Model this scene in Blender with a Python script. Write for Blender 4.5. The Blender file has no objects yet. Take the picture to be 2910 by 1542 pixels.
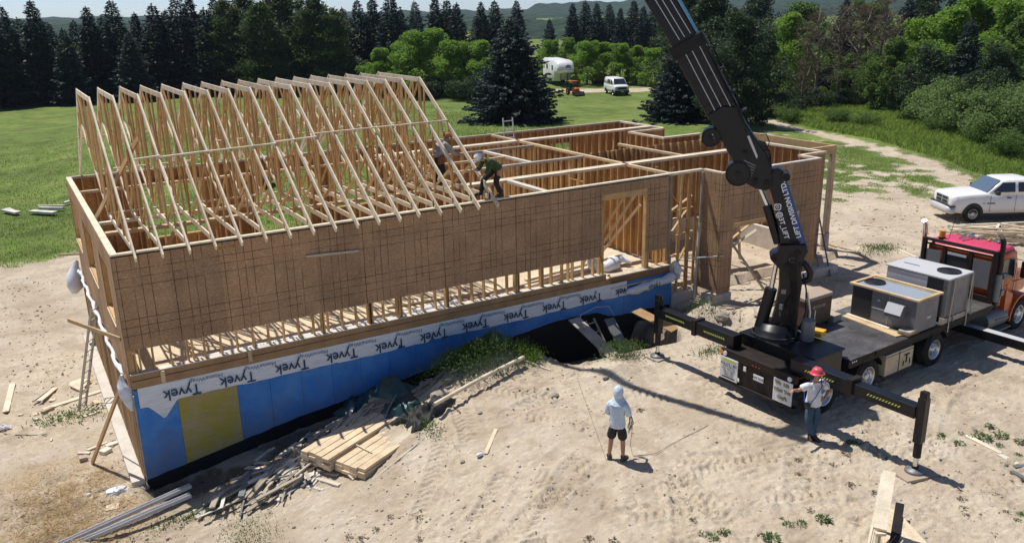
import bpy, bmesh, math, random
import numpy as np
from mathutils import Vector, Matrix, Euler, noise
PI = math.pi
SC = bpy.context.scene
COL = SC.collection
# ------------------------------------------------------------------ camera (surveyed from the photograph)
CAM = Vector((-1.7036, -20.9732, 8.5379))
YAW, PITCH, ROLL, FPX = 0.5408, 0.3000, -0.0191, 2391.541
def cam_axes():
    cy, sy, cp, sp = math.cos(YAW), math.sin(YAW), math.cos(PITCH), math.sin(PITCH)
    f = Vector((sy * cp, cy * cp, -sp)); r = Vector((cy, -sy, 0)); u = r.cross(f)
    cr, sr = math.cos(ROLL), math.sin(ROLL)
    return r * cr + u * sr, -r * sr + u * cr, f
CR, CU, CF = cam_axes()
cd = bpy.data.cameras.new('camera'); cam = bpy.data.objects.new('camera', cd); COL.objects.link(cam)
cd.sensor_width = 36.0; cd.lens = 36.0 * FPX / 2910.0; cd.clip_start = 0.1; cd.clip_end = 20000
cam.matrix_world = Matrix(((CR.x, CU.x, -CF.x, CAM.x), (CR.y, CU.y, -CF.y, CAM.y), (CR.z, CU.z, -CF.z, CAM.z), (0, 0, 0, 1)))
SC.camera = cam
# ------------------------------------------------------------------ light
SUN_EL = math.radians(65.0)
SUN_DIR = Vector((-0.365 * math.cos(SUN_EL), 0.931 * math.cos(SUN_EL), math.sin(SUN_EL)))   # towards the sun
w = bpy.data.worlds.new('World'); SC.world = w; w.use_nodes = True
nt = w.node_tree
bg = nt.nodes['Background']; sky = nt.nodes.new('ShaderNodeTexSky'); sky.sky_type = 'NISHITA'; sky.sun_disc = False
sky.sun_elevation = SUN_EL; sky.sun_rotation = math.atan2(SUN_DIR.x, SUN_DIR.y)
sky.altitude = 200; sky.air_density = 0.5; sky.dust_density = 0.45; sky.ozone_density = 2.2
nt.links.new(sky.outputs[0], bg.inputs[0]); bg.inputs[1].default_value = 0.125
ld = bpy.data.lights.new('sun', 'SUN'); ld.energy = 4.6; ld.angle = math.radians(0.53); ld.color = (1.0, 0.955, 0.89)
sun = bpy.data.objects.new('sun', ld); COL.objects.link(sun); sun.location = (0, 0, 60)
sun.rotation_euler = (-SUN_DIR).to_track_quat('-Z', 'Y').to_euler()
SC.view_settings.view_transform = 'Standard'; SC.view_settings.look = 'None'
SC.view_settings.exposure = 0.08; SC.view_settings.gamma = 1.0
SC.cycles.max_bounces = 6; SC.cycles.transparent_max_bounces = 8; SC.cycles.volume_bounces = 0
rnd = random.Random(7)
# ------------------------------------------------------------------ object helpers
def tag(o, label=None, cat=None, group=None, kind=None):
    if label: o['label'] = label
    if cat: o['category'] = cat
    if group: o['group'] = group
    if kind: o['kind'] = kind
    return o
def thing(name, label, cat, loc=(0, 0, 0), rz=0.0, group=None):
    o = bpy.data.objects.new(name, None); COL.objects.link(o); o.empty_display_size = 0.2
    o.location = loc; o.rotation_euler = (0, 0, rz)
    return tag(o, label, cat, group)
def frame(d, up=Vector((0, 0, 1))):
    d = Vector(d).normalized(); up = Vector(up)
    if abs(d.dot(up.normalized())) > 0.999: up = Vector((0, 1, 0))
    s = d.cross(up).normalized(); u = s.cross(d).normalized()
    return d, s, u
class MB:
    """collects simple shapes; build() links them as ONE mesh object"""
    def __init__(self): self.v = []; self.f = []; self.m = []; self.mi = 0; self.smooth = []; self.sm = False
    def add(self, vs, fs):
        k = len(self.v); self.v.extend([tuple(q) for q in vs])
        for f in fs: self.f.append(tuple(k + i for i in f)); self.m.append(self.mi); self.smooth.append(self.sm)
    def box(self, lo, hi):
        x0, y0, z0 = lo; x1, y1, z1 = hi
        self.add([(x0,y0,z0),(x1,y0,z0),(x1,y1,z0),(x0,y1,z0),(x0,y0,z1),(x1,y0,z1),(x1,y1,z1),(x0,y1,z1)],
                 [(0,3,2,1),(4,5,6,7),(0,1,5,4),(1,2,6,5),(2,3,7,6),(3,0,4,7)]); return self
    def bar(self, p, q, wd, ht, up=(0, 0, 1), tw=1.0):
        """beam p->q, width wd sideways, ht along up; tw = taper at q"""
        p = Vector(p); q = Vector(q); d, s, u = frame(q - p, up)
        vs = []
        for c, t in ((p, 1.0), (q, tw)):
            for a, b in ((-1,-1),(1,-1),(1,1),(-1,1)): vs.append(c + s * (a * wd * t / 2) + u * (b * ht * t / 2))
        self.add(vs, [(0,3,2,1),(4,5,6,7),(0,1,5,4),(1,2,6,5),(2,3,7,6),(3,0,4,7)]); return self
    def cyl(self, p, q, r0, r1=None, n=12, caps=True):
        r1 = r0 if r1 is None else r1
        p = Vector(p); q = Vector(q); d, s, u = frame(q - p)
        vs = [c + (s * math.cos(2*PI*i/n) + u * math.sin(2*PI*i/n)) * r for c, r in ((p, r0), (q, r1)) for i in range(n)]
        k = self.sm; self.sm = True
        self.add(vs, [(i, (i+1) % n, n + (i+1) % n, n + i) for i in range(n)]); self.sm = False
        if caps: self.add(vs, [tuple(range(n))[::-1], tuple(range(n, 2*n))])
        self.sm = k; return self
    def tube(self, pts, r, n=6, caps=True):
        pts = [Vector(q) for q in pts]; rr = r if isinstance(r, (list, tuple)) else [r] * len(pts)
        vs = []; pu = Vector((0, 0, 1))
        for i, c in enumerate(pts):
            a = pts[max(0, i-1)]; b = pts[min(len(pts)-1, i+1)]
            d, s, u = frame(b - a, pu); pu = u
            vs += [c + (s * math.cos(2*PI*j/n) + u * math.sin(2*PI*j/n)) * rr[i] for j in range(n)]
        fs = [(i*n+j, i*n+(j+1) % n, (i+1)*n+(j+1) % n, (i+1)*n+j) for i in range(len(pts)-1) for j in range(n)]
        k = self.sm; self.sm = True; self.add(vs, fs); self.sm = False
        if caps: self.add(vs, [tuple(range(n))[::-1], tuple(range((len(pts)-1)*n, len(pts)*n))])
        self.sm = k; return self
    def lathe(self, prof, c=(0,0,0), n=20, axis='z'):
        vs = []
        for r, h in prof:
            for j in range(n):
                a = 2*PI*j/n
                if axis == 'z': vs.append((c[0]+r*math.cos(a), c[1]+r*math.sin(a), c[2]+h))
                elif axis == 'y': vs.append((c[0]+r*math.cos(a), c[1]+h, c[2]+r*math.sin(a)))
                else: vs.append((c[0]+h, c[1]+r*math.cos(a), c[2]+r*math.sin(a)))
        fs = [(i*n+j, i*n+(j+1) % n, (i+1)*n+(j+1) % n, (i+1)*n+j) for i in range(len(prof)-1) for j in range(n)]
        k = self.sm; self.sm = True; self.add(vs, fs); self.sm = k; return self
    def prism(self, poly, o, ax, ay, az, t0, t1):
        """polygon (a,b) in plane o+a*ax+b*ay, extruded along az from t0 to t1"""
        o = Vector(o); ax = Vector(ax); ay = Vector(ay); az = Vector(az); n = len(poly)
        vs = [o + ax*a + ay*b + az*t for t in (t0, t1) for a, b in poly]
        self.add(vs, [tuple(range(n))[::-1], tuple(range(n, 2*n))] + [(i, (i+1) % n, n+(i+1) % n, n+i) for i in range(n)]); return self
    def build(self, name, mats, parent=None, bevel=0.0, fix=True):
        me = bpy.data.meshes.new(name); me.from_pydata(self.v, [], self.f)
        if not isinstance(mats, (list, tuple)): mats = [mats]
        for m in mats: me.materials.append(m)
        me.polygons.foreach_set('material_index', self.m); me.polygons.foreach_set('use_smooth', self.smooth)
        if fix and len(self.f) < 60000:
            bm = bmesh.new(); bm.from_mesh(me); bmesh.ops.recalc_face_normals(bm, faces=bm.faces); bm.to_mesh(me); bm.free()
        me.update()
        o = bpy.data.objects.new(name, me); COL.objects.link(o)
        if parent: o.parent = parent
        if bevel:
            b = o.modifiers.new('bevel', 'BEVEL'); b.width = bevel; b.segments = 2; b.limit_method = 'ANGLE'
        return o
def link_mesh(name, me, parent=None):
    o = bpy.data.objects.new(name, me); COL.objects.link(o)
    if parent: o.parent = parent
    return o
def copy_tree(o, parent=None):
    c = o.copy(); COL.objects.link(c); c.parent = parent
    for ch in o.children: copy_tree(ch, c)
    return c
def text_mesh(name, body, size, mat, mw, parent=None, extrude=0.002, align='CENTER', shear=0.0, weight=0.0, sx=1.0):
    cu = bpy.data.curves.new(name, 'FONT'); cu.body = body; cu.size = size; cu.align_x = align; cu.align_y = 'CENTER'
    cu.extrude = extrude; cu.shear = shear; cu.offset = weight
    t = bpy.data.objects.new('tmp', cu); COL.objects.link(t)
    dg = bpy.context.evaluated_depsgraph_get(); dg.update()
    me = bpy.data.meshes.new_from_object(t.evaluated_get(dg)); bpy.data.objects.remove(t); bpy.data.curves.remove(cu)
    me.name = name; me.materials.clear(); me.materials.append(mat)
    for v in me.vertices: v.co.x *= sx
    me.transform(mw)
    return link_mesh(name, me, parent)
def basis(o, x, y):
    """matrix with text x along x, text up along y, at o"""
    x = Vector(x).normalized(); y = Vector(y).normalized(); z = x.cross(y); o = Vector(o)
    return Matrix(((x.x, y.x, z.x, o.x), (x.y, y.y, z.y, o.y), (x.z, y.z, z.z, o.z), (0, 0, 0, 1)))
# ------------------------------------------------------------------ material helpers
class NT:
    def __init__(self, name):
        self.m = bpy.data.materials.new(name); self.m.use_nodes = True; self.t = self.m.node_tree
        self.b = self.t.nodes['Principled BSDF']; self.out = self.t.nodes['Material Output']
    def n(self, typ, **kw):
        x = self.t.nodes.new(typ)
        for k, v in kw.items():
            if k.startswith('i_'):
                key = k[2:]; x.inputs[int(key) if key.isdigit() else key.replace('_', ' ')].default_value = v
            else: setattr(x, k, v)
        return x
    def l(self, a, b): self.t.links.new(a, b); return self
    def math(self, op, a, b=None, c=None, clamp=False):
        x = self.t.nodes.new('ShaderNodeMath'); x.operation = op; x.use_clamp = clamp
        for i, v in enumerate((a, b, c)):
            if v is None: continue
            if isinstance(v, (int, float)): x.inputs[i].default_value = v
            else: self.t.links.new(v, x.inputs[i])
        return x.outputs[0]
    def mix(self, f, a, b, mode='MIX'):
        x = self.t.nodes.new('ShaderNodeMix'); x.data_type = 'RGBA'; x.blend_type = mode
        for i, v in ((0, f), (6, a), (7, b)):
            if isinstance(v, (int, float)): x.inputs[i].default_value = v
            elif isinstance(v, tuple): x.inputs[i].default_value = (*v[:3], 1)
            else: self.t.links.new(v, x.inputs[i])
        return x.outputs[2]
    def noise(self, scale, detail=4, rough=0.55, vec=None, dist=0.0):
        x = self.n('ShaderNodeTexNoise'); x.inputs['Scale'].default_value = scale; x.inputs['Detail'].default_value = detail
        x.inputs['Roughness'].default_value = rough; x.inputs['Distortion'].default_value = dist
        if vec is not None: self.t.links.new(vec, x.inputs['Vector'])
        return x.outputs['Fac']
    def coord(self, which='Object', scale=None, rot=None):
        x = self.n('ShaderNodeTexCoord').outputs[which]
        if scale or rot:
            m = self.n('ShaderNodeMapping'); self.t.links.new(x, m.inputs[0])
            if scale: m.inputs['Scale'].default_value = scale
            if rot: m.inputs['Rotation'].default_value = rot
            x = m.outputs[0]
        return x
    def ramp(self, fac, stops):
        x = self.n('ShaderNodeValToRGB'); cr = x.color_ramp
        while len(cr.elements) < len(stops): cr.elements.new(0.5)
        for e, (p, c) in zip(cr.elements, stops): e.position = p; e.color = (*c[:3], 1) if isinstance(c, tuple) else (c, c, c, 1)
        self.t.links.new(fac, x.inputs[0]); return x.outputs[0]
    def bump(self, h, strength=0.4, dist=0.02):
        x = self.n('ShaderNodeBump'); x.inputs['Strength'].default_value = strength; x.inputs['Distance'].default_value = dist
        self.t.links.new(h, x.inputs['Height']); self.t.links.new(x.outputs[0], self.b.inputs['Normal']); return self
    def base(self, c):
        if isinstance(c, tuple): self.b.inputs['Base Color'].default_value = (*c[:3], 1)
        else: self.t.links.new(c, self.b.inputs['Base Color'])
        return self
    def set(self, rough=None, metal=None, spec=None, **kw):
        if rough is not None: self.b.inputs['Roughness'].default_value = rough
        if metal is not None: self.b.inputs['Metallic'].default_value = metal
        if spec is not None: self.b.inputs['Specular IOR Level'].default_value = spec
        for k, v in kw.items(): self.b.inputs[k.replace('_', ' ')].default_value = v
        return self
def paint(name, c, rough=0.5, metal=0.0, dirt=0.25, scale=3.0, dirtc=None, spec=0.5):
    m = NT(name); v = m.coord(); n1 = m.noise(scale, 6, 0.65, v); f = m.math('MULTIPLY', m.ramp(n1, [(0.42, 0.0), (0.72, 1.0)]), dirt)
    dc = dirtc or tuple(x * 0.45 for x in c)
    m.base(m.mix(f, c, dc)).set(rough, metal, spec)
    r = m.math('MULTIPLY_ADD', n1, 0.3, rough - 0.12, clamp=True); m.l(r, m.b.inputs['Roughness'])
    if 'shirt' in name or 'hood' in name or 'jeans' in name or 'shorts' in name or 'cotton' in name or 'trousers' in name: m.bump(m.noise(9, 3, 0.6, m.coord(scale=(1.6, 1.6, 0.6)), 1.0), 0.9, 0.05)
    else: m.bump(m.noise(scale * 14, 3, 0.6, v), 0.08, 0.005)
    return m.m
def wood(name, c1, c2, c3, rough=0.75, grain=1.0):
    m = NT(name); g = m.n('ShaderNodeNewGeometry'); oi = m.n('ShaderNodeObjectInfo')
    rv = m.math('FRACT', m.math('ADD', g.outputs['Random Per Island'], oi.outputs['Random']))
    v = m.coord(); n1 = m.noise(2.2, 5, 0.6, v); n2 = m.noise(34, 4, 0.7, v)
    base = m.ramp(rv, [(0.0, c1), (0.5, c2), (1.0, c3)])
    st = m.ramp(n1, [(0.35, 0.78), (0.65, 1.08)]); base = m.mix(1.0, base, st, 'MULTIPLY')
    st2 = m.ramp(n2, [(0.3, 0.82), (0.6, 1.05)]); base = m.mix(0.8 * grain, base, st2, 'MULTIPLY')
    m.base(base).set(rough, spec=0.25); m.bump(n2, 0.15, 0.004)
    return m.m
M = {}
M['lumber'] = wood('lumber', (0.60, 0.44, 0.25), (0.68, 0.52, 0.33), (0.52, 0.36, 0.18))
M['truss'] = wood('truss_lumber', (0.75, 0.64, 0.48), (0.81, 0.71, 0.54), (0.67, 0.54, 0.37))
M['stud'] = wood('stud_lumber', (0.60, 0.38, 0.17), (0.66, 0.44, 0.21), (0.48, 0.28, 0.11))
M['worn'] = wood('weathered_lumber', (0.42, 0.36, 0.28), (0.52, 0.46, 0.37), (0.30, 0.25, 0.19))
M['brownwood'] = wood('brown_rim_lumber', (0.36, 0.21, 0.10), (0.46, 0.29, 0.15), (0.26, 0.15, 0.07))
M['whitewood'] = wood('pale_dry_lumber', (0.66, 0.60, 0.50), (0.74, 0.70, 0.62), (0.58, 0.50, 0.38))
def osb(name, a, b, c, grid=True):
    m = NT(name); v = m.coord()
    vo = m.n('ShaderNodeTexVoronoi'); vo.inputs['Scale'].default_value = 26; m.l(m.coord(scale=(1, 1, 1.8)), vo.inputs['Vector'])
    n1 = m.noise(1.3, 5, 0.6, v); n3 = m.noise(60, 3, 0.6, v)
    base = m.ramp(vo.outputs['Color'], [(0.15, a), (0.55, b), (0.95, c)])
    base = m.mix(1.0, base, m.ramp(n1, [(0.3, 0.80), (0.7, 1.14)]), 'MULTIPLY')
    base = m.mix(0.5, base, m.ramp(n3, [(0.3, 0.85), (0.7, 1.1)]), 'MULTIPLY')
    if grid:
        sx = m.n('ShaderNodeSeparateXYZ'); m.l(v, sx.inputs[0])
        sn = m.n('ShaderNodeSeparateXYZ'); m.l(m.n('ShaderNodeNewGeometry').outputs['Normal'], sn.inputs[0])
        side = m.math('GREATER_THAN', m.math('ABSOLUTE', sn.outputs[0]), 0.5)
        u = m.math('ADD', m.math('MULTIPLY', sx.outputs[1], side), m.math('MULTIPLY', sx.outputs[0], m.math('SUBTRACT', 1.0, side)))
        z = m.math('SUBTRACT', 3.28, sx.outputs[2]); wob = m.math('MULTIPLY', m.noise(0.9, 2, 0.5, v), 0.02)
        u = m.math('ADD', u, wob); z = m.math('ADD', z, wob); tot = None
        wn = m.n('ShaderNodeTexWhiteNoise'); wn.noise_dimensions = '1D'; m.l(m.math('FLOOR', m.math('DIVIDE', u, 1.22)), wn.inputs['W'])
        base = m.mix(1.0, base, m.ramp(wn.outputs['Value'], [(0.0, (0.86, 0.85, 0.84)), (1.0, (1.10, 1.06, 1.02))]), 'MULTIPLY')
        for coord, lines in ((u, (0.10, 0.41, 0.60, 0.81)), (z, (0.43, 0.63, 0.84))):
            md = m.math('FLOORED_MODULO', coord, 1.22)
            for L in lines:
                k = m.math('LESS_THAN', m.math('ABSOLUTE', m.math('SUBTRACT', md, L)), 0.0082)
                tot = k if tot is None else m.math('MAXIMUM', tot, k)
        br = m.ramp(m.noise(1.7, 2, 0.5, m.coord(scale=(1, 1, 1.0))), [(0.36, 0.25), (0.52, 0.85)])
        base = m.mix(m.math('MULTIPLY', tot, br), base, (0.07, 0.035, 0.015))
    m.base(base).set(0.8, spec=0.2); m.bump(vo.outputs['Distance'], 0.1, 0.004)
    return m.m
M['osb'] = osb('strand_board_outside', (0.35, 0.222, 0.128), (0.395, 0.255, 0.15), (0.50, 0.34, 0.212))
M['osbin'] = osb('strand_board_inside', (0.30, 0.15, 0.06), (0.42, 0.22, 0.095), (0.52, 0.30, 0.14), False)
M['osbfloor'] = osb('strand_board_floor', (0.58, 0.46, 0.31), (0.66, 0.55, 0.39), (0.74, 0.63, 0.47), False)
def foam():
    m = NT('blue_foam_board'); v = m.coord(); n1 = m.noise(1.1, 6, 0.65, v); n2 = m.noise(9, 4, 0.6, v)
    oi = m.n('ShaderNodeObjectInfo').outputs['Random']
    c = m.mix(m.ramp(n1, [(0.4, 0.0), (0.75, 1.0)]), (0.045, 0.22, 0.62), (0.13, 0.35, 0.70))
    c = m.mix(m.math('MULTIPLY', m.ramp(n2, [(0.5, 0.0), (0.8, 1.0)]), 0.35), c, (0.16, 0.28, 0.45))
    c = m.mix(m.math('MULTIPLY', oi, 0.35), c, (0.03, 0.12, 0.36))
    sz = m.n('ShaderNodeSeparateXYZ'); m.l(v, sz.inputs[0]); n5 = m.noise(2.6, 6, 0.7, m.coord(scale=(1, 1, 0.45)))
    low = m.math('MULTIPLY', m.math('SUBTRACT', m.math('MULTIPLY', sz.outputs[2], -1.0), 1.0), 0.30)
    dirt = m.math('MULTIPLY', m.ramp(m.math('ADD', n5, low), [(0.52, 0.0), (0.85, 1.0)]), 0.55); c = m.mix(dirt, c, (0.17, 0.18, 0.20))
    m.base(c).set(0.6, spec=0.3); m.bump(n2, 0.05, 0.005); return m.m
M['foam'] = foam()
def foamy():
    m = NT('yellow_foam_board'); n1 = m.noise(1.3, 6, 0.7, m.coord()); n2 = m.noise(3.0, 5, 0.7, m.coord(scale=(0.5, 1, 5)))
    c = m.mix(m.ramp(n1, [(0.42, 0.0), (0.62, 1.0)]), (0.40, 0.33, 0.06), (0.44, 0.34, 0.19)); c = m.mix(m.math('MULTIPLY', m.ramp(n2, [(0.52, 0.0), (0.7, 1.0)]), 0.6), c, (0.27, 0.23, 0.07))
    c = m.mix(m.math('MULTIPLY', m.ramp(m.noise(9, 3, 0.6, m.coord()), [(0.66, 0.0), (0.72, 1.0)]), 0.5), c, (0.50, 0.30, 0.24)); m.base(c).set(0.75); return m.m
M['foamyellow'] = foamy()
def tyvek():
    m = NT('white_house_wrap'); v = m.coord(scale=(0.6, 1, 7)); n1 = m.noise(3.5, 4, 0.6, v)
    m.base(m.mix(m.ramp(n1, [(0.45, 0.0), (0.7, 1.0)]), (0.78, 0.80, 0.82), (0.60, 0.64, 0.70))).set(0.55, spec=0.4)
    m.bump(m.noise(5, 4, 0.6, m.coord(scale=(0.5, 1, 3))), 0.5, 0.03); return m.m
M['tyvek'] = tyvek()
M['wrapink'] = paint('dark_blue_print', (0.012, 0.05, 0.11), 0.6, dirt=0.0)
M['wrapink2'] = paint('faded_blue_print', (0.10, 0.20, 0.29), 0.6, dirt=0.0)
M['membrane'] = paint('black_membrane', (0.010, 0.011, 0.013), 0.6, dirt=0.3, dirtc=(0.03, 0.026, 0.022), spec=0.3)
M['concrete'] = paint('concrete', (0.44, 0.40, 0.35), 0.85, dirt=0.6, scale=1.4, dirtc=(0.30, 0.25, 0.20))
M['paleconc'] = paint('pale_concrete', (0.62, 0.57, 0.50), 0.85, dirt=0.6, scale=2.4, dirtc=(0.42, 0.35, 0.27))
M['black'] = paint('black_crane_paint', (0.006, 0.007, 0.010), 0.34, dirt=0.35, scale=2.5, dirtc=(0.018, 0.015, 0.014), spec=0.35)
M['blackrough'] = paint('black_chassis', (0.010, 0.010, 0.011), 0.6, dirt=0.5, scale=3, dirtc=(0.035, 0.027, 0.02), spec=0.3)
M['rustblack'] = paint('rusty_dark_steel', (0.015, 0.011, 0.010), 0.6, dirt=0.6, scale=3, dirtc=(0.045, 0.026, 0.016), spec=0.3)
M['rubber'] = paint('tyre_rubber', (0.018, 0.018, 0.018), 0.85, dirt=0.7, scale=6, dirtc=(0.075, 0.065, 0.05), spec=0.2)
M['chrome'] = paint('chrome', (0.75, 0.76, 0.78), 0.16, 1.0, dirt=0.25, dirtc=(0.35, 0.33, 0.30))
M['rim'] = paint('alloy_rim', (0.62, 0.63, 0.65), 0.32, 0.9, dirt=0.35, dirtc=(0.3, 0.27, 0.24))
M['steelgrey'] = paint('grey_sheet_steel', (0.20, 0.205, 0.215), 0.5, 0.35, dirt=0.5, scale=2.0, dirtc=(0.12, 0.12, 0.12))
M['steellight'] = paint('pale_sheet_steel', (0.56, 0.56, 0.57), 0.5, 0.1, dirt=0.35, scale=2.0, dirtc=(0.42, 0.41, 0.40))
M['galv'] = paint('galvanised_sheet', (0.46, 0.52, 0.60), 0.42, 0.45, dirt=0.3, scale=1.5)
M['coil'] = paint('dark_condenser_coil', (0.020, 0.022, 0.026), 0.6, dirt=0.3, scale=18)
M['orange'] = paint('orange_truck_paint', (0.52, 0.095, 0.014), 0.32, dirt=0.5, scale=1.2, dirtc=(0.16, 0.035, 0.012))
M['pinkred'] = paint('sun_faded_red_roof', (0.60, 0.055, 0.13), 0.45, dirt=0.6, scale=5, dirtc=(0.45, 0.02, 0.07))
M['amber'] = paint('amber_lens', (0.75, 0.24, 0.02), 0.3, dirt=0.1)
M['redlens'] = paint('red_lens', (0.45, 0.03, 0.02), 0.3, dirt=0.1)
M['white'] = paint('white_car_paint', (0.80, 0.80, 0.80), 0.25, dirt=0.25, scale=1.0, dirtc=(0.60, 0.58, 0.55))
M['cream'] = paint('cream_toolbox_paint', (0.56, 0.47, 0.33), 0.55, dirt=0.6, scale=2.5, dirtc=(0.33, 0.27, 0.19))
M['brownbox'] = paint('brown_job_box_paint', (0.135, 0.075, 0.045), 0.55, dirt=0.6, scale=2.5, dirtc=(0.07, 0.04, 0.026))
M['tanlid'] = paint('dusty_tan_lid', (0.42, 0.33, 0.24), 0.65, dirt=0.5, scale=2, dirtc=(0.30, 0.22, 0.15))
M['glass'] = paint('dark_window_glass', (0.018, 0.024, 0.032), 0.06, dirt=0.0, spec=0.8)
M['glassblue'] = paint('windscreen_glass', (0.10, 0.14, 0.20), 0.05, dirt=0.0, spec=0.9)
M['yellow'] = paint('yellow_plastic', (0.78, 0.42, 0.03), 0.45, dirt=0.2)
M['signwhite'] = paint('white_sign', (0.76, 0.77, 0.78), 0.5, dirt=0.3, scale=3)
M['signink'] = paint('dark_sign_ink', (0.03, 0.035, 0.04), 0.6, dirt=0.0)
M['siggreen'] = paint('yellow_green_letters', (0.50, 0.55, 0.12), 0.6, dirt=0.0)
M['textwhite'] = paint('white_lettering', (0.80, 0.82, 0.85), 0.5, dirt=0.0)
M['bluepaint'] = paint('blue_sticker_band', (0.012, 0.075, 0.24), 0.35, dirt=0.1)  # plain blue of the boom band and the strap, not emissive
M['paleblue'] = paint('pale_blue_pipe', (0.16, 0.36, 0.50), 0.35, 0.2, dirt=0.2)
M['alu'] = paint('aluminium', (0.62, 0.63, 0.65), 0.4, 0.6, dirt=0.4, scale=5, dirtc=(0.35, 0.34, 0.33))
M['skin'] = paint('skin', (0.42, 0.23, 0.14), 0.55, dirt=0.2, scale=8, dirtc=(0.33, 0.17, 0.10))
M['shirtwhite'] = paint('white_cotton', (0.74, 0.76, 0.80), 0.85, dirt=0.15, scale=6)
M['shirtblue'] = paint('pale_blue_hoodie', (0.60, 0.70, 0.78), 0.85, dirt=0.12, scale=6)
M['navy'] = paint('dark_shorts', (0.022, 0.025, 0.032), 0.85, dirt=0.2)
M['jeans'] = paint('blue_jeans', (0.045, 0.095, 0.15), 0.85, dirt=0.5, scale=6, dirtc=(0.025, 0.05, 0.08))
M['boots'] = paint('brown_boots', (0.065, 0.042, 0.030), 0.7, dirt=0.4, scale=8)
M['shoes'] = paint('grey_brown_trainers', (0.085, 0.075, 0.062), 0.8, dirt=0.4, scale=8)
M['pinkhat'] = paint('red_hard_hat', (0.68, 0.07, 0.12), 0.35, dirt=0.5, scale=4, dirtc=(0.62, 0.14, 0.02))
M['whitehat'] = paint('white_hard_hat', (0.78, 0.78, 0.76), 0.3, dirt=0.2)
M['orangehat'] = paint('orange_cap', (0.50, 0.20, 0.05), 0.6, dirt=0.3)
M['green'] = paint('dark_green_shirt', (0.040, 0.085, 0.022), 0.85, dirt=0.4, scale=6)
M['beige'] = paint('grey_plaid_shirt', (0.42, 0.42, 0.42), 0.85, dirt=0.7, scale=16, dirtc=(0.16, 0.16, 0.17))
M['leather'] = paint('leather_tool_belt', (0.20, 0.075, 0.03), 0.7, dirt=0.5, scale=9)
M['trousers'] = paint('dark_trousers', (0.022, 0.020, 0.020), 0.85, dirt=0.3)
M['tarp'] = paint('dark_green_tarpaulin', (0.012, 0.050, 0.050), 0.32, dirt=0.4, scale=2.2, dirtc=(0.02, 0.028, 0.034), spec=0.6)
M['plasticwhite'] = paint('white_plastic_film', (0.74, 0.76, 0.80), 0.3, dirt=0.2)
M['rope'] = paint('thin_line', (0.16, 0.14, 0.11), 0.8, dirt=0.0)
M['bark'] = paint('grey_bark', (0.085, 0.068, 0.055), 0.9, dirt=0.5, scale=6)
M['barkpale'] = paint('pale_dead_bark', (0.21, 0.165, 0.12), 0.9, dirt=0.5, scale=6, dirtc=(0.10, 0.075, 0.05))
M['rock'] = paint('grey_stone', (0.36, 0.32, 0.27), 0.9, dirt=0.6, scale=4)
M['hivis'] = paint('yellow_level', (0.80, 0.56, 0.06), 0.5, dirt=0.1)
def leafmat(name, c1, c2, trans=0.35, spread=0.5):
    m = NT(name); g = m.n('ShaderNodeNewGeometry').outputs['Random Per Island']; oi = m.n('ShaderNodeObjectInfo').outputs['Random']
    n1 = m.noise(0.55, 3, 0.6, m.coord()); f = m.math('ADD', m.math('MULTIPLY', g, 0.55), m.math('MULTIPLY', n1, 0.55), clamp=True)
    c = m.ramp(f, [(0.2, c1), (0.85, c2)])
    c = m.mix(m.math('MULTIPLY', oi, spread), c, tuple(0.62 * x for x in c1))
    m.base(c).set(0.6, spec=0.25)
    tr = m.n('ShaderNodeBsdfTranslucent'); m.l(m.mix(0.5, c, c2), tr.inputs[0])
    mx = m.n('ShaderNodeMixShader'); mx.inputs[0].default_value = trans
    m.l(m.b.outputs[0], mx.inputs[1]); m.l(tr.outputs[0], mx.inputs[2]); m.l(mx.outputs[0], m.out.inputs[0])
    return m.m
M['needle'] = leafmat('spruce_needles', (0.012, 0.026, 0.024), (0.048, 0.075, 0.062), 0.10)
M['needleblue'] = leafmat('blue_spruce_needles', (0.022, 0.042, 0.036), (0.065, 0.090, 0.078), 0.12)
M['pine'] = leafmat('pine_needles', (0.030, 0.055, 0.018), (0.125, 0.175, 0.055), 0.25)
M['leaf'] = leafmat('bright_leaves', (0.11, 0.20, 0.025), (0.26, 0.42, 0.06), 0.5, 0.25)
M['leafmid'] = leafmat('mid_green_leaves', (0.055, 0.11, 0.022), (0.17, 0.27, 0.06), 0.42, 0.4)
M['leafdark'] = leafmat('dark_leaves', (0.020, 0.040, 0.018), (0.085, 0.125, 0.052), 0.28, 0.4)
M['leafgrey'] = leafmat('willow_leaves', (0.09, 0.155, 0.045), (0.24, 0.34, 0.11), 0.42, 0.3)
M['twig'] = leafmat('brown_dead_twigs', (0.10, 0.072, 0.045), (0.20, 0.15, 0.09), 0.15, 0.3)
M['weed'] = leafmat('weed_leaves', (0.05, 0.10, 0.025), (0.13, 0.22, 0.06), 0.35, 0.3)
M['meadow'] = leafmat('meadow_blades', (0.17, 0.27, 0.04), (0.36, 0.47, 0.11), 0.55, 0.0)
M['grass'] = leafmat('grass_blades', (0.10, 0.18, 0.025), (0.24, 0.33, 0.065), 0.5, 0.0)
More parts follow.
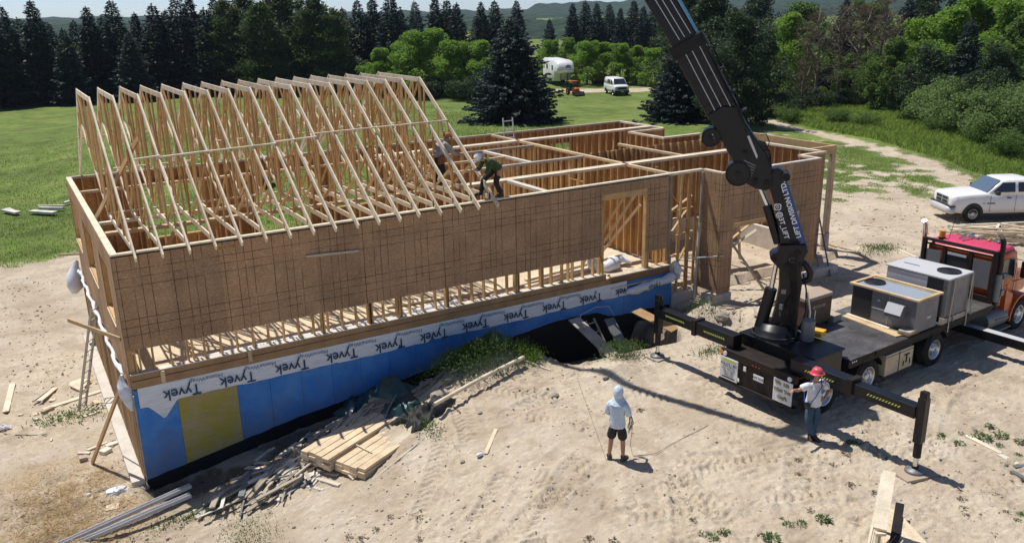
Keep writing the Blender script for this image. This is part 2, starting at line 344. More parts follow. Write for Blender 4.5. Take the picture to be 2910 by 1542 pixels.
# ------------------------------------------------------------------ terrain
def sstep(a, b, x):
    t = np.clip((np.asarray(x, float) - a) / (b - a), 0, 1); return t * t * (3 - 2 * t)
_rs = np.random.RandomState(3); _ng = _rs.rand(256, 256)
def vnoise(x, y):
    x = np.asarray(x, float); y = np.asarray(y, float)
    xi = np.floor(x).astype(int); yi = np.floor(y).astype(int); fx = x - xi; fy = y - yi
    fx = fx*fx*(3-2*fx); fy = fy*fy*(3-2*fy)
    a = _ng[xi % 256, yi % 256]; b = _ng[(xi+1) % 256, yi % 256]; c = _ng[xi % 256, (yi+1) % 256]; d = _ng[(xi+1) % 256, (yi+1) % 256]
    return a*(1-fx)*(1-fy) + b*fx*(1-fy) + c*(1-fx)*fy + d*fx*fy
def fbm(x, y, o=4, s=1.0):
    t = 0; a = 0.5; n = 0
    for i in range(o):
        t = t + a * vnoise(x*s + 13.7*i, y*s + 7.3*i); n += a; a *= 0.5; s *= 2.1
    return t / n
def pdist(x, y, pts):
    best = np.full(np.shape(x), 1e9); sa = np.zeros(np.shape(x)); tt = np.zeros(np.shape(x)); acc = 0
    for (x0, y0), (x1, y1) in zip(pts[:-1], pts[1:]):
        dx, dy = x1-x0, y1-y0; L = math.hypot(dx, dy)
        t = np.clip(((x-x0)*dx + (y-y0)*dy) / L**2, 0, 1)
        d = np.hypot(x-x0-t*dx, y-y0-t*dy); side = ((x-x0)*dy - (y-y0)*dx) / L
        k = d < best; best = np.where(k, d, best); sa = np.where(k, acc + t*L, sa); tt = np.where(k, side, tt); acc += L
    return best, sa, tt
BLUEZ = ([-0.5, 0, 1.3, 3.85, 8.2, 10, 12.5, 14.0, 14.8, 17.3], [-2.65, -2.6, -2.39, -1.97, -1.5, -1.22, -0.95, -0.98, -1.28, -1.32])
PATH = [(60, 40), (57, 33), (54.5, 26.5), (52.9, 21.3), (50.6, 16.6), (47.8, 11.0), (44.2, 6.0), (41, 2.0)]
LUSH = [(120, 150), (75, 55), (62, 38), (57.0, 31.3), (54.9, 23.8), (54.0, 19.0), (49.6, 11.9), (46.9, 7.0), (45.3, 2.6), (46, -6), (60, -30), (300, -60), (300, 150)]
def inpoly(x, y, P):
    r = np.zeros(np.shape(x), bool); n = len(P)
    for i in range(n):
        x0, y0 = P[i]; x1, y1 = P[(i+1) % n]
        if y0 == y1: continue
        r ^= ((y0 > y) != (y1 > y)) & (x < (x1-x0)*(y-y0)/(y1-y0) + x0)
    return r
def base_h(x, y):
    x = np.asarray(x, float); y = np.asarray(y, float)
    h = -2.74 + 1.44*sstep(-0.5, 9, x) + 0.25*sstep(24, 32, x)
    h = h - 0.15*sstep(-6, -12, y)*sstep(4, 0, x)
    far = sstep(45, 90, np.hypot(x-10, y)); h = h*(1-far) + (-2.2)*far
    h = h + 0.25*(fbm(x, y, 3, 0.12) - 0.5)*sstep(20, 50, np.hypot(x-10, y-2))*2
    # inside the house
    ins = (x > 0.05) & (x < 17.3) & (y > 0.05) & (y < 12); h = np.where(ins, -3.1, h)
    gar = (x > 17.3) & (x < 26.5) & (y > 0.2) & (y < 9); h = np.where(gar, -1.0 + 0.35*np.exp(-((x-20.5)**2 + (y-2.2)**2)/1.2), h)
    # dug trench in front of the foundation
    bz = np.interp(x, *BLUEZ)
    yy = -y
    wd = 0.62 + 0.15*np.sin(x*0.9) + 1.3*sstep(10.6, 11.6, x)*sstep(16.2, 15.2, x)
    dep = 0.38 + 1.2*sstep(10.6, 11.4, x)*sstep(15.9, 15.2, x)
    tr = np.minimum(h, bz - dep)
    k = sstep(wd + 0.9, wd, yy) * (y < 0.06) * sstep(-0.25, 0.15, x) * sstep(17.6, 17.2, x)
    h = h*(1-k) + tr*k
    h = np.where((y < 0.06) & (y > -4), h + 0.62*np.exp(-(((x-8.9)/1.7)**2 + ((y+1.15)/0.75)**2)), h)   # weed mound
    for cx, cy, sx, sy, a in ((12.0, -3.7, 0.8, 0.6, 0.28), (17.0, -2.1, 0.9, 0.7, 0.55), (19.0, -3.0, 1.2, 0.8, 0.35), (6.0, -0.9, 0.8, 0.5, 0.35),
                              (-3.5, 4.5, 2.0, 1.5, 0.12), (-1.8, -2.2, 0.5, 0.35, 0.22), (-2.2, -3.0, 0.5, 0.4, 0.25), (27.5, -0.2, 1.0, 0.7, 0.25), (29, 1.5, 1.6, 0.8, 0.18)):
        h = h + a*np.exp(-(((x-cx)/sx)**2 + ((y-cy)/sy)**2))
    return h
def Hz(x, y): return float(base_h(np.array([float(x)]), np.array([float(y)]))[0])
TRACKS = [[(4.0, -9.5), (5.2, -7.6), (7.0, -6.3), (9.0, -5.6), (11.2, -5.0)], [(4.6, -10.4), (6.2, -8.6), (8.0, -7.2), (9.9, -6.5)],
          [(2.0, -9.0), (4.6, -8.7), (7.5, -9.2), (10.5, -10.3), (13.5, -11.6)], [(2.5, -10.5), (5.5, -10.3), (8.5, -10.9), (11.5, -12.0)],
          [(8.2, -4.2), (9.2, -5.9), (9.6, -8.2), (9.4, -11.0)], [(6.4, -4.9), (7.2, -6.6), (7.6, -8.8)], [(10.2, -5.4), (12.4, -7.2), (15.5, -9.6)],
          [(-6, 6), (-3.2, 6.5), (-1.6, 9), (-2.6, 12.5), (-5, 14)], [(-5, 3), (-2.4, 4.5), (-0.9, 7)]]
_tr = random.Random(11)
for _k in range(20):
    _x, _y, _a = _tr.uniform(1, 20), _tr.uniform(-13, -4), _tr.uniform(0, 6.28); _c = _tr.uniform(-0.16, 0.16); _P = [(_x, _y)]
    for _i in range(_tr.randint(4, 8)): _a += _c; _x += 0.8*math.cos(_a); _y += 0.8*math.sin(_a); _P.append((_x, _y))
    TRACKS.append(_P)
for _r in (2.0, 2.5, 3.2, 3.8): TRACKS.append([(-4.6+_r*math.cos(t), 9.5+1.6*_r*math.sin(t)) for t in np.linspace(-1.6, 1.8, 12)])
def detail_h(x, y):
    near = sstep(48, 30, np.hypot(x-9, y+4))
    d = 0.07*(fbm(x, y, 5, 0.9) - 0.5) + 0.050*(fbm(x*1.0, y*1.6, 4, 4.5) - 0.5)
    rid = 1 - np.abs(2*fbm(x + 2*fbm(x, y, 2, 1.5), y*1.4, 3, 3.2) - 1); d = d + 0.055*(rid**3 - 0.35)*sstep(0.42, 0.6, fbm(x+40, y-9, 3, 0.33))
    d = d + 0.030*(fbm(x*1.0, y*1.3, 3, 11.0) - 0.5)*sstep(0.38, 0.6, fbm(x-14, y+8, 3, 0.45))
    for P in TRACKS:
        b, s, t = pdist(x, y, P); e = sstep(0.30, 0.20, b)
        brk = sstep(0.44, 0.54, fbm(x-7, y+31, 3, 0.9))
        tread = np.abs(np.sin((s + 0.55*np.abs(t))*PI/0.19))
        d = d + e*brk*(0.075*(sstep(0.2, 0.6, tread) - 0.7) - 0.02) + 0.035*np.exp(-((b-0.33)/0.07)**2)*brk
    return d*near*(0.35 + 0.65*sstep(2, -1, y) + 0.3*(x < 0))
def masks(x, y):
    n1 = fbm(x, y, 4, 0.35); n2 = fbm(x+50, y-20, 4, 1.1)
    yb = np.maximum(24.5 - 2.2*np.clip(x-1, 0, 100), 13.5)
    g = sstep(-1.6, 1.8, y - yb + 3.4*(n1-0.5) + 2.6*(n2-0.5)) * (x < 60)
    right = (x > 26.3)
    line = 6.4 - 0.62*(x - 33.0); line = np.where(x < 33, 6.4 + 0.15*(33-x), line)
    patch = sstep(-1.2, 2.5, y - line + 3*(n1-0.5)) * sstep(0.34, 0.72, fbm(x*1.0, y*1.0, 5, 0.9) + 0.24*sstep(2, 15, y-line))
    lush = inpoly(x, y, LUSH); ld = pdist(x, y, LUSH[1:9])[0]; lush = np.where(lush, 1.0, sstep(2.0, 0.0, ld + 2.0*(n2-0.5)))
    pd = pdist(x, y, PATH)[0]; pth = sstep(1.1, 0.2, pd + 1.8*(n2-0.5))
    gr = np.maximum(patch, lush)*(1-pth)
    far = (x > 26.3) & (y > 24)
    gr = np.where(far & (np.hypot(x-40, y-20) > 6), np.maximum(gr, (1-pth)*sstep(22, 30, y)), gr)
    g = np.where(right, gr, g)
    # far grey gravel drive seen behind the white van
    dv = pdist(x, y, [(66, 78), (74, 70.5), (84, 64)])[0]; g = g*(1-sstep(3.0, 1.5, dv))
    straw = np.exp(-(((x+1.9)/1.9)**2 + ((y+0.1)/2.6)**2)**2)*sstep(0.36, 0.56, n2) * (x < 1.2)
    dark = sstep(0.15, -0.3, y)*sstep(-1.9, -1.2, y)*sstep(-0.3, 0.3, x)*sstep(17.6, 17.2, x) * (y > -3)  # damp trench soil, blackened further to imitate the shade there
    dark = np.maximum(dark, sstep(-3.0, -2.3, y)*sstep(10.8, 11.4, x)*sstep(15.9, 15.4, x)*(y < 0.1)*0.65)  # pit floor likewise, its shade put into the soil colour
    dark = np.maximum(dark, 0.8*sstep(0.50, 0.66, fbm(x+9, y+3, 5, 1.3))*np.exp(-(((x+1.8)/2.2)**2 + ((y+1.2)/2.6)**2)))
    damp = sstep(0.50, 0.70, fbm(x-30, y+12, 4, 0.5))
    return g, straw, dark, damp
def axis_pts(segs):
    r = []
    for a, b, s in segs:
        n = max(1, int(round((b-a)/s))); r += list(np.linspace(a, b, n, endpoint=False))
    return np.array(r + [segs[-1][1]])
def geo_pts(a, b, s0):
    r = [a]; s = s0
    while abs(r[-1]) < abs(b): r.append(r[-1] + math.copysign(s, b-a)); s *= 1.22
    return r[1:]
gx = np.array(sorted(geo_pts(-14, -9000, 1.0)) + list(axis_pts([(-14, -7, 0.25), (-7, 0, 0.08), (0, 18.5, 0.042), (18.5, 36, 0.10), (36, 70, 0.5), (70, 120, 1.5)])) + geo_pts(120, 9000, 3))
gy = np.array(sorted(geo_pts(-20, -600, 1.0)) + list(axis_pts([(-20, -14.5, 0.25), (-14.5, -1.8, 0.042), (-1.8, 6, 0.09), (6, 32, 0.25), (32, 110, 1.0)])) + geo_pts(110, 9000, 3))
def make_ground():
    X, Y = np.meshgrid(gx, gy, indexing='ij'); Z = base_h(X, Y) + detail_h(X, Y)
    nx, ny = X.shape
    co = np.stack([X, Y, Z], -1).reshape(-1, 3)
    me = bpy.data.meshes.new('ground'); me.vertices.add(nx*ny); me.vertices.foreach_set('co', co.ravel())
    i = np.arange(nx-1)[:, None]*ny + np.arange(ny-1)[None, :]
    q = np.stack([i, i+ny, i+ny+1, i+1], -1).reshape(-1, 4)
    me.loops.add(q.size); me.polygons.add(len(q)); me.loops.foreach_set('vertex_index', q.ravel().astype(np.int32))
    me.polygons.foreach_set('loop_start', np.arange(0, q.size, 4, dtype=np.int32))
    me.polygons.foreach_set('use_smooth', np.ones(len(q), bool)); me.update(calc_edges=True)
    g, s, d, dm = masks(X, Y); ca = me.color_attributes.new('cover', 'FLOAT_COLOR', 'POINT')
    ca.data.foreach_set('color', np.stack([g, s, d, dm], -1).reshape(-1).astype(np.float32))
    o = bpy.data.objects.new('ground', me); COL.objects.link(o); return o
def ground_mat():
    m = NT('soil_and_grass'); v = m.coord(); a = m.n('ShaderNodeVertexColor'); a.layer_name = 'cover'
    sp = m.n('ShaderNodeSeparateColor'); m.l(a.outputs[0], sp.inputs[0])
    n1 = m.noise(0.35, 6, 0.62, v); n2 = m.noise(2.6, 6, 0.65, v); n3 = m.noise(19, 5, 0.65, v)
    # dry sandy soil
    c = m.ramp(n1, [(0.30, (0.50, 0.42, 0.315)), (0.52, (0.615, 0.53, 0.405)), (0.75, (0.69, 0.61, 0.485))])
    c = m.mix(m.math('MULTIPLY', m.ramp(n2, [(0.48, 0.0), (0.68, 1.0)]), 0.5), c, (0.33, 0.26, 0.185))  # darkens crevices too, small shadows put into the soil colour
    c = m.mix(m.math('MULTIPLY', m.ramp(n3, [(0.55, 0.0), (0.75, 1.0)]), 0.5), c, (0.24, 0.18, 0.125))
    c = m.mix(m.math('MULTIPLY', a.outputs[1], 0.28), c, (0.33, 0.25, 0.17))
    c = m.mix(m.math('MULTIPLY', sp.outputs[1], 0.85), c, m.ramp(m.noise(30, 5, 0.75, m.coord(scale=(1, 0.4, 1))), [(0.35, (0.13, 0.07, 0.03)), (0.55, (0.44, 0.29, 0.12)), (0.75, (0.62, 0.46, 0.23))]))
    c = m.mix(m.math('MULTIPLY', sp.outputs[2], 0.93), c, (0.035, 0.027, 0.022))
    c = m.mix(m.math('MULTIPLY', m.ramp(m.noise(0.75, 5, 0.6, v, 0.8), [(0.52, 0.0), (0.60, 1.0)]), 0.42), c, (0.36, 0.285, 0.205))
    c = m.mix(m.math('MULTIPLY', m.ramp(m.noise(0.55, 6, 0.55, m.coord(rot=(0, 0, 1.1)), 0.4), [(0.55, 0.0), (0.63, 1.0)]), 0.5), c, (0.62, 0.55, 0.465))
    rg = m.n('ShaderNodeTexNoise'); rg.noise_type = 'RIDGED_MULTIFRACTAL'; rg.inputs['Scale'].default_value = 5.5; rg.inputs['Detail'].default_value = 5; m.l(m.coord(scale=(1, 1.5, 1)), rg.inputs['Vector'])
    c = m.mix(m.math('MULTIPLY', m.ramp(m.math('MULTIPLY', rg.outputs['Fac'], 0.5), [(0.0, 1.0), (0.22, 0.0)]), 0.3), c, (0.30, 0.235, 0.17))  # hollows of the ridged relief tinted dark, like small shadows
    gn = m.noise(0.16, 6, 0.7, v); g2 = m.noise(6.5, 5, 0.7, v)
    gr = m.ramp(gn, [(0.32, (0.065, 0.115, 0.018)), (0.5, (0.115, 0.18, 0.028)), (0.68, (0.185, 0.24, 0.055))])
    gr = m.mix(0.8, gr, m.ramp(m.noise(0.55, 6, 0.72, v, 0.6), [(0.32, 0.55), (0.5, 1.0), (0.68, 1.3)]), 'MULTIPLY')
    gr = m.mix(m.math('MULTIPLY', m.ramp(m.noise(26, 2, 0.5, v), [(0.70, 0.0), (0.76, 1.0)]), 0.35), gr, (0.45, 0.45, 0.38))
    gr = m.mix(0.75, gr, m.ramp(g2, [(0.3, 0.62), (0.7, 1.25)]), 'MULTIPLY')
    gr = m.mix(m.math('MULTIPLY', m.ramp(m.noise(0.9, 4, 0.6, v), [(0.50, 0.0), (0.72, 1.0)]), 0.5), gr, (0.21, 0.215, 0.09))
    gm = m.math('ADD', m.math('MULTIPLY', sp.outputs[0], 1.9), m.math('MULTIPLY', m.math('SUBTRACT', g2, 0.82), 2.4), clamp=True)
    c = m.mix(m.math('MULTIPLY', gm, 0.96), c, gr)
    m.base(c).set(0.95, spec=0.12)
    hb = m.math('ADD', m.math('ADD', m.math('MULTIPLY', n2, 0.6), m.math('MULTIPLY', n3, 0.5)), m.math('MULTIPLY', rg.outputs['Fac'], 0.12))
    m.bump(hb, 0.8, 0.075); return m.m
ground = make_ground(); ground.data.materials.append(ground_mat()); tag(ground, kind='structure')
def ray(sx, sy):
    """direction through a point of the 2910x1542 photograph (used only to survey where things stand)"""
    return (CR*((sx-1455)/FPX) + CU*((771-sy)/FPX) + CF)
def at(sx, sy, z=None, X=None, Y=None):
    d = ray(sx, sy)
    t = (z-CAM.z)/d.z if z is not None else ((X-CAM.x)/d.x if X is not None else (Y-CAM.y)/d.y)
    return CAM + d*t
def G(sx, sy, dz=0.0):
    z = -1.5
    for _ in range(14): p = at(sx, sy, z=z + dz); z = 0.5*z + 0.5*Hz(p.x, p.y)
    p.z = Hz(p.x, p.y) ; return p
def GD(x, y): return G(x/0.88522, y/0.88522)
# ------------------------------------------------------------------ the house under construction
H = 3.28
house = thing('house_frame', 'unfinished timber house with strand board walls, blue foam foundation and open roof', 'house', (0, 0, 0))
def wall_boards(name, polys, mat, parent=house, **kw):
    b = MB()
    for f in polys: f(b)
    return b.build(name, mat, parent, **kw)
# front wall sheathing is one skin of boards around the openings
b = MB()
b.box((0, -0.0, 0.87), (14.30, 0.013, 3.235)); b.box((14.302, -0.0, 2.90), (16.158, 0.013, 3.235)); b.box((16.16, 0.0, 0.72), (17.06, 0.013, 3.235))
fw = b.build('front_wall', M['osb'], house); fw['label'] = 'long front wall of shaded brown strand board with printed grid lines'
# seams between boards
b = MB()
for x in (1.3, 3.75, 6.2, 8.62, 11.05, 13.05): b.box((x, -0.0025, 0.88), (x+0.006, -0.0005, 3.23))
b.build('board_joint', M['rustblack'], fw)
b = MB(); b.box((0, 0.016, 0.14), (14.3, 0.15, 0.18)); b.box((0, 0.016, 3.16), (17.2, 0.15, 3.2)); b.box((16.16, 0.016, 0.14), (17.2, 0.15, 0.18))
b.build('wall_plate', M['lumber'], fw)
sx = []
x = 0.16
while x < 14.25: sx.append(x); x += 0.4064
for g0 in (0.26, 1.5, 4.86, 4.92, 6.2, 6.26, 6.32, 7.15, 7.21, 8.62, 8.68, 11.0, 11.06, 11.12, 12.02, 13.0, 14.22, 16.2, 16.26, 16.66, 17.02): sx.append(g0)
for x in sx:
    m = MB(); m.box((x, 0.017, 0.18), (x+0.038, 0.148, 3.16)); m.build('stud', M['stud'], fw)
b = MB(); b.box((14.30, 0.018, 2.70), (16.15, 0.146, 3.16)); b.build('header', M['stud'], fw)
for x in (14.33, 16.10):
    m = MB(); m.box((x, 0.0, 0.18), (x+0.05, 0.15, 2.7)); m.build('jack_stud', M['stud'], fw)
# nailed ledger scrap on the front face
m = MB(); m.bar((4.60, -0.035, 2.50), (6.05, -0.035, 2.42), 0.045, 0.06); m.build('nailed_cleat', M['worn'], fw)
m = MB(); m.box((2.42, -0.004, 3.04), (2.60, 0.0, 3.10)); m.box((2.68, -0.004, 3.05), (2.84, 0.0, 3.11)); m.build('cut_hole', M['osbin'], fw)
# top plates of every wall
def plate(p, q, wd=0.14, z0=3.20, z1=H, mat='truss', name='top_plate', parent=house):
    m = MB(); m.bar((p[0], p[1], (z0+z1)/2), (q[0], q[1], (z0+z1)/2), wd, z1-z0); return m.build(name, M[mat], parent)
plate((0.0, 0.07), (18.58, 0.07)); plate((0.07, 0.145), (0.07, 11.9), 0.16, mat='truss'); plate((0, 11.97), (24.5, 11.97), mat='worn')
plate((24.43, 11.89), (24.43, 8.76), mat='truss'); plate((24.34, 8.70), (22.35, 8.70)); plate((22.42, 8.6), (22.42, 6.5)); plate((22.35, 6.43), (24.5, 6.43)); plate((24.6, 6.35), (24.72, 0.15))
plate((18.64, -0.0), (18.64, -0.80)); plate((18.58, -0.87), (23.45, -0.87), 0.13, mat='whitewood'); plate((23.39, -0.79), (23.39, -0.08)); plate((23.33, -0.01), (24.78, -0.01), 0.13)
# double wide partition plates
for p, q, wd, mt in (((10.3, 2.47), (22.2, 2.47), 0.34, 'truss'), ((10.6, 9.66), (24.3, 9.66), 0.34, 'truss'), ((17.08, 11.8), (17.2, 0.16), 0.14, 'lumber'),
                     ((14.55, 8.1), (14.65, 4.8), 0.14, 'whitewood'), ((9.6, 4.72), (16.95, 4.72), 0.15, 'worn'), ((12.22, 2.3), (12.24, 0.16), 0.2, 'whitewood'),
                     ((0.17, 3.82), (9.5, 3.82), 0.14, 'truss'), ((0.17, 2.49), (10.3, 2.49), 0.2, 'lumber'), ((10.3, 8.15), (16.9, 8.15), 0.14, 'worn'),
                     ((0.17, 8.9), (10.5, 8.9), 0.14, 'lumber'), ((10.5, 6.4), (14.5, 6.4), 0.12, 'lumber'), ((19.9, 6.3), (20.0, 2.65), 0.14, 'lumber')):
    plate(p, q, wd, 3.19, 3.275, mt, 'partition_plate')
# partition studs, each wall a part with its studs
def stud_wall(p, q, z0, z1, step=0.406, skip=0.0, y=0.09, mat='stud', name='partition_wall', bottom=True):
    p = Vector((*p, 0)); q = Vector((*q, 0)); L = (q-p).length; d = (q-p)/L
    m = MB(); m.bar(p+Vector((0, 0, z0+0.02)), q+Vector((0, 0, z0+0.02)), y, 0.04)
    w_ = m.build(name, M[mat], house); s = 0.02; k = 0
    mm = MB()
    while s < L:
        c = p + d*s; k += 1
        if rnd.random() >= skip: mm.bar(c+Vector((0, 0, z0+0.04)), c+Vector((0, 0, z1)), y, 0.038, up=d)
        s += step*(1 if rnd.random() > 0.12 else 0.15)
    o = mm.build('studs', M[mat], w_); o['kind'] = 'stuff'
stud_wall((10.5, 9.66), (24.2, 9.66), 0.0, 3.19); stud_wall((12.2, 4.72), (16.9, 4.72), 0.0, 3.19); stud_wall((17.3, 2.47), (22.2, 2.47), -0.9, 3.19, skip=0.4)
stud_wall((14.55, 8.1), (14.65, 4.8), 0.0, 3.19); stud_wall((0.4, 2.49), (10.2, 2.49), 0.0, 3.19, 0.8, 0.35); stud_wall((1.0, 8.9), (10.2, 8.9), 0.0, 3.19, 0.5, 0.3)
stud_wall((19.95, 6.3), (20.0, 2.7), -0.9, 3.19, 0.5, 0.2); stud_wall((17.1, 11.7), (17.15, 5.0), 0.0, 3.19, 0.406, 0.1)
# back, left and right outer walls: board skin with openings and studs inside
def outer(name, p, q, z0, z1, holes, face, inn=None, thick=0.013, studs=True, mat='osb', sz0=None):
    """p->q along the wall; holes (s0,s1,z0,z1); face = outward unit normal; board sits outside the studs"""
    p = Vector((*p, 0)); q = Vector((*q, 0)); L = (q-p).length; d = (q-p)/L; n = Vector((*face, 0))
    cuts = sorted({0.0, L, *[h[0] for h in holes], *[h[1] for h in holes]})
    m = MB()
    for a, c in zip(cuts[:-1], cuts[1:]):
        hs = [h for h in holes if h[0] <= a + 1e-6 and h[1] >= c - 1e-6]
        spans = [(z0, z1)] if not hs else [(z0, hs[0][2]), (hs[0][3], z1)]
        for lo, hi in spans:
            if hi - lo > 0.02: m.prism([(a, lo), (c, lo), (c, hi), (a, hi)], p, d, (0, 0, 1), n, 0.0, thick)
    w_ = m.build(name, M[mat], house)
    if studs:
        mm = MB(); s = 0.04
        while s < L-0.03:
            hs = [h for h in holes if h[0]-0.02 < s < h[1]-0.02]
            c = p + d*s - n*0.07
            for lo, hi in ([((sz0 if sz0 is not None else z0)+0.03, 3.2)] if not hs else [((sz0 if sz0 is not None else z0)+0.03, hs[0][2]), (hs[0][3], 3.2)]):
                if hi > lo: mm.bar(c+Vector((0, 0, lo)), c+Vector((0, 0, hi)), 0.13, 0.038, up=d)
            s += 0.4064
        for h in holes:
            for s in (h[0]-0.02, h[0]-0.06, h[1]+0.02, h[1]+0.06):
                c = p + d*s - n*0.07; mm.bar(c+Vector((0, 0, z0+0.03)), c+Vector((0, 0, 3.2)), 0.128, 0.036, up=d)
            for z in (h[2], h[3]+0.02):
                mm.bar(p+d*h[0]-n*0.07+Vector((0, 0, z)), p+d*h[1]-n*0.07+Vector((0, 0, z)), 0.126, 0.05)
        o = mm.build('studs', M['stud'], w_); o['kind'] = 'stuff'
    return w_
outer('back_wall', (0.02, 12.04), (24.5, 12.04), 0.0, 3.24, [(2.3, 4.4, 0.7, 2.75), (6.4, 8.5, 0.1, 2.6), (9.6, 11.2, 0.9, 2.6), (20.3, 21.4, 0.9, 2.5)], (0, 1), mat='osbin')
outer('right_wing_wall', (24.5, 12.0), (24.5, 8.76), -0.4, 3.24, [], (1, 0), mat='osbin'); outer('recess_wall', (22.35, 8.72), (24.35, 8.72), -0.4, 3.24, [], (0, -1), mat='osbin', studs=False)
outer('recess_side_wall', (22.49, 8.66), (22.49, 6.5), -0.4, 3.24, [(0.5, 1.6, 0.0, 2.2)], (1, 0), mat='osbin'); outer('recess_front_wall', (22.35, 6.5), (24.5, 6.5), -0.4, 3.24, [], (0, 1), mat='osbin')
outer('side_wall', (24.68, 6.4), (24.8, 0.0), -0.9, 3.24, [(2.2, 3.4, 0.0, 2.2)], (1, 0), mat='osbin', sz0=-0.2)
iw = outer('inner_cross_wall', (17.22, 0.3), (17.22, 8.0), 0.02, 3.18, [(4.6, 5.5, 0.02, 2.2)], (1, 0), mat='osbin')
outer('garage_rear_wall', (17.35, 5.42), (24.4, 5.42), -0.02, 3.18, [(1.5, 2.4, 0.0, 2.1)], (0, 1), mat='osbin')
lw = outer('gable_wall', (0.0, 0.05), (0.0, 12.04), -0.30, 3.24, [(1.25, 3.05, 1.12, 2.68), (5.0, 7.45, 1.12, 2.68), (9.5, 11.75, 1.12, 2.68)], (-1, 0), mat='osb', sz0=0.0)
lw['label'] = 'left end wall of pale strand board with three window openings'
for y0, y1 in ((1.3, 3.1), (5.05, 7.5), (9.55, 11.8)):
    m = MB(); m.box((-0.03, y0, 1.06), (0.13, y1, 1.10)); m.build('window_sill', M['truss'], lw)
# lower left wall of upright boards below the floor
m = MB(); y = 0.02
while y < 12.0:
    wd = rnd.choice((0.09, 0.14, 0.19)); m.box((-0.045 - rnd.random()*0.02, y, -2.55), (0.0, min(12.02, y+wd-0.006), -0.31)); y += wd
m.build('lower_side_boards', M['brownwood'], house)
# concrete foundation and footing ledge
m = MB(); m.box((0.02, 0.02, -3.3), (17.28, 0.26, -0.13)); m.box((0.02, 11.7, -3.3), (17.28, 12.0, -0.02)); m.box((17.08, 0.262, -3.3), (17.3, 11.69, -0.05)); m.build('foundation_wall', M['concrete'], house)
m = MB(); m.box((-0.36, -0.02, -3.0), (-0.05, 12.1, -2.58)); m.build('footing_ledge', M['paleconc'], house, bevel=0.02)
m = MB(); m.box((17.32, 5.2, -1.2), (24.4, 5.5, -0.05)); m.box((17.34, 0.5, -1.3), (17.56, 5.19, -0.15)); m.box((24.42, 0.2, -1.3), (24.62, 6.3, -0.12)); m.build('garage_foundation', M['paleconc'], house)
for lo_, hi_ in (((18.3, -1.05, -1.35), (19.2, -0.45, -0.97)), ((17.32, -0.1, -1.5), (18.28, 0.25, -0.98)), ((22.6, -1.0, -1.35), (24.9, -0.5, -0.97))): m = MB(); m.box(lo_, hi_); m.build('garage_footing', M['paleconc'], house, bevel=0.04)
# floor decks
m = MB(); m.box((0.16, 0.16, -0.02), (17.05, 5.2, 0.0)); m.box((0.16, 5.202, -0.02), (6.0, 11.68, 0.0)); m.box((9.0, 5.202, -0.02), (17.05, 11.68, 0.0)); m.build('floor_deck', M['osbfloor'], house)
m = MB(); m.box((17.32, 5.52, -0.1), (24.4, 11.9, -0.06)); m.build('rear_floor_deck', M['osbfloor'], house)
m = MB()
for i in range(42): m.box((0.2 + i*0.405, 0.28, -0.30), (0.238 + i*0.405, 11.68, -0.03))
m.build('floor_joists', M['stud'], house)
# rim boards
m = MB(); m.box((0.0, -0.055, 0.09), (14.45, 0.0, 0.235)); m.box((0.0, -0.085, -0.11), (14.62, -0.0, 0.085)); rb = m.build('rim_board', M['brownwood'], house, bevel=0.006)
m = MB(); m.box((0.0, -0.06, 0.238), (14.45, 0.15, 0.262)); m.build('sill_gasket', M['whitewood'], rb)
m = MB(); m.box((14.66, -0.02, -0.22), (17.2, 0.0, 0.12)); m.build('end_rim_board', M['brownwood'], house)
m = MB(); m.box((14.6, -0.16, 0.125), (17.25, 0.12, 0.165)); m.box((14.6, -0.13, -0.27), (17.25, 0.0, -0.235)); m.box((17.2, -0.14, -0.23), (17.26, 0.0, 0.12)); m.build('end_rim_edge', M['whitewood'], house)
for x, z in ((0.72, 0.06), (2.86, 0.10)):
    m = MB(); m.bar((x, -0.10, z-0.14), (x, -0.10, z+0.16), 0.10, 0.035, up=(0, 1, 0)); m.build('nailed_block', M['lumber'], house)
# foam insulation boards
seams = [0.0, 0.98, 2.45] + [2.45 + 0.85*k for k in range(1, 18)] + [17.30]
def bz(x): return float(np.interp(x, *BLUEZ))
for i, (a, c) in enumerate(zip(seams[:-1], seams[1:])):
    if c - a < 0.1: continue
    m = MB(); q = [a+0.004, *[a + (c-a)*t for t in (0.25, 0.5, 0.75)], c-0.004]
    jit = 0.02*rnd.uniform(-1, 1)
    m.prism([(x, bz(x)+jit*math.sin(x*9)) for x in q] + [(c-0.004, -0.16), (a+0.004, -0.16)], (0, 0, 0), (1, 0, 0), (0, 0, 1), (0, -1, 0), 0.0, 0.055)
    o = m.build('foam_panel', M['foamyellow'] if i == 1 else M['foam'], house)
    if i == 1: o['label'] = 'yellowish stained foam board'
m = MB(); m.prism([(-0.02, -0.3), (-0.02, -2.62), (0.0, -2.62), (0.0, -0.3)], (0, -0.06, 0), (1, 0, 0), (0, 0, 1), (0, 1, 0), 0, 0.1); m.build('corner_strip', M['whitewood'], house)
m = MB(); m.prism([(0, -3.4)] + [(x, bz(x)+0.03) for x in np.linspace(0, 17.3, 40)] + [(17.3, -3.4)], (0, 0, 0), (1, 0, 0), (0, 0, 1), (0, -1, 0), 0.0, 0.012); m.build('damp_proof_membrane', M['membrane'], house)
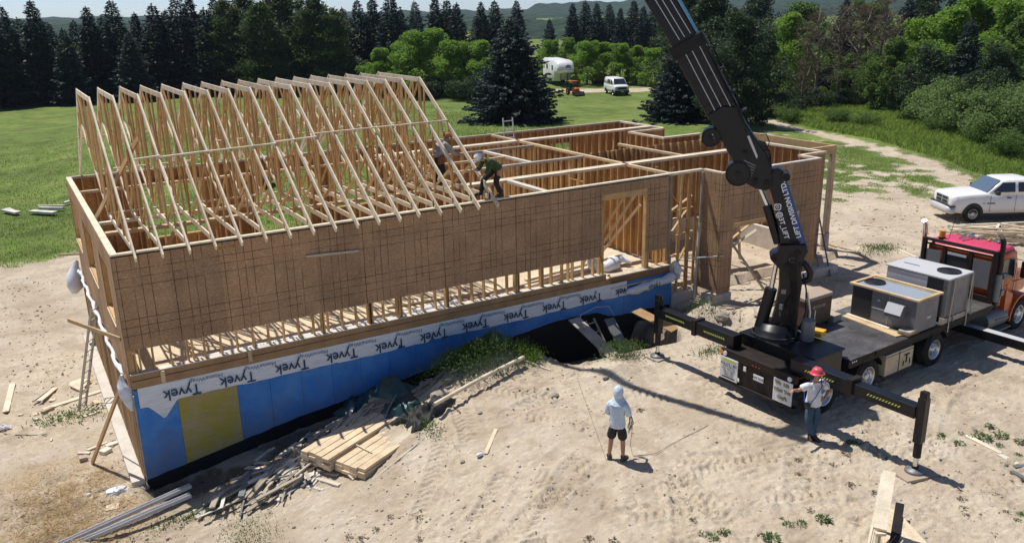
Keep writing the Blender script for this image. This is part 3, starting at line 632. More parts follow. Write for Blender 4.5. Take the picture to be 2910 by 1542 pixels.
# house wrap band with its print
def wrap_sheet():
    xs = np.arange(0.10, 15.35, 0.07); nz = 9; m = MB(); m.sm = True; vs = []
    for x in xs:
        bot = -0.60 + 0.015*math.sin(x*0.9+1) + 0.008*math.sin(x*3.7) - (0.04 if 5.2 < x < 8 else 0) + 0.006*math.sin(x*11)
        if x < 0.95: bot = -0.62 - 0.42*max(0, 1-abs(x-0.62)/0.34)
        for t in (7.02, 8.06):
            bot += 0.16*max(0, 1-abs(x-t)/0.06)
        for k in range(nz):
            z = -0.105 + (bot+0.105)*k/(nz-1); f = k/(nz-1)
            vs.append((x, -0.092 - f*(0.010 + 0.012*(0.5+0.5*math.sin(x*2.3+1.3*math.sin(x*0.7))) + 0.005*math.sin(x*9+k)), z))
    fs = [(i*nz+k, (i+1)*nz+k, (i+1)*nz+k+1, i*nz+k+1) for i in range(len(xs)-1) for k in range(nz-1)]
    m.add(vs, fs); return m.build('house_wrap', M['tyvek'], house, fix=False)
wrap = wrap_sheet(); wrap['label'] = 'white printed wrap band along the top of the blue foam'
xs_t = [1.09, 2.46, 3.89, 5.29, 6.72, 8.10, 9.49, 10.92, 12.34, 13.77, 15.0]
for i, x in enumerate(xs_t):
    sc = 0.40 if i < 10 else 0.34
    text_mesh('printed_word', 'Tyvek' if i < 10 else 'vek', sc, M['wrapink'], basis((x+0.02, -0.135, -0.425 - (0.03 if 4 <= i <= 5 else 0)), (-1, 0, 0.0 + 0.02*math.sin(i)), (0, 0, -1)), wrap, 0.001, weight=0.004, sx=0.92)
    if i < 9: text_mesh('printed_small_word', 'HomeWrap', 0.155, M['wrapink2'], basis((x+0.62, -0.128, -0.21), (-1, 0, 0.02), (0, 0, -1)), wrap, 0.001, sx=1.1)
# bunched wrap roll on the right end and down the gable rim
def crumple(name, pts, r, mat, parent, n=10, seed=1, amp=0.35):
    rg = random.Random(seed); m = MB(); m.sm = True; P = [Vector(q) for q in pts]; vs = []
    for i, c in enumerate(P):
        d, s, u = frame(P[min(i+1, len(P)-1)] - P[max(i-1, 0)]); rr = r[i] if isinstance(r, list) else r
        for j in range(n):
            k = rr*(1 + amp*rg.uniform(-1, 1)); a = 2*PI*j/n; vs.append(c + (s*math.cos(a) + u*math.sin(a))*k)
    m.add(vs, [(i*n+j, i*n+(j+1) % n, (i+1)*n+(j+1) % n, (i+1)*n+j) for i in range(len(P)-1) for j in range(n)] + [tuple(range(n)), tuple(range((len(P)-1)*n, len(P)*n))])
    return m.build(name, mat, parent, fix=False)
crumple('rolled_wrap', [(15.15+0.16*i, -0.19+0.02*math.sin(i), -0.50+0.016*i+0.02*math.sin(i*1.7)) for i in range(15)], [0.05, 0.09, 0.12] + [0.135]*9 + [0.15, 0.12, 0.07], M['tyvek'], house, 12, 4, 0.22)
crumple('torn_wrap_end', [(17.28, -0.12, 0.22), (17.36, -0.18, 0.1), (17.42, -0.2, -0.1), (17.42, -0.18, -0.3), (17.36, -0.14, -0.45)], [0.06, 0.14, 0.17, 0.13, 0.04], M['tyvek'], house, 9, 9, 0.4)
text_mesh('printed_word', 'Tyvek', 0.24, M['wrapink'], basis((16.3, -0.335, -0.40), (-1, 0, -0.1), (0, -0.3, -1)), wrap, 0.001)
crumple('bunched_side_wrap', [(-0.12-0.03*math.sin(i*1.3), 11.9-0.33*i, -0.02-0.03*math.sin(i*2.1)) for i in range(36)], [0.038+0.02*(i % 3)/2 for i in range(36)], M['tyvek'], house, 8, 5, 0.35)
crumple('hanging_wrap_end', [(-0.18, 0.10, 0.25), (-0.2, 0.0, 0.05), (-0.17, -0.08, -0.15), (-0.13, -0.12, -0.4), (-0.08, -0.14, -0.62)], [0.04, 0.10, 0.12, 0.09, 0.03], M['tyvek'], house, 9, 6, 0.45)
crumple('hanging_wrap_flap', [(-0.12, 11.9, 0.3), (-0.22, 11.9, 0.05), (-0.30, 11.85, -0.25), (-0.36, 11.75, -0.6), (-0.40, 11.7, -0.85)], [0.04, 0.15, 0.22, 0.26, 0.08], M['plasticwhite'], house, 9, 8, 0.3)
# garage front
m = MB()
m.box((18.58, -0.945, -0.93), (19.2, -0.935, 3.235)); m.box((19.202, -0.945, 1.46), (22.5, -0.935, 3.235)); m.box((22.502, -0.945, -0.93), (23.46, -0.935, 3.235))
m.box((18.565, -0.934, -0.93), (18.575, 0.0, 3.235)); m.box((23.462, -0.93, -0.93), (23.47, 0.0, 3.235)); m.box((23.472, -0.012, -0.93), (24.8, 0.0, 3.235))
gw = m.build('garage_front_wall', M['osb'], house); gw['label'] = 'projecting garage front with a wide open doorway'
m = MB()
for x in (18.62, 18.95, 19.14): m.box((x, -0.93, -0.93), (x+0.04, -0.80, 3.2))
for x in (22.52, 22.9, 23.3): m.box((x, -0.93, -0.93), (x+0.04, -0.80, 3.2))
m.box((19.2, -0.93, 1.3), (22.5, -0.80, 1.45)); m.box((18.56, -0.93, -0.97), (19.2, -0.79, -0.935)); m.build('studs', M['stud'], gw)
# open entry: posts and braces between the long wall and the garage
m0 = [((17.42, 0.9, -0.9), (17.45, 0.9, 3.19), 0.09, 0.04, 'stud'), ((17.9, 1.6, -0.9), (17.9, 1.6, 3.19), 0.14, 0.05, 'stud'), ((18.3, 1.2, -0.9), (18.32, 1.2, 3.19), 0.09, 0.04, 'brownwood'), ((18.6, 0.3, -0.9), (18.6, 0.3, 3.19), 0.09, 0.05, 'brownwood'), ((17.5, 1.3, 1.2), (18.5, 0.4, 2.3), 0.04, 0.09, 'lumber'), ((17.3, 0.2, 1.9), (18.4, 0.25, 1.93), 0.04, 0.09, 'stud'), ((17.13, -0.02, 0.1), (17.13, -0.02, 3.19), 0.09, 0.06, 'worn'), ((17.20, 0.10, -1.0), (17.20, 0.10, 3.19), 0.09, 0.06, 'brownwood'), ((17.62, 0.08, -1.2), (17.72, 0.08, 3.19), 0.08, 0.05, 'stud'),
      ((18.02, 0.05, -1.2), (18.04, 0.05, 3.19), 0.14, 0.06, 'stud'), ((18.46, -0.05, -1.25), (18.52, -0.05, 3.19), 0.09, 0.06, 'worn'), ((18.30, -0.12, -1.35), (18.48, -0.06, 1.4), 0.09, 0.05, 'whitewood'),
      ((17.24, 0.3, 0.95), (18.5, 0.3, 1.05), 0.05, 0.09, 'stud'), ((17.1, 0.2, -0.9), (18.4, 0.3, 0.8), 0.04, 0.09, 'stud'), ((17.3, 0.45, 0.7), (18.5, 0.45, 2.0), 0.04, 0.09, 'lumber'),
      ((17.2, 0.5, 2.9), (18.1, 0.5, 1.9), 0.04, 0.09, 'stud'), ((17.2, 0.6, 0.15), (18.3, 0.6, 0.18), 0.05, 0.14, 'stud'), ((18.2, 2.4, 3.0), (17.3, 1.2, 1.4), 0.04, 0.09, 'lumber')]
for p, q, a, c, mt in m0:
    m = MB(); m.bar(p, q, a, c, up=(0, 1, 0)); m.build('entry_post' if abs(p[2]-q[2]) > 3 else 'entry_brace', M[mt], house)
m = MB(); m.bar((17.7, -0.35, 0.32), (18.75, -1.0, 0.40), 0.03, 0.04); m.build('thin_brace', M['whitewood'], house)
# crossed props inside the garage door
for p, q, mt in (((19.2, -0.6, 1.0), (20.7, -1.35, -1.3), 'worn'), ((20.8, 0.2, 1.45), (19.0, 0.5, -0.9), 'stud'), ((20.2, 1.6, 1.6), (20.25, 1.6, -0.95), 'stud'), ((20.3, 1.5, 1.5), (20.32, 1.5, -0.95), 'lumber'),
                 ((21.0, 0.6, 1.4), (22.2, 1.5, -0.9), 'lumber'), ((22.4, 0.5, 1.2), (20.0, 1.5, -0.8), 'lumber'), ((19.6, 1.2, 1.2), (20.4, 2.2, -1.0), 'lumber'), ((21.7, 0.3, 0.6), (21.2, 2.0, -0.9), 'whitewood')):
    m = MB(); m.bar(p, q, 0.05, 0.10, up=(0, 1, 0)); m.build('prop_brace', M[mt], house)
# porch beams and corner post
m = MB(); m.bar((26.22, 0.66, 3.11), (26.4, 5.8, 3.11), 0.12, 0.33); m.bar((24.85, 0.72, 3.11), (26.15, 0.72, 3.11), 0.12, 0.33); m.bar((24.7, 5.86, 3.11), (26.45, 5.86, 3.11), 0.12, 0.33); m.build('porch_beam', M['lumber'], house)
for dx, mt in ((-0.09, 'worn'), (0.0, 'stud'), (0.09, 'lumber')):
    m = MB(); m.box((26.12+dx, 0.66, -0.25), (26.2+dx, 0.80, 2.94)); m.build('porch_post', M[mt], house)
m = MB(); m.cyl((26.16, 0.73, -1.2), (26.16, 0.73, -0.25), 0.17, 0.16, 14); m.build('post_pier', M['concrete'], house)
for dx in (0.0,):
    m = MB(); m.box((26.33, 5.72, -0.9), (26.47, 5.86, 2.94)); m.build('porch_post', M['stud'], house)
# loose diagonal props seen inside, below the rafters
for p, q in (((14.9, 1.9, 0.0), (15.5, 0.2, 2.9)), ((15.3, 2.0, 0.0), (15.95, 0.2, 2.85)), ((15.6, 2.1, 0.0), (16.1, 0.3, 2.3)), ((17.4, 4.5, 0.0), (18.2, 2.6, 3.1)), ((18.2, 4.2, -0.9), (18.6, 2.6, 3.1)),
             ((14.4, 1.4, 2.7), (14.1, 0.3, 1.6)), ((13.2, 9.4, 3.1), (12.6, 7.5, 0.0)), ((11.6, 9.3, 0.0), (12.9, 9.3, 3.0)), ((0.3, 3.5, 0.0), (1.9, 2.6, 3.1))):
    m = MB(); m.bar(p, q, 0.038, 0.09); m.build('diagonal_prop', M['lumber'], house)
for p, q in (((0.5, 0.6, 3.35), (0.62, 5.2, 6.0)), ((0.15, 4.6, 3.2), (1.35, 3.1, 5.5))):
    m = MB(); m.bar(p, q, 0.19, 0.04, up=(1, 0, 0)); m.build('gable_brace', M['brownwood'], house)
# lumber and scraps lying on the floor deck, each a thing
def board(p, q, wd, ht, mat, label, group, name='plank', up=(0, 0, 1), cat='plank'):
    m = MB(); m.bar(p, q, wd, ht, up); o = m.build(name, M[mat]); return tag(o, label, cat, group)
board((11.9, 0.9, 0.05), (15.9, 1.5, 0.05), 0.24, 0.09, 'truss', 'thick pale plank on the floor deck inside the doorway opening', None)
board((12.3, 1.5, 0.05), (16.6, 2.1, 0.05), 0.14, 0.06, 'truss', 'thinner plank behind the thick one on the floor deck', None)
board((7.6, 0.9, 0.05), (9.6, 0.55, 0.05), 0.24, 0.05, 'lumber', 'plank lying under the studs behind the middle of the front wall', None)
board((7.4, 1.6, 0.06), (10.1, 1.3, 0.06), 0.14, 0.05, 'truss', 'long plank farther in on the floor deck, middle of the front wall', None)
m = MB(); m.box((9.2, 0.9, 0.01), (10.6, 2.1, 0.035)); tag(m.build('floor_sheet', M['tanlid']), 'brown board sheet lying on the floor deck behind the front studs', 'board')
crumple_roll = crumple('wrap_roll', [(1.9+0.28*i, 0.42+0.02*math.sin(i), 0.10) for i in range(20)], 0.10, M['tyvek'], None, 10, 12, 0.12)
tag(crumple_roll, 'long white wrap bundle lying inside along the left front studs', 'wrap roll')
text_mesh('printed_word', 'HomeWrap', 0.2, M['wrapink2'], basis((3.5, 0.315, 0.16), (-1, 0, 0), (0, -0.4, -1)), crumple_roll); text_mesh('printed_word', 'HomeWrap', 0.2, M['wrapink2'], basis((5.4, 0.315, 0.16), (-1, 0, 0), (0, -0.4, -1)), crumple_roll)
m = MB(); m.sm = True; m.tube([(14.6+0.2*i, 1.0+0.25*math.sin(i*1.3), 0.18+0.1*math.sin(i*2)) for i in range(9)], [0.05, 0.2, 0.25, 0.2, 0.26, 0.2, 0.22, 0.15, 0.04], 9)
tag(m.build('plastic_sheet', M['plasticwhite']), 'crumpled white plastic heap on the deck inside the doorway', 'plastic sheet')
crumple_c = crumple('wrap_roll', [(7.2+0.22*i, 0.4, 0.14) for i in range(10)], 0.15, M['plasticwhite'], None, 9, 22, 0.2)
tag(crumple_c, 'short white wrap bundle inside, right of the long one', 'wrap roll')
m = MB(); m.bar((20.6, 1.0, 1.35), (19.75, 1.2, -0.75), 0.03, 0.10, up=(0, 1, 0)); tag(m.build('spirit_level', M['hivis']), 'long yellow strap bar leaning in the garage opening', 'bar')
# ------------------------------------------------------------------ roof trusses
def make_truss(x0):
    t = thing('roof_truss', 'x', 'roof truss', (x0, 0, 0), 0, 'roof trusses standing in a row on the long wall')
    W = 0.040
    def mem(name, segs, mat='truss', ht=0.09):
        for p, q in segs:
            m = MB(); m.bar((0, p[0], p[1]), (0, q[0], q[1]), W, ht); m.build(name, M[mat], t)
    sl = (6.49-3.19)/(4.593+0.3446)
    mem('top_chord', [((-0.36, 3.165), (4.62, 6.49)), ((8.02, 6.49), (12.38, 3.2))], 'truss', 0.14)
    mem('flat_top_chord', [((4.60, 6.45), (8.08, 6.45))], 'truss', 0.14)
    mem('bottom_chord', [((0.02, 3.34), (4.45, 3.34))], 'truss', 0.13); mem('vault_chord', [((4.4, 3.36), (8.3, 5.42)), ((8.3, 5.42), (12.0, 3.36))], 'truss', 0.10)
    mem('web', [((0.10, 3.28), (0.10, 3.47)), ((4.52, 3.4), (4.60, 6.36)), ((4.42, 3.4), (4.30, 6.18)), ((4.40, 3.4), (2.55, 5.06)), ((2.5, 3.4), (2.45, 5.0)), ((2.4, 3.4), (1.25, 4.14)),
                ((4.70, 6.4), (6.3, 4.42)), ((6.34, 4.45), (6.34, 6.37)), ((7.95, 6.4), (6.42, 4.45)), ((8.06, 6.38), (8.3, 5.46)), ((8.35, 5.4), (9.6, 5.2)), ((9.6, 5.25), (9.9, 4.55)), ((5.2, 3.85), (5.15, 6.37)), ((4.75, 3.6), (4.66, 6.36)), ((3.4, 3.4), (3.38, 5.62)), ((3.3, 5.55), (2.5, 3.4)), ((7.2, 4.9), (7.2, 6.37)), ((5.25, 6.37), (6.2, 4.4)), ((7.15, 6.37), (6.4, 4.45)), ((1.3, 3.4), (1.25, 4.2)), ((10.3, 4.35), (10.9, 4.15)), ((9.0, 5.1), (8.9, 5.9))], 'stud', 0.07)
    return t
t0 = make_truss(0.485)
ordn = ['first', 'second', 'third', 'fourth', 'fifth', 'sixth', 'seventh', 'eighth', 'ninth', 'tenth', 'eleventh', 'twelfth', 'thirteenth', 'fourteenth', 'fifteenth', 'sixteenth', 'last']
for i in range(17):
    o = t0 if i == 0 else copy_tree(t0)
    o.location.x = 0.485 + 0.61*i + rnd.uniform(-0.012, 0.012); o.rotation_euler = (0, rnd.uniform(-0.004, 0.004), rnd.uniform(-0.003, 0.003))
    if i == 12: o.location.y = 0.16
    o['label'] = ('first roof truss at the left gable end' if i == 0 else 'last roof truss at the right, held by the green shirted worker' if i == 16 else
                  ordn[i] + ' roof truss counted from the left gable end')
def roofpt(x, y, up=0.0): return (x, y, 3.165+0.07 + (6.49-3.165)/(4.98)*(y+0.36) + up)
def brace(p, q, lab, a=0.075, c=0.035, mat='truss'):
    m = MB(); m.bar(p, q, a, c); tag(m.build('truss_brace', M[mat]), lab, 'brace', 'boards nailed across the trusses')
bl = [(1.1, 1.75, 2.36, 'first spacer board from the left across the front rafters'), (1.70, 2.95, 2.36, 'second spacer board from the left across the front rafters'), (2.93, 4.80, 2.40, 'third spacer board from the left across the front rafters'),
      (4.78, 6.0, 2.50, 'fourth spacer board from the left across the front rafters'), (5.98, 10.28, 2.66, 'spacer board at the right end of the front rafters')]
for a, c, y, lab in bl: brace(roofpt(a, y, 0.035), roofpt(c, y+0.05, 0.035), lab)
for a, c, y, z, lab in ((0.5, 3.8, 5.0, 4.5, 'left lateral board through the truss webs'), (3.9, 7.4, 6.1, 4.86, 'middle lateral board through the truss webs'), (7.0, 10.3, 6.2, 4.90, 'right lateral board through the truss webs'), (0.4, 3.0, 9.9, 4.85, 'left lateral board low on the rear slope'),
                        (3.2, 6.8, 9.95, 4.83, 'middle lateral board low on the rear slope'), (6.6, 10.9, 9.7, 4.95, 'right lateral board low on the rear slope')):
    brace((a, y, z), (c, y+0.05, z), lab)
brace((0.5, 4.1, 3.44), (5.3, 4.1, 3.44), 'left flat board on the lower truss chords', 0.09); brace((5.1, 4.15, 3.44), (10.3, 4.1, 3.44), 'right flat board on the lower truss chords', 0.09)
# ------------------------------------------------------------------ crane truck (x forward, y to its far side, z up from the ground)
TR = math.radians(3.1); TO = Vector((13.6, -7.35, -1.3))
truck = thing('crane_truck', 'black flatbed truck with orange cab and raised knuckle boom crane', 'crane truck', TO, TR)
def part(mb, name, mat, parent=None, bevel=0.0, label=None, **k):
    o = mb.build(name, M[mat] if isinstance(mat, str) else [M[q] for q in mat], parent or truck, bevel, **k)
    if label: o['label'] = label
    return o
# frame rails and rear bulkhead
m = MB(); m.box((0.3, -0.45, 0.72), (12.3, -0.30, 0.98)); m.box((0.3, 0.30, 0.72), (12.3, 0.45, 0.98))
for x in (1.9, 3.7, 5.2, 7.0, 8.6): m.box((x, -0.29, 0.76), (x+0.12, 0.29, 0.93))
for x in (1.2, 2.98, 6.11): m.cyl((x, -0.95, 0.5), (x, 0.95, 0.5), 0.09, n=10); m.box((x-0.3, -0.5, 0.45), (x+0.3, -0.46, 0.7)); m.box((x-0.3, 0.46, 0.45), (x+0.3, 0.5, 0.7))
m.cyl((10.89, -0.9, 0.5), (10.89, 0.9, 0.5), 0.08, n=10)
part(m, 'chassis', 'blackrough')
m = MB(); m.box((0.0, -1.22, 1.08), (0.10, 1.16, 1.30)); m.box((0.02, -0.62, 0.45), (0.09, 0.52, 1.078)); m.box((-0.02, -1.24, 0.40), (0.14, 1.18, 0.47)); m.box((0.10, -1.22, 1.20), (0.75, 1.16, 1.26))
rb_ = part(m, 'rear_bumper', 'rustblack', bevel=0.012)
for y0, y1, nm in ((0.54, 1.12, 'left'), (-1.16, -0.60, 'right')):
    m = MB(); m.box((-0.035, y0, 0.50), (-0.012, y1, 1.10)); s = part(m, 'sign_board', 'signwhite', rb_, bevel=0.004)
    s['label'] = 'white sign with a phone number' if nm == 'left' else 'white sign with yellow green lettering'
def rtext(body, y, z, size, mat, par, x=-0.042, **k):
    return text_mesh('lettering', body, size, M[mat], basis((x, y, z), (0, -1, 0), (0, 0, 1)), par, 0.001, **k)
m = MB(); m.box((-0.039, 0.60, 1.0), (-0.036, 1.05, 1.07)); part(m, 'sign_stripe', 'siggreen', rb_)
rtext('416-315-1407', 0.83, 0.93, 0.095, 'signink', rb_, weight=0.002)
for k, (t, z, s) in enumerate((('LIFTING SERVICE', 0.86, 0.052), ('ROOF  TRUSS  STEEL', 0.795, 0.05), ('HIAB  AC  TREES', 0.735, 0.05), ('POOLS  TUBS', 0.68, 0.05), ('SHEDS  GLASS', 0.625, 0.05))): rtext(t, 0.83, z, s, 'signink', rb_)
m = MB(); m.box((-0.038, 0.62, 0.545), (-0.036, 1.04, 0.58)); part(m, 'sign_stripe', 'signink', rb_)
for t, y, z, s in (('We', -0.74, 1.0, 0.115), ('Lift', -0.98, 1.0, 0.115), ('What', -0.75, 0.82, 0.11), ('You', -1.03, 0.82, 0.11), ("Can't", -0.88, 0.64, 0.13)):
    rtext(t, y, z, s, 'signink', rb_, weight=0.009); rtext(t, y, z, s, 'siggreen', rb_, x=-0.046, weight=0.001)
m = MB(); m.box((-0.03, -0.28, 0.80), (-0.012, 0.03, 0.95)); pl_ = part(m, 'number_plate', 'signwhite', rb_); 
rtext('AM 7029', -0.125, 0.875, 0.085, 'signink', rb_, x=-0.034)
m = MB(); m.box((-0.03, 0.28, 0.92), (-0.01, 0.36, 1.04)); part(m, 'vehicle_tag', 'signwhite', rb_)
for y in (1.0, -1.05):
    m = MB(); m.cyl((-0.03, y, 1.19), (0.0, y, 1.19), 0.062, n=16); part(m, 'tail_light', 'signwhite', rb_)
for y in (1.13, -0.1, 0.0, 0.1):
    m = MB(); m.box((-0.02, y-0.04 if y < 1 else y-0.05, 1.14), (0.0, y+0.0 if y < 1 else y+0.03, 1.16 if y < 1 else 1.25)); part(m, 'marker_light', 'amber' if y > 1 else 'redlens', rb_)
# wheels
def wheel(x, y, r=0.50, wd=0.28, side=-1, parent=truck, rimmat='rim', name='wheel'):
    m = MB(); prof = [(r*0.60, -wd/2), (r*0.93, -wd/2), (r, -wd/2+0.04), (r, wd/2-0.04), (r*0.93, wd/2), (r*0.60, wd/2), (r*0.60, -wd/2)]
    m.lathe(prof, (x, y, r), 30, 'y'); t = part(m, name, 'rubber', parent)
    m = MB(); s = side; o = y + s*wd/2
    m.lathe([(r*0.60, -s*0.03), (r*0.57, s*0.004), (r*0.53, -s*0.03), (r*0.44, -s*0.11), (r*0.30, -s*0.11), (r*0.27, -s*0.04), (r*0.16, s*0.0), (0.001, s*0.005)], (x, o, r), 30, 'y')
    for k in range(10):
        a = 2*PI*k/10; m.cyl((x+r*0.22*math.cos(a), o-s*0.04, r+r*0.22*math.sin(a)), (x+r*0.22*math.cos(a), o-s*0.005, r+r*0.22*math.sin(a)), 0.014, n=6)
    rm = part(m, 'rim', rimmat, t, fix=False)
    m = MB()
    for k in range(8):
        a = 2*PI*k/8+0.2; m.cyl((x+r*0.38*math.cos(a), o-s*0.107, r+r*0.38*math.sin(a)), (x+r*0.38*math.cos(a), o-s*0.099, r+r*0.38*math.sin(a)), r*0.065, n=8)
    part(m, 'hand_hole', 'coil', t); return t
for x in (1.2, 2.98, 6.11):
    for y, s in ((-1.10, -1), (1.10, 1)): wheel(x, y, 0.5, 0.30, s)
    for y in (-0.76, 0.76): 
        if x != 1.2: m = MB(); m.lathe([(0.30, -0.13), (0.47, -0.13), (0.5, -0.09), (0.5, 0.09), (0.47, 0.13), (0.30, 0.13), (0.3, -0.13)], (x, y, 0.5), 24, 'y'); part(m, 'inner_tyre', 'rubber')
for y, s in ((-1.08, -1), (1.08, 1)): wheel(10.89, y, 0.5, 0.30, s)
def fender(x, y0, y1, r=0.60, z=0.5, a0=20, a1=160, mat='blackrough', t=0.025):
    m = MB(); n = 12; P = [(x + rr*math.cos(math.radians(a0+(a1-a0)*i/n)), z + rr*math.sin(math.radians(a0+(a1-a0)*i/n))) for rr in (r,) for i in range(n+1)]
    Q = [(x + (r+t)*math.cos(math.radians(a0+(a1-a0)*i/n)), z + (r+t)*math.sin(math.radians(a0+(a1-a0)*i/n))) for i in range(n+1)]
    for i in range(n): m.prism([P[i], P[i+1], Q[i+1], Q[i]], (0, 0, 0), (1, 0, 0), (0, 0, 1), (0, 1, 0), y0, y1)
    return m
for x in (2.98, 6.11): part(fender(x, -1.26, -0.95, 0.60), 'mudguard', 'blackrough'); part(fender(x, 0.95, 1.26, 0.60), 'mudguard', 'blackrough')
# flat deck
m = MB(); m.box((2.1, -1.25, 1.10), (9.15, 1.25, 1.17)); m.box((2.1, -1.25, 0.98), (9.0, -1.17, 1.098)); m.box((2.1, 1.17, 0.98), (9.0, 1.25, 1.098)); m.box((2.05, -1.25, 1.0), (2.098, 1.25, 1.17))
for x in np.arange(2.5, 9, 0.45): m.box((x, -1.16, 1.0), (x+0.08, 1.16, 1.098))
part(m, 'deck_frame', 'blackrough')
def deckmat():
    m = NT('worn_black_deck'); v = m.coord(); n1 = m.noise(1.3, 6, 0.65, v); n2 = m.noise(7, 5, 0.7, m.coord(scale=(1, 3, 1)))
    c = m.ramp(n1, [(0.3, (0.035, 0.034, 0.036)), (0.55, (0.085, 0.082, 0.084)), (0.75, (0.15, 0.14, 0.135))]); c = m.mix(0.7, c, m.ramp(n2, [(0.35, 0.6), (0.7, 1.5)]), 'MULTIPLY')
    m.base(c).set(0.5, spec=0.45); m.bump(n2, 0.15, 0.004); return m.m
M['deck'] = deckmat()
m = MB(); m.box((2.12, -1.24, 1.175), (9.1, 1.24, 1.20)); part(m, 'deck_plate', 'deck', bevel=0.005)
m = MB(); m.box((3.2, -1.275, 1.08), (9.0, -1.252, 1.2))
for x in np.arange(4.9, 8.9, 0.12): m.box((x, -1.282, 1.15), (x+0.035, -1.276, 1.175))
part(m, 'side_rail', 'rustblack')
for x in (2.18, 2.26, 2.34): m = MB(); m.box((x, -1.262, 1.11), (x+0.04, -1.252, 1.15)); part(m, 'marker_light', 'signwhite')
m = MB(); m.box((3.70, -1.27, 0.33), (4.98, -0.85, 0.93)); tb = part(m, 'tool_box', 'cream', bevel=0.015)
m = MB(); m.box((4.30, -1.278, 0.35), (4.33, -1.272, 0.91)); m.box((3.72, -1.276, 0.86), (4.96, -1.272, 0.875)); m.bar((4.55, -1.28, 0.75), (4.78, -1.28, 0.75), 0.02, 0.03); m.bar((4.66, -1.28, 0.52), (4.66, -1.28, 0.75), 0.02, 0.04, up=(1, 0, 0)); m.bar((4.52, -1.28, 0.44), (4.54, -1.28, 0.58), 0.02, 0.02, up=(1, 0, 0)); m.bar((4.84, -1.28, 0.45), (4.82, -1.28, 0.60), 0.02, 0.02, up=(1, 0, 0)); part(m, 'door_gap', 'rustblack', tb)
m = MB(); m.cyl((8.9, -1.0, 0.62), (10.05, -1.0, 0.62), 0.30, n=20); m.box((9.1, -1.32, 0.32), (10.1, -1.02, 0.36)); m.box((9.1, -1.26, 0.55), (10.1, -1.05, 0.60)); part(m, 'fuel_tank', 'steelgrey')
# headache rack
m = MB()
for y in (-1.08, 1.12): m.box((9.12, y-0.06, 1.2), (9.24, y+0.06, 2.72))
m.box((9.12, -1.14, 2.722), (9.24, 1.18, 2.80)); m.box((9.13, -1.01, 1.2), (9.23, 1.05, 1.38)); m.box((9.14, -0.42, 1.382), (9.22, -0.30, 2.60)); m.box((9.14, 0.40, 1.382), (9.22, 0.52, 2.60)); m.box((9.14, -1.01, 2.60), (9.22, 1.05, 2.64))
rk = part(m, 'headache_rack', 'rustblack', bevel=0.01)
for y0, y1 in ((-0.98, -0.46), (0.56, 1.02)):
    m = MB(); m.box((9.15, y0, 1.6), (9.18, y1, 2.45)); part(m, 'grey_panel', 'steelgrey', rk)
m = MB(); m.box((9.19, -0.29, 1.5), (9.20, 0.39, 2.45)); part(m, 'rack_window', 'coil', rk)
m = MB(); m.box((9.11, -0.25, 2.42), (9.118, 0.33, 2.50)); part(m, 'light_bar', 'steellight', rk)
# cab
def loft(m, rings, cap=True):
    n = len(rings[0]); vs = [q for r in rings for q in r]
    m.add(vs, [(i*n+j, i*n+(j+1) % n, (i+1)*n+(j+1) % n, (i+1)*n+j) for i in range(len(rings)-1) for j in range(n)] + ([tuple(range(n))[::-1], tuple(range((len(rings)-1)*n, len(rings)*n))] if cap else []))
def rrect(x, y0, y1, z0, z1, r, n=4):
    P = []
    for cy, cz, a in ((y1-r, z1-r, 0), (y0+r, z1-r, 90), (y0+r, z0+r, 180), (y1-r, z0+r, 270)):
        for k in range(n+1): t = math.radians(a+90*k/n); P.append((x, cy+r*math.cos(t), cz+r*math.sin(t)))
    return P
m = MB(); m.sm = True; loft(m, [rrect(9.34, -1.0, 1.04, 0.95, 2.55, 0.08), rrect(9.36, -1.04, 1.08, 0.85, 2.62, 0.1), rrect(10.55, -1.04, 1.08, 0.85, 2.60, 0.1), rrect(10.85, -0.98, 1.02, 0.85, 2.1, 0.1), rrect(11.0, -0.9, 0.94, 0.85, 1.8, 0.1)])
cab = part(m, 'cab', 'orange', fix=False); cab['label'] = 'orange day cab with a sun faded red roof'
m = MB(); m.sm = True; loft(m, [rrect(9.36, -0.95, 1.0, 2.60, 2.66, 0.03, 2), rrect(9.5, -1.0, 1.04, 2.60, 2.76, 0.07, 2), rrect(10.4, -0.98, 1.02, 2.58, 2.74, 0.07, 2), rrect(10.68, -0.9, 0.94, 2.54, 2.60, 0.02, 2)]); part(m, 'cab_roof', 'pinkred', cab, fix=False)
m = MB(); m.box((9.33, -0.9, 2.5), (9.336, 0.95, 2.6)); part(m, 'rear_cab_trim', 'orange', cab)
m = MB(); m.box((9.32, -0.35, 1.75), (9.338, 0.42, 2.35)); part(m, 'rear_window', 'glass', cab)
m = MB(); m.prism([(9.75, 1.75), (10.55, 1.75), (10.42, 2.4), (9.78, 2.42)], (0, -1.045, 0), (1, 0, 0), (0, 0, 1), (0, -1, 0), 0, 0.012); part(m, 'side_window', 'glass', cab)
m = MB(); m.box((9.62, -1.055, 0.9), (9.635, -1.043, 2.5)); m.box((10.6, -1.055, 0.9), (10.615, -1.043, 2.2)); part(m, 'door_gap', 'rustblack', cab)
m = MB(); m.sm = True; loft(m, [rrect(10.9, -0.80, 0.84, 0.8, 1.80, 0.16), rrect(11.8, -0.66, 0.70, 0.8, 1.66, 0.18), rrect(12.5, -0.55, 0.59, 0.75, 1.5, 0.2)]); part(m, 'bonnet', 'orange', fix=False)
part(fender(10.89, -1.28, -0.78, 0.64, 0.5, -5, 185, 'orange', 0.06), 'front_wing', 'orange'); part(fender(10.89, 0.82, 1.28, 0.64, 0.5, -5, 185, 'orange', 0.06), 'front_wing', 'orange')
m = MB(); m.prism([(9.9, 0.45), (10.26, 0.45), (10.30, 1.3), (9.85, 1.5)], (0, -1.22, 0), (1, 0, 0), (0, 0, 1), (0, 1, 0), 0, 0.2); part(m, 'step_panel', 'orange')
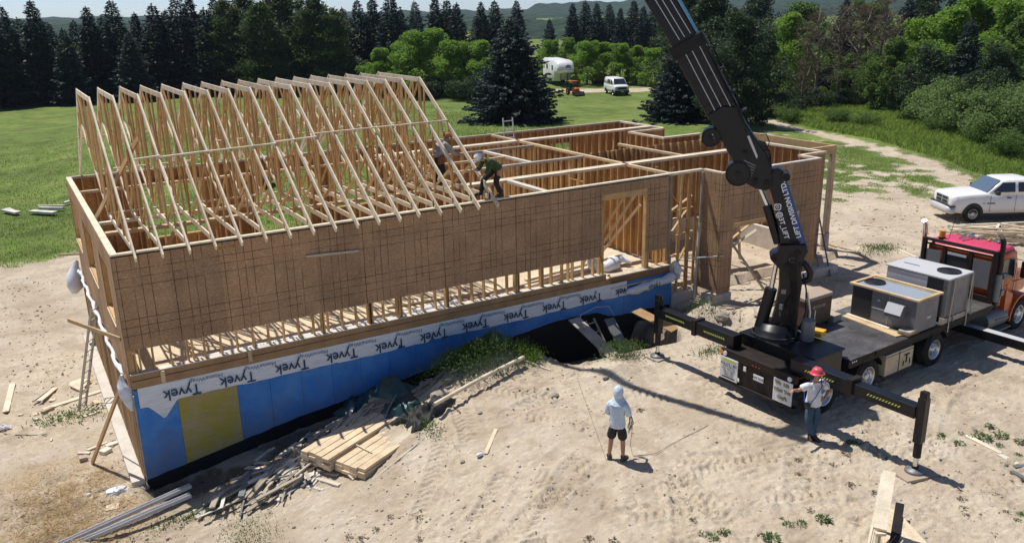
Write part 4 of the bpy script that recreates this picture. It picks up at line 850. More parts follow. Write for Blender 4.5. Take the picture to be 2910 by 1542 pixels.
m = MB(); m.bar((9.25, -1.28, 0.35), (10.1, -1.28, 0.35), 0.24, 0.04); m.bar((9.3, -1.24, 0.68), (10.05, -1.24, 0.62), 0.16, 0.04); part(m, 'cab_step', 'steelgrey')
for y, top in ((1.22, 3.30), (-0.98-0.2, 3.25)):
    m = MB(); m.tube([(9.30, y, 1.0), (9.30, y, 2.4), (9.30, y, 2.95), (9.27, y, top-0.14), (9.16, y, top)], [0.065, 0.065, 0.075, 0.075, 0.07], 14); e = part(m, 'exhaust_stack', 'chrome' if y > 0 else 'rustblack')
    m = MB(); m.cyl((9.30, y, 1.25), (9.30, y, 2.1), 0.10, n=16); part(m, 'heat_shield', 'steelgrey', e)
m = MB(); m.cyl((9.55, 0.80, 2.76), (9.55, 0.80, 2.80), 0.11, n=14); bk = part(m, 'beacon_base', 'blackrough'); m = MB(); m.cyl((9.55, 0.80, 2.80), (9.55, 0.80, 3.0), 0.095, 0.085, n=14); part(m, 'beacon', 'amber', bk)
for i, y in enumerate((-0.55, -0.25, 0.1, 0.4)):
    m = MB(); m.sm = True; m.lathe([(0.0, 0.0), (0.05, 0.01), (0.055, 0.05), (0.02, 0.08), (0.0, 0.085)], (10.35, y, 2.73), 10); part(m, 'roof_lamp', 'amber' if i % 2 else 'steelgrey')
m = MB(); m.tube([(9.7, 0.25, 2.82), (10.2, 0.25, 2.84)], 0.03, 8); m.cyl((10.2, 0.25, 2.84), (10.35, 0.25, 2.84), 0.03, 0.07, 12); m.tube([(9.8, 0.4, 2.80), (10.3, 0.4, 2.83)], 0.022, 8); part(m, 'air_horn', 'chrome')
m = MB(); m.cyl((9.75, 0.68, 2.75), (9.85, 0.60, 3.45), 0.008, n=5); part(m, 'aerial', 'rustblack')
for y in (-1.2,):
    m = MB(); m.box((10.72, y-0.14, 1.72), (10.80, y+0.06, 2.22)); m.tube([(10.6, -1.04, 2.3), (10.76, y, 2.26), (10.76, y, 1.68), (10.6, -1.04, 1.6)], 0.014, 6); part(m, 'wing_mirror', 'blackrough')
m = MB(); m.tube([(9.75, -1.10, 1.0), (9.78, -1.12, 1.6), (9.72, -1.10, 2.0)], 0.015, 6); m.tube([(9.35, -1.12, 1.45), (9.35, -1.16, 2.2)], 0.02, 6); part(m, 'grab_rail', 'alu')
text_mesh('door_number', '27', 0.42, M['amber'], basis((10.15, -1.062, 1.38), (1, 0, 0), (0, 0, 1)), cab, 0.001)
m = MB(); m.cyl((9.5, -1.28, 1.50), (9.5, -1.16, 1.50), 0.10, n=14); m.cyl((9.46, -1.2, 2.0), (9.7, -1.2, 2.0), 0.09, n=12); part(m, 'air_cleaner', 'steelgrey')
# crane base, outriggers
m = MB(); m.box((0.70, -1.22, 0.98), (1.78, 1.10, 1.56)); m.box((0.62, -1.24, 1.562), (1.86, 1.12, 1.61))
m.cyl((0.695, 0.55, 1.28), (0.66, 0.55, 1.28), 0.10, n=14); m.cyl((0.695, -0.55, 1.2), (0.66, -0.55, 1.2), 0.07, n=12)
cb = part(m, 'crane_base', 'black', bevel=0.015)
m = MB(); m.lathe([(0.62, 0.0), (0.62, 0.05), (0.54, 0.06), (0.54, 0.20), (0.44, 0.22), (0.40, 0.34), (0.0, 0.34)], (1.22, 0.42, 1.61), 28); part(m, 'slew_ring', 'black', cb)
m = MB(); m.tube([(1.22+0.60*math.cos(a), 0.42+0.60*math.sin(a), 1.68) for a in np.linspace(2.0, 5.6, 18)], 0.025, 6); part(m, 'hose', 'rubber', cb)
m = MB(); m.cyl((1.55, -0.32, 1.61), (1.55, -0.32, 2.15), 0.17, n=18); part(m, 'oil_tank', 'steelgrey', cb)
m = MB(); m.tube([(1.72, -0.2, 1.62), (1.74, -0.2, 2.3), (1.70, -0.1, 2.8)], 0.03, 7); m.tube([(1.78, -0.3, 1.62), (1.82, -0.3, 2.35)], 0.014, 6); part(m, 'hydraulic_pipe', 'alu', cb)
ORX = 0.30
def outrigger(s, ylen):
    m = MB(); m.box((ORX-0.14, min(s*0.9, s*ylen*0.62), 1.28), (ORX+0.20, max(s*0.9, s*ylen*0.62), 1.64)); b1 = part(m, 'outrigger_beam', 'black', bevel=0.012)
    m = MB(); m.box((ORX-0.11, min(s*ylen*0.62, s*ylen), 1.32), (ORX+0.17, max(s*ylen*0.62, s*ylen), 1.60)); part(m, 'beam_extension', 'black', b1, bevel=0.01)
    m = MB(); m.box((ORX-0.17, min(s*ylen*0.6, s*ylen*0.635), 1.24), (ORX+0.23, max(s*ylen*0.6, s*ylen*0.635), 1.68)); part(m, 'beam_collar', 'rustblack', b1)
    for c0, c1 in ((0.32, 0.52), (0.72, 0.92)):
        m = MB()
        L = abs(ylen)*(c1-c0)
        for k in range(11):
            yy = s*(abs(ylen)*c0 + L*k/11); m.prism([(yy, 1.45), (yy+s*0.035, 1.45), (yy+s*0.075, 1.50), (yy+s*0.04, 1.50)], (ORX-(0.143 if c0 < 0.6 else 0.113), 0, 0), (0, 1, 0), (0, 0, 1), (-1, 0, 0), 0, 0.002)
        part(m, 'hazard_stripe', 'siggreen', b1)
    y = s*(ylen+0.10)
    m = MB(); m.box((ORX-0.08, y-0.09, 0.78), (ORX+0.12, y+0.09, 1.82)); m.cyl((ORX+0.02, y, 1.82), (ORX+0.02, y, 1.95), 0.10, n=12); m.box((ORX-0.15, y-0.14, 1.86), (ORX-0.1, y+0.02, 2.02)); lg = part(m, 'outrigger_leg', 'black', b1, bevel=0.01)
    m = MB(); m.cyl((ORX+0.02, y, 0.42), (ORX+0.02, y, 0.80), 0.085, n=16); part(m, 'leg_tube', 'rustblack', b1); m = MB(); m.cyl((ORX+0.02, y, 0.14), (ORX+0.02, y, 0.20), 0.075, n=14); part(m, 'leg_collar', 'rustblack', b1)
    m = MB(); m.cyl((ORX+0.02, y, 0.2), (ORX+0.02, y, 0.43), 0.055, n=16); part(m, 'leg_piston', 'chrome', b1)
    m = MB(); m.lathe([(0.0, 0.10), (0.06, 0.10), (0.10, 0.06), (0.20, 0.05), (0.21, 0.0), (0, 0)], (ORX+0.02, y, 0.06), 20); part(m, 'foot_plate', 'steelgrey', b1)
    return y
yl = outrigger(1, 3.72); yr = outrigger(-1, 4.10)
for s, x in ((-1, 8.15),):
    m = MB(); m.box((x, -3.9, 0.42), (x+0.28, -0.5, 0.68)); fo = part(m, 'front_outrigger', 'black', bevel=0.01)
    m = MB(); m.box((x+0.005, -3.9, 0.682), (x+0.275, -0.8, 0.69)); part(m, 'pale_top_edge', 'steellight', fo)
    m = MB(); m.box((x, -4.15, 0.15), (x+0.28, -3.9, 1.2)); m.cyl((x+0.14, -4.03, 0.02), (x+0.14, -4.03, 0.15), 0.16, n=14); part(m, 'outrigger_leg', 'black', fo)
# crane arms lie in one vertical plane through the slew centre
UA = Vector((-0.70007, 0.71407, 0)); ct, st = math.cos(-TR), math.sin(-TR)
def tl(v): return Vector((v.x*ct - v.y*st, v.x*st + v.y*ct, v.z))
UL = tl(UA); NL = tl(Vector((-0.71407, -0.70007, 0)))       # along the arms, and towards the yard
CO = tl(Vector((14.78, -6.8, 0)) - TO); CO.z = 1.3
def cpt(a, z, o=0.0): return CO + UL*a + Vector((0, 0, z)) + NL*o
def slab(m, poly, t0, t1): m.prism(poly, CO, UL, (0, 0, 1), NL, t0, t1)
m = MB(); slab(m, [(0.10, 0.42), (-0.52, 0.42), (-0.56, 0.81), (-0.58, 1.4), (-0.60, 1.78), (-0.55, 2.06), (-0.58, 2.3), (-0.03, 2.26), (-0.06, 1.57), (0.0, 1.0)], -0.24, 0.24)
m.cyl(cpt(-0.22, 0.26), cpt(-0.22, 0.55), 0.42, 0.36, n=24); col_ = part(m, 'crane_column', 'black', bevel=0.03)
m = MB(); m.cyl(cpt(0.36, 0.34, 0.02), cpt(0.13, 1.56, 0.02), 0.155, n=20); part(m, 'lift_cylinder', 'black', col_)
m = MB(); m.cyl(cpt(0.13, 1.56, 0.02), cpt(0.05, 2.3, 0.02), 0.062, n=16); part(m, 'lift_rod', 'chrome', col_)
m = MB(); m.box(tuple(cpt(-0.15, 1.15, 0.245) - Vector((0.05, 0.05, 0.08))), tuple(cpt(-0.15, 1.15, 0.255) + Vector((0.05, 0.05, 0.08)))); part(m, 'data_plate', 'steelgrey', col_)
m = MB()
for k in range(7): m.tube([cpt(-0.05-0.05*k, 0.5+0.04*k, 0.30), cpt(-0.18-0.02*k, 0.75+0.05*k, 0.33), cpt(-0.12-0.04*k, 1.1+0.08*k, 0.28)], 0.016, 5)
part(m, 'hose_bundle', 'rubber', col_)
m = MB(); slab(m, [(0.24, 2.46), (0.20, 2.38), (0.07, 2.25), (-0.05, 2.12), (-0.43, 2.12), (-0.54, 2.35), (-0.67, 2.66), (-0.60, 2.84), (0.02, 2.80), (0.04, 2.60), (0.16, 2.55)], -0.29, 0.29); kn = part(m, 'knuckle', 'black', bevel=0.025)
m = MB(); m.tube([cpt(-0.50, 2.38), cpt(-0.68, 2.22), cpt(-0.80, 2.03), cpt(-0.79, 1.86), cpt(-0.62, 1.78), cpt(-0.45, 1.84)], [0.07, 0.08, 0.09, 0.09, 0.08, 0.07], 8); part(m, 'linkage', 'black', kn)
m = MB(); slab(m, [(0.36, 4.2), (0.36, 4.62), (0.24, 4.74), (0.07, 4.66), (-0.08, 4.33), (-0.65, 2.72), (-0.58, 2.48), (-0.06, 2.40), (0.03, 2.92), (0.22, 3.82)], -0.20, 0.20); b1 = part(m, 'first_boom', 'black', bevel=0.03)
m = MB(); slab(m, [(0.02, 4.50), (-0.08, 4.33), (-0.65, 2.74), (-0.49, 2.72), (0.07, 4.33)], 0.20, 0.206); part(m, 'blue_band', 'bluepaint', b1)
bx = (Vector((0, 0, 1))*1.41 + UL*0.50).normalized(); by = (UL*1.41 - Vector((0, 0, 1))*0.50).normalized()
text_mesh('lettering', 'LIFT DIVISION LTD.', 0.165, M['textwhite'], basis(cpt(-0.185, 3.69, 0.212), bx, by), b1, 0.001, weight=0.004, sx=1.05)
text_mesh('lettering', 'JK', 0.15, M['steelgrey'], basis(cpt(-0.51, 2.86, 0.212), bx, by), b1, 0.001)
text_mesh('lettering', '@3T_LIFT', 0.165, M['textwhite'], basis(cpt(-0.02, 3.29, 0.212), -bx, -by), b1, 0.001, weight=0.003)
m = MB(); c0 = (0.135, 3.75)
def ringpoly(mm, c, ro, ri, o0, o1, n=20, sq=0.0):
    P = [(c[0]+(ro)*(math.cos(t)*(1+sq*abs(math.sin(2*t)))), c[1]+ro*(math.sin(t)*(1+sq*abs(math.sin(2*t))))) for t in np.linspace(0, 2*PI, n, endpoint=False)]
    Q = [(c[0]+(ri)*(math.cos(t)*(1+sq*abs(math.sin(2*t)))), c[1]+ri*(math.sin(t)*(1+sq*abs(math.sin(2*t))))) for t in np.linspace(0, 2*PI, n, endpoint=False)]
    for i in range(n): j = (i+1) % n; slab(mm, [P[i], P[j], Q[j], Q[i]], o0, o1)
ringpoly(m, c0, 0.078, 0.058, 0.203, 0.208, 24, 0.25); ringpoly(m, c0, 0.036, 0.022, 0.203, 0.208, 16); slab(m, [(c0[0]+0.03, c0[1]+0.05), (c0[0]+0.045, c0[1]+0.05), (c0[0]+0.045, c0[1]+0.035), (c0[0]+0.03, c0[1]+0.035)], 0.203, 0.208)
part(m, 'camera_logo', 'textwhite', b1)
m = MB(); ringpoly(m, (-0.30, 2.42), 0.075, 0.05, 0.292, 0.297, 10); part(m, 'round_logo', 'steelgrey', kn)
m = MB(); m.cyl(cpt(0.385, 3.74, 0.0), cpt(0.04, 2.78, 0.0), 0.118, n=20); part(m, 'boom_cylinder', 'black', b1)
m = MB(); m.cyl(cpt(0.60, 4.20, 0.0), cpt(0.37, 3.72, 0.0), 0.058, n=16); part(m, 'boom_rod', 'chrome', b1)
m = MB(); slab(m, [(1.95, 6.02), (1.64, 5.46), (1.26, 4.84), (0.93, 4.32), (0.70, 4.20), (0.45, 4.15), (0.30, 4.24), (0.34, 4.71), (0.53, 5.14), (0.86, 5.56), (1.10, 5.94), (1.27, 6.22), (1.60, 6.24)], -0.26, 0.26); b2 = part(m, 'main_boom', 'black', bevel=0.04)
for (a, z), r in (((1.84, 5.46), 0.235), ((1.14, 4.57), 0.31)):
    m = MB(); m.cyl(cpt(a, z, -0.2), cpt(a, z, 0.30), r, n=28); dr = part(m, 'winch_drum', 'black', b2)
    m = MB(); m.tube([cpt(a+(r-0.03)*math.cos(t), z+(r-0.03)*math.sin(t), 0.305) for t in np.linspace(0, 2*PI, 25)], 0.012, 5, caps=False); m.cyl(cpt(a, z, 0.30), cpt(a, z, 0.33), 0.07, n=14); part(m, 'drum_rim', 'blackrough', dr)
m = MB(); slab(m, [(1.88, 5.50), (1.83, 5.42), (1.76, 5.44), (1.80, 5.55)], 0.302, 0.306); part(m, 'pale_sticker', 'textwhite', b2)
m = MB(); slab(m, [(0.98, 5.50), (0.90, 5.32), (0.72, 4.95), (0.70, 5.02), (0.86, 5.38), (0.93, 5.52)], 0.262, 0.268); part(m, 'pale_stripe', 'steellight', b2)
for k in range(5): m = MB(); slab(m, [(0.72+0.02*k, 4.78-0.06*k), (1.02+0.02*k, 4.92-0.06*k), (1.03+0.02*k, 4.90-0.06*k), (0.73+0.02*k, 4.76-0.06*k)], 0.262, 0.267); part(m, 'warning_text_line', 'steelgrey', b2)
m = MB()
for k in range(6): m.tube([cpt(0.55+0.03*k, 5.35, 0.1-0.05*k), cpt(0.40+0.03*k, 5.05-0.03*k, 0.22), cpt(0.36, 4.75-0.05*k, 0.25), cpt(0.48, 4.5, 0.15)], 0.017, 5)
m.tube([cpt(0.66, 5.50), cpt(0.52, 5.52), cpt(0.44, 5.34), cpt(0.46, 5.2)], 0.012, 5)
part(m, 'hose_loop', 'rubber', b2)
# telescoping sections, continuing above the picture, then the level fly jib whose shadow falls on the yard
D2 = Vector((3.10-2.45, 8.72-7.62)).normalized()
def seg(m, p, q, wd, th, o=0.0):
    p = Vector(p); q = Vector(q); d = (q-p).normalized(); n = Vector((-d.y, d.x)); h = wd/2
    slab(m, [tuple(p+n*h), tuple(q+n*h), tuple(q-n*h), tuple(p-n*h)], o-th/2, o+th/2)
m = MB(); seg(m, (1.56, 6.02), (2.50, 7.65), 0.78, 0.44); part(m, 'boom_section', 'black', b2, bevel=0.05)
m = MB(); seg(m, (2.42, 7.50), (2.58, 7.78), 0.90, 0.5); part(m, 'boom_collar', 'blackrough', b2, bevel=0.03)
m = MB(); seg(m, (2.5, 7.65), (4.4, 10.6), 0.66, 0.36); part(m, 'boom_section', 'black', b2, bevel=0.05)
m = MB(); seg(m, (4.4, 10.6), (5.6, 12.3), 0.5, 0.3); part(m, 'boom_section', 'black', b2, bevel=0.04)
m = MB(); m.cyl(cpt(2.17, 7.72, 0.1), cpt(3.9, 10.6, 0.1), 0.055, n=12); part(m, 'blue_pipe', 'paleblue', b2)
for o_, d0, d1 in ((0.235, 0.22, 0.6), (0.235, 0.02, 0.8), (0.235, -0.15, 0.9)):
    m = MB(); n_ = Vector((-0.866, 0.5)); p = Vector((1.6, 6.1)) + n_*d0; q = Vector((2.45, 7.6)) + n_*d0; m.cyl(cpt(p.x, p.y, o_), cpt(q.x, q.y, o_), 0.012, n=6); p = Vector((2.6, 7.85)) + n_*d0*0.8; q = Vector((4.2, 10.3)) + n_*d0*0.8; m.cyl(cpt(p.x, p.y, o_-0.04), cpt(q.x, q.y, o_-0.04), 0.012, n=6)
    part(m, 'chrome_edge', 'steellight', b2)
for k, (oa, r_) in enumerate(((0.28, 0.022), (0.24, 0.016), (-0.24, 0.02))):
    m = MB(); m.tube([cpt(1.0-0.05*k, 5.6, oa), cpt(1.32-0.06*k, 6.25, oa), cpt(1.72-0.08*k, 6.9, oa), cpt(2.02-0.08*k, 7.5, oa), cpt(2.2-0.08*k, 7.85, oa-0.03)], r_, 6); part(m, 'boom_hose', 'rubber', b2)
for a_, z_ in ((1.75, 6.35), (2.05, 6.9), (2.35, 7.4), (1.45, 5.9)):
    m = MB(); seg(m, (a_+0.28, z_-0.16), (a_-0.42, z_+0.24), 0.05, 0.47); part(m, 'boom_strap', 'blackrough', b2)
for a_, z_, r_ in ((0.42, 4.35, 0.09), (0.0, 4.52, 0.10), (-0.42, 2.62, 0.09), (-0.2, 2.25, 0.10), (0.13, 2.42, 0.07), (-0.5, 2.3, 0.06), (1.0, 5.1, 0.06), (0.72, 4.4, 0.07)):
    m = MB(); m.cyl(cpt(a_, z_, -0.3), cpt(a_, z_, 0.31), r_, n=16); m.cyl(cpt(a_, z_, 0.31), cpt(a_, z_, 0.325), r_*0.5, n=6); part(m, 'pivot_pin', 'blackrough', kn)
m = MB()
for k in range(5): m.tube([cpt(-0.45+0.03*k, 0.6, 0.27), cpt(-0.50+0.03*k, 1.2, 0.29), cpt(-0.48+0.04*k, 1.8, 0.28), cpt(-0.40+0.05*k, 2.3, 0.32), cpt(-0.45+0.05*k, 2.9, 0.25)], 0.015, 5)
part(m, 'riser_hose', 'rubber', col_)
m = MB(); m.tube([cpt(-0.62, 0.5, 0.1), cpt(-0.75, 1.0, 0.15), cpt(-0.72, 1.6, 0.12), cpt(-0.62, 2.0, 0.05)], 0.02, 6); part(m, 'riser_hose', 'rubber', col_)
for z_ in (0.9, 1.5): m = MB(); slab(m, [(-0.1, z_), (-0.22, z_), (-0.22, z_+0.12), (-0.1, z_+0.12)], 0.242, 0.247); part(m, 'warning_plate', 'steelgrey', col_)
tip = cpt(5.6, 12.3); JL = tl(Vector((-0.315, 0.949, 0.0)))
m = MB(); m.bar(tip - JL*0.6, tip + JL*5.2, 0.32, 0.36, tw=0.8); m.bar(tip + JL*5.2, tip + JL*8.2, 0.2, 0.24); part(m, 'fly_jib', 'black', bevel=0.02)
# loose things on and around the truck
g = TO; 
def tw_(x, y, z): return Vector((g.x + x*math.cos(TR) - y*math.sin(TR), g.y + x*math.sin(TR) + y*math.cos(TR), g.z + z))
def onroot(name, label, cat, x, y, z, rz=0.0, group=None): return thing(name, label, cat, tw_(x, y, z), TR + rz, group)
t = onroot('job_box', 'brown steel job box with dusty tan lid on the truck deck', 'tool chest', 3.38, 1.02, 1.2)
m = MB(); m.box((-0.56, -0.34, 0.12), (0.56, 0.34, 0.86)); part(m, 'box_body', 'brownbox', t, bevel=0.02)
m = MB(); m.prism([(-0.36, 0.862), (0.36, 0.862), (0.33, 0.93), (0.10, 1.0), (-0.33, 0.95)], (0, 0, 0), (0, 1, 0), (0, 0, 1), (1, 0, 0), -0.59, 0.59); part(m, 'lid', 'tanlid', t, bevel=0.015)
m = MB(); m.box((-0.30, -0.352, 0.62), (0.25, -0.342, 0.70)); part(m, 'name_strip', 'tanlid', t)
text_mesh('lettering', 'LIFT DIV.', 0.09, M['brownbox'], basis((-0.02, -0.355, 0.66), (1, 0, 0), (0, 0, 1)), t, 0.001)
for x in (-0.5, 0.5):
    for y in (-0.28, 0.28): m = MB(); m.cyl((x, y-0.02, 0.06), (x, y+0.02, 0.06), 0.06, n=12); part(m, 'castor', 'rubber', t)
m = MB(); m.box((-0.50, -0.348, 0.15), (-0.47, -0.342, 0.84)); m.box((-0.45, -0.348, 0.5), (-0.40, -0.342, 0.58)); part(m, 'side_rib', 'rustblack', t)
t = onroot('wood_block', 'grey timber block on the deck beside the brown job box', 'block', 4.25, 0.85, 1.2); m = MB(); m.box((-0.18, -0.2, 0), (0.18, 0.2, 0.2)); part(m, 'block_body', 'worn', t, bevel=0.01)
t = onroot('plastic_tray', 'bright yellow tray near the crane base', 'tray', 1.98, -0.28, 1.63, 0.3); m = MB(); m.prism([(-0.17, 0), (0.17, 0), (0.21, 0.13), (-0.21, 0.13)], (0, 0, 0), (1, 0, 0), (0, 0, 1), (0, 1, 0), -0.19, 0.19); part(m, 'tray_body', 'yellow', t, bevel=0.01)
# rooftop air units
t = onroot('air_unit', 'lower dark grey air unit with a timber frame round its top', 'air unit', 5.50, -0.24, 1.2)
m = MB(); m.box((-0.54, -0.98, 0.03), (0.54, 0.98, 0.96)); part(m, 'casing', 'steelgrey', t, bevel=0.008)
m = MB(); m.box((-0.5, -0.94, 0.962), (0.5, 0.94, 0.985)); part(m, 'top_panel', 'galv', t)
m = MB(); m.lathe([(0.27, 0.0), (0.29, 0.0), (0.29, 0.03), (0.26, 0.03)], (0.02, 0.66, 0.99), 28)
for r in (0.05, 0.1, 0.15, 0.2, 0.25): m.lathe([(r, 0.02), (r+0.008, 0.02), (r+0.008, 0.028), (r, 0.028)], (0.02, 0.66, 0.99), 24)
for k in range(6): a = PI*k/6; m.bar((0.02-0.28*math.cos(a), 0.66-0.28*math.sin(a), 1.015), (0.02+0.28*math.cos(a), 0.66+0.28*math.sin(a), 1.015), 0.012, 0.008)
fn = part(m, 'fan_grille', 'coil', t, fix=False); m = MB(); m.cyl((0.02, 0.66, 0.986), (0.02, 0.66, 0.992), 0.27, n=28); part(m, 'fan_opening', 'coil', fn)
m = MB(); m.bar((-0.56, -1.05, 1.0), (-0.56, 1.05, 1.0), 0.10, 0.05); m.bar((0.56, -1.05, 1.0), (0.56, 1.05, 1.0), 0.10, 0.05); m.bar((-0.51, -1.0, 1.0), (0.51, -1.0, 1.0), 0.10, 0.048); m.bar((-0.51, 1.0, 1.0), (0.51, 1.0, 1.0), 0.10, 0.048); m.bar((0.40, -0.95, 1.0), (0.40, 0.95, 1.0), 0.03, 0.03); part(m, 'timber_frame', 'lumber', t)
m = MB(); m.box((-0.556, 0.36, 0.08), (-0.541, 0.95, 0.93)); part(m, 'coil_side', 'coil', t)
m = MB(); m.prism([(-0.541, 0.40), (-0.541, 0.78), (-0.66, 0.78), (-0.80, 0.52), (-0.80, 0.40)], (0, 0, 0), (1, 0, 0), (0, 0, 1), (0, 1, 0), -0.70, -0.20); part(m, 'intake_hood', 'steelgrey', t, bevel=0.006)
m = MB(); m.prism([(-0.665, 0.785), (-0.805, 0.52), (-0.812, 0.527), (-0.672, 0.792)], (0, 0, 0), (1, 0, 0), (0, 0, 1), (0, 1, 0), -0.69, -0.21); part(m, 'hood_cover', 'steellight', t)
m = MB(); m.box((-0.548, -0.15, 0.44), (-0.541, 0.33, 0.46)); m.box((-0.547, -0.18, 0.05), (-0.541, -0.17, 0.90)); part(m, 'panel_seam', 'steellight', t)
for x, y, rz in ((-0.547, 0.12, 0), ): m = MB(); m.prism([(0.06, 0.70), (0.13, 0.73), (0.19, 0.70), (0.13, 0.67)], (x, 0, 0), (0, 1, 0), (0, 0, 1), (-1, 0, 0), 0, 0.003); part(m, 'maker_badge', 'steellight', t)
m = MB(); m.box((0.05, -0.985, 0.35), (0.22, -0.981, 0.41)); part(m, 'maker_badge', 'steellight', t)
t = onroot('air_unit', 'taller pale grey air unit strapped down in front of the rack', 'air unit', 7.0, -0.30, 1.2)
m = MB(); m.box((-0.58, -0.92, 0.16), (0.60, 0.92, 1.28)); part(m, 'casing', 'steelgrey', t, bevel=0.01)
m = MB(); m.box((-0.62, -0.97, 1.282), (0.64, 0.97, 1.33)); part(m, 'top_panel', 'steellight', t, bevel=0.01)
m = MB(); m.box((-0.594, -0.32, 0.2), (-0.581, 0.92, 1.25)); part(m, 'side_panel', 'steellight', t)
m = MB(); m.box((-0.596, -0.78, 0.2), (-0.581, -0.34, 1.25)); m.box((-0.5, -0.932, 0.25), (0.5, -0.921, 1.2)) if False else None; part(m, 'coil_side', 'coil', t)
m = MB(); m.lathe([(0.30, 0.0), (0.32, 0.0), (0.32, 0.03), (0.29, 0.03)], (0.08, -0.55, 1.33), 28)
for r in (0.06, 0.12, 0.18, 0.24): m.lathe([(r, 0.02), (r+0.008, 0.02), (r+0.008, 0.03), (r, 0.03)], (0.08, -0.55, 1.33), 24)
fn = part(m, 'fan_grille', 'coil', t, fix=False); m = MB(); m.cyl((0.08, -0.55, 1.331), (0.08, -0.55, 1.335), 0.30, n=28); part(m, 'fan_opening', 'coil', fn)
m = MB(); m.box((-0.1, 0.25, 1.331), (-0.05, 0.72, 1.34)); part(m, 'label_strip', 'steelgrey', t)
m = MB(); m.box((-0.6, -0.95, 0.0), (0.62, -0.8, 0.155)); m.box((-0.6, 0.8, 0.0), (0.62, 0.95, 0.155)); part(m, 'pallet_runner', 'worn', t)
for x in (-0.3, 0.62):
    m = MB(); m.bar((x, -0.975, 1.30), (x-0.1, -0.98, 0.0), 0.008, 0.06, up=(1, 0, 0)); m.bar((x-0.1, -0.99, 0.02), (x-0.1, -0.99, -0.28), 0.006, 0.05, up=(1, 0, 0)); part(m, 'ratchet_strap', 'worn', t)
    m = MB(); m.bar((x+0.02, -0.975, 1.30), (x+0.12, -0.98, 0.0), 0.008, 0.05, up=(1, 0, 0)); part(m, 'ratchet_strap', 'steelgrey', t)
for (x0, x1, w_, z, mt, lab) in ((4.5, 4.62, 0.36, 0.02, 'lumber', 'wide yellowish board flat on the truck deck'), (4.86, 4.88, 0.10, 0.05, 'truss', 'narrow pale board on the deck against the lower air unit')):
    t = onroot('deck_board', lab, 'board', 0, 0, 1.2); m = MB(); m.bar((x0+0.38 if w_ > 0.2 else x0+0.05, 0.8, z), (x1 if w_ > 0.2 else x1-0.12, -1.05, z), w_, 0.03); part(m, 'board_body', mt, t)
for k in range(2): 
    t = onroot('hardwood_block', ('upper' if k else 'lower') + ' dark hardwood block at the deck edge by the wide board', 'block', 4.92, -1.08, 1.20+0.062*k+0.03, 0.1*k); m = MB(); m.box((-0.25, -0.16, 0), (0.25, 0.16, 0.06)); part(m, 'block_body', 'brownwood' if k == 0 else 'worn', t, bevel=0.006)
for i, (yy, lab, mt, hh) in enumerate(((yl, 'grey timber block stack under the far outrigger foot', 'worn', 0.3), (yr, 'flat brown timber pad under the near outrigger foot', 'tanlid', 0.07))):
    p = tw_(ORX+0.02, yy, 0); gz = Hz(p.x, p.y)
    t = thing('outrigger_pad', lab, 'outrigger pad', (p.x, p.y, min(gz, -1.3)-0.02), TR + 0.1 - 0.35*i)
    m = MB(); top = -1.3 + 0.06 - (min(gz, -1.3)-0.02)
    m.prism([(-0.45, -0.27), (0.38, -0.32), (0.45, 0.25), (-0.2, 0.33), (-0.44, 0.2)] if i else [(-0.28, -0.26), (0.28, -0.26), (0.28, 0.26), (-0.28, 0.26)], (0, 0, 0), (1, 0, 0), (0, 1, 0), (0, 0, 1), -0.05, top); part(m, 'pad_board', mt, t, bevel=0.01)
# ------------------------------------------------------------------ vehicles
def xsec(x, hw, z0, z1, tuck=0.06, top=0.05, rr=0.07):
    """closed cross-section at x: half width hw, from z0 to z1, rounded shoulders"""
    P = [(hw-tuck, z0), (hw, z0+(z1-z0)*0.30), (hw-0.005, z0+(z1-z0)*0.62), (hw-top*0.6, z1-rr), (hw-top-rr*0.7, z1-rr*0.15), (0.5*hw, z1+0.012), (0, z1+0.018)]
    return [(x, y, z) for y, z in P] + [(x, -y, z) for y, z in P[-2::-1]]
def car_wheel(x, y, side, r, parent, rimmat='rim'):
    return wheel(x, y, r, 0.25, side, parent, rimmat)
def arch(x, r, y0, y1, zc):  # black half disc put in for the shade inside a wheel arch
    m = MB(); n = 14
    P = [(x + r*math.cos(PI*i/n), zc + r*math.sin(PI*i/n)) for i in range(n+1)]
    m.prism(P, (0, 0, 0), (1, 0, 0), (0, 0, 1), (0, 1, 0), y0, y1); return m
pk = thing('pickup_truck', 'white crew cab pickup truck parked on the dirt at the right edge', 'pickup truck', (37.35, 0.10, -1.06), math.radians(150))
pk.location.z = Hz(37.3, 0.3) + 0.0; pk.scale = (0.93, 0.95, 0.97)
m = MB(); m.sm = True
loft(m, [xsec(2.83, 0.76, 0.62, 1.16), xsec(2.78, 0.90, 0.50, 1.22), xsec(2.6, 0.96, 0.46, 1.27), xsec(2.0, 0.985, 0.44, 1.32), xsec(1.2, 0.99, 0.42, 1.36), xsec(0.9, 0.99, 0.42, 1.36, top=0.10), xsec(-0.6, 0.99, 0.42, 1.30, top=0.1), xsec(-1.35, 0.99, 0.42, 1.30, top=0.1)])
body = part(m, 'body', 'white', pk, fix=False)
m = MB(); m.sm = True; loft(m, [xsec(-1.38, 0.99, 0.46, 1.34), xsec(-2.9, 0.98, 0.50, 1.34)]); part(m, 'cargo_bed', 'white', pk, fix=False)
m = MB(); m.box((-2.8, -0.85, 1.352), (-1.45, 0.85, 1.362)); part(m, 'bed_floor', 'blackrough', pk)
def green(x, hw0, hw1, z0, z1): return [(x, hw0, z0), (x, hw1, z1-0.05), (x, hw1-0.10, z1), (x, 0, z1+0.02), (x, -hw1+0.10, z1), (x, -hw1, z1-0.05), (x, -hw0, z0)]
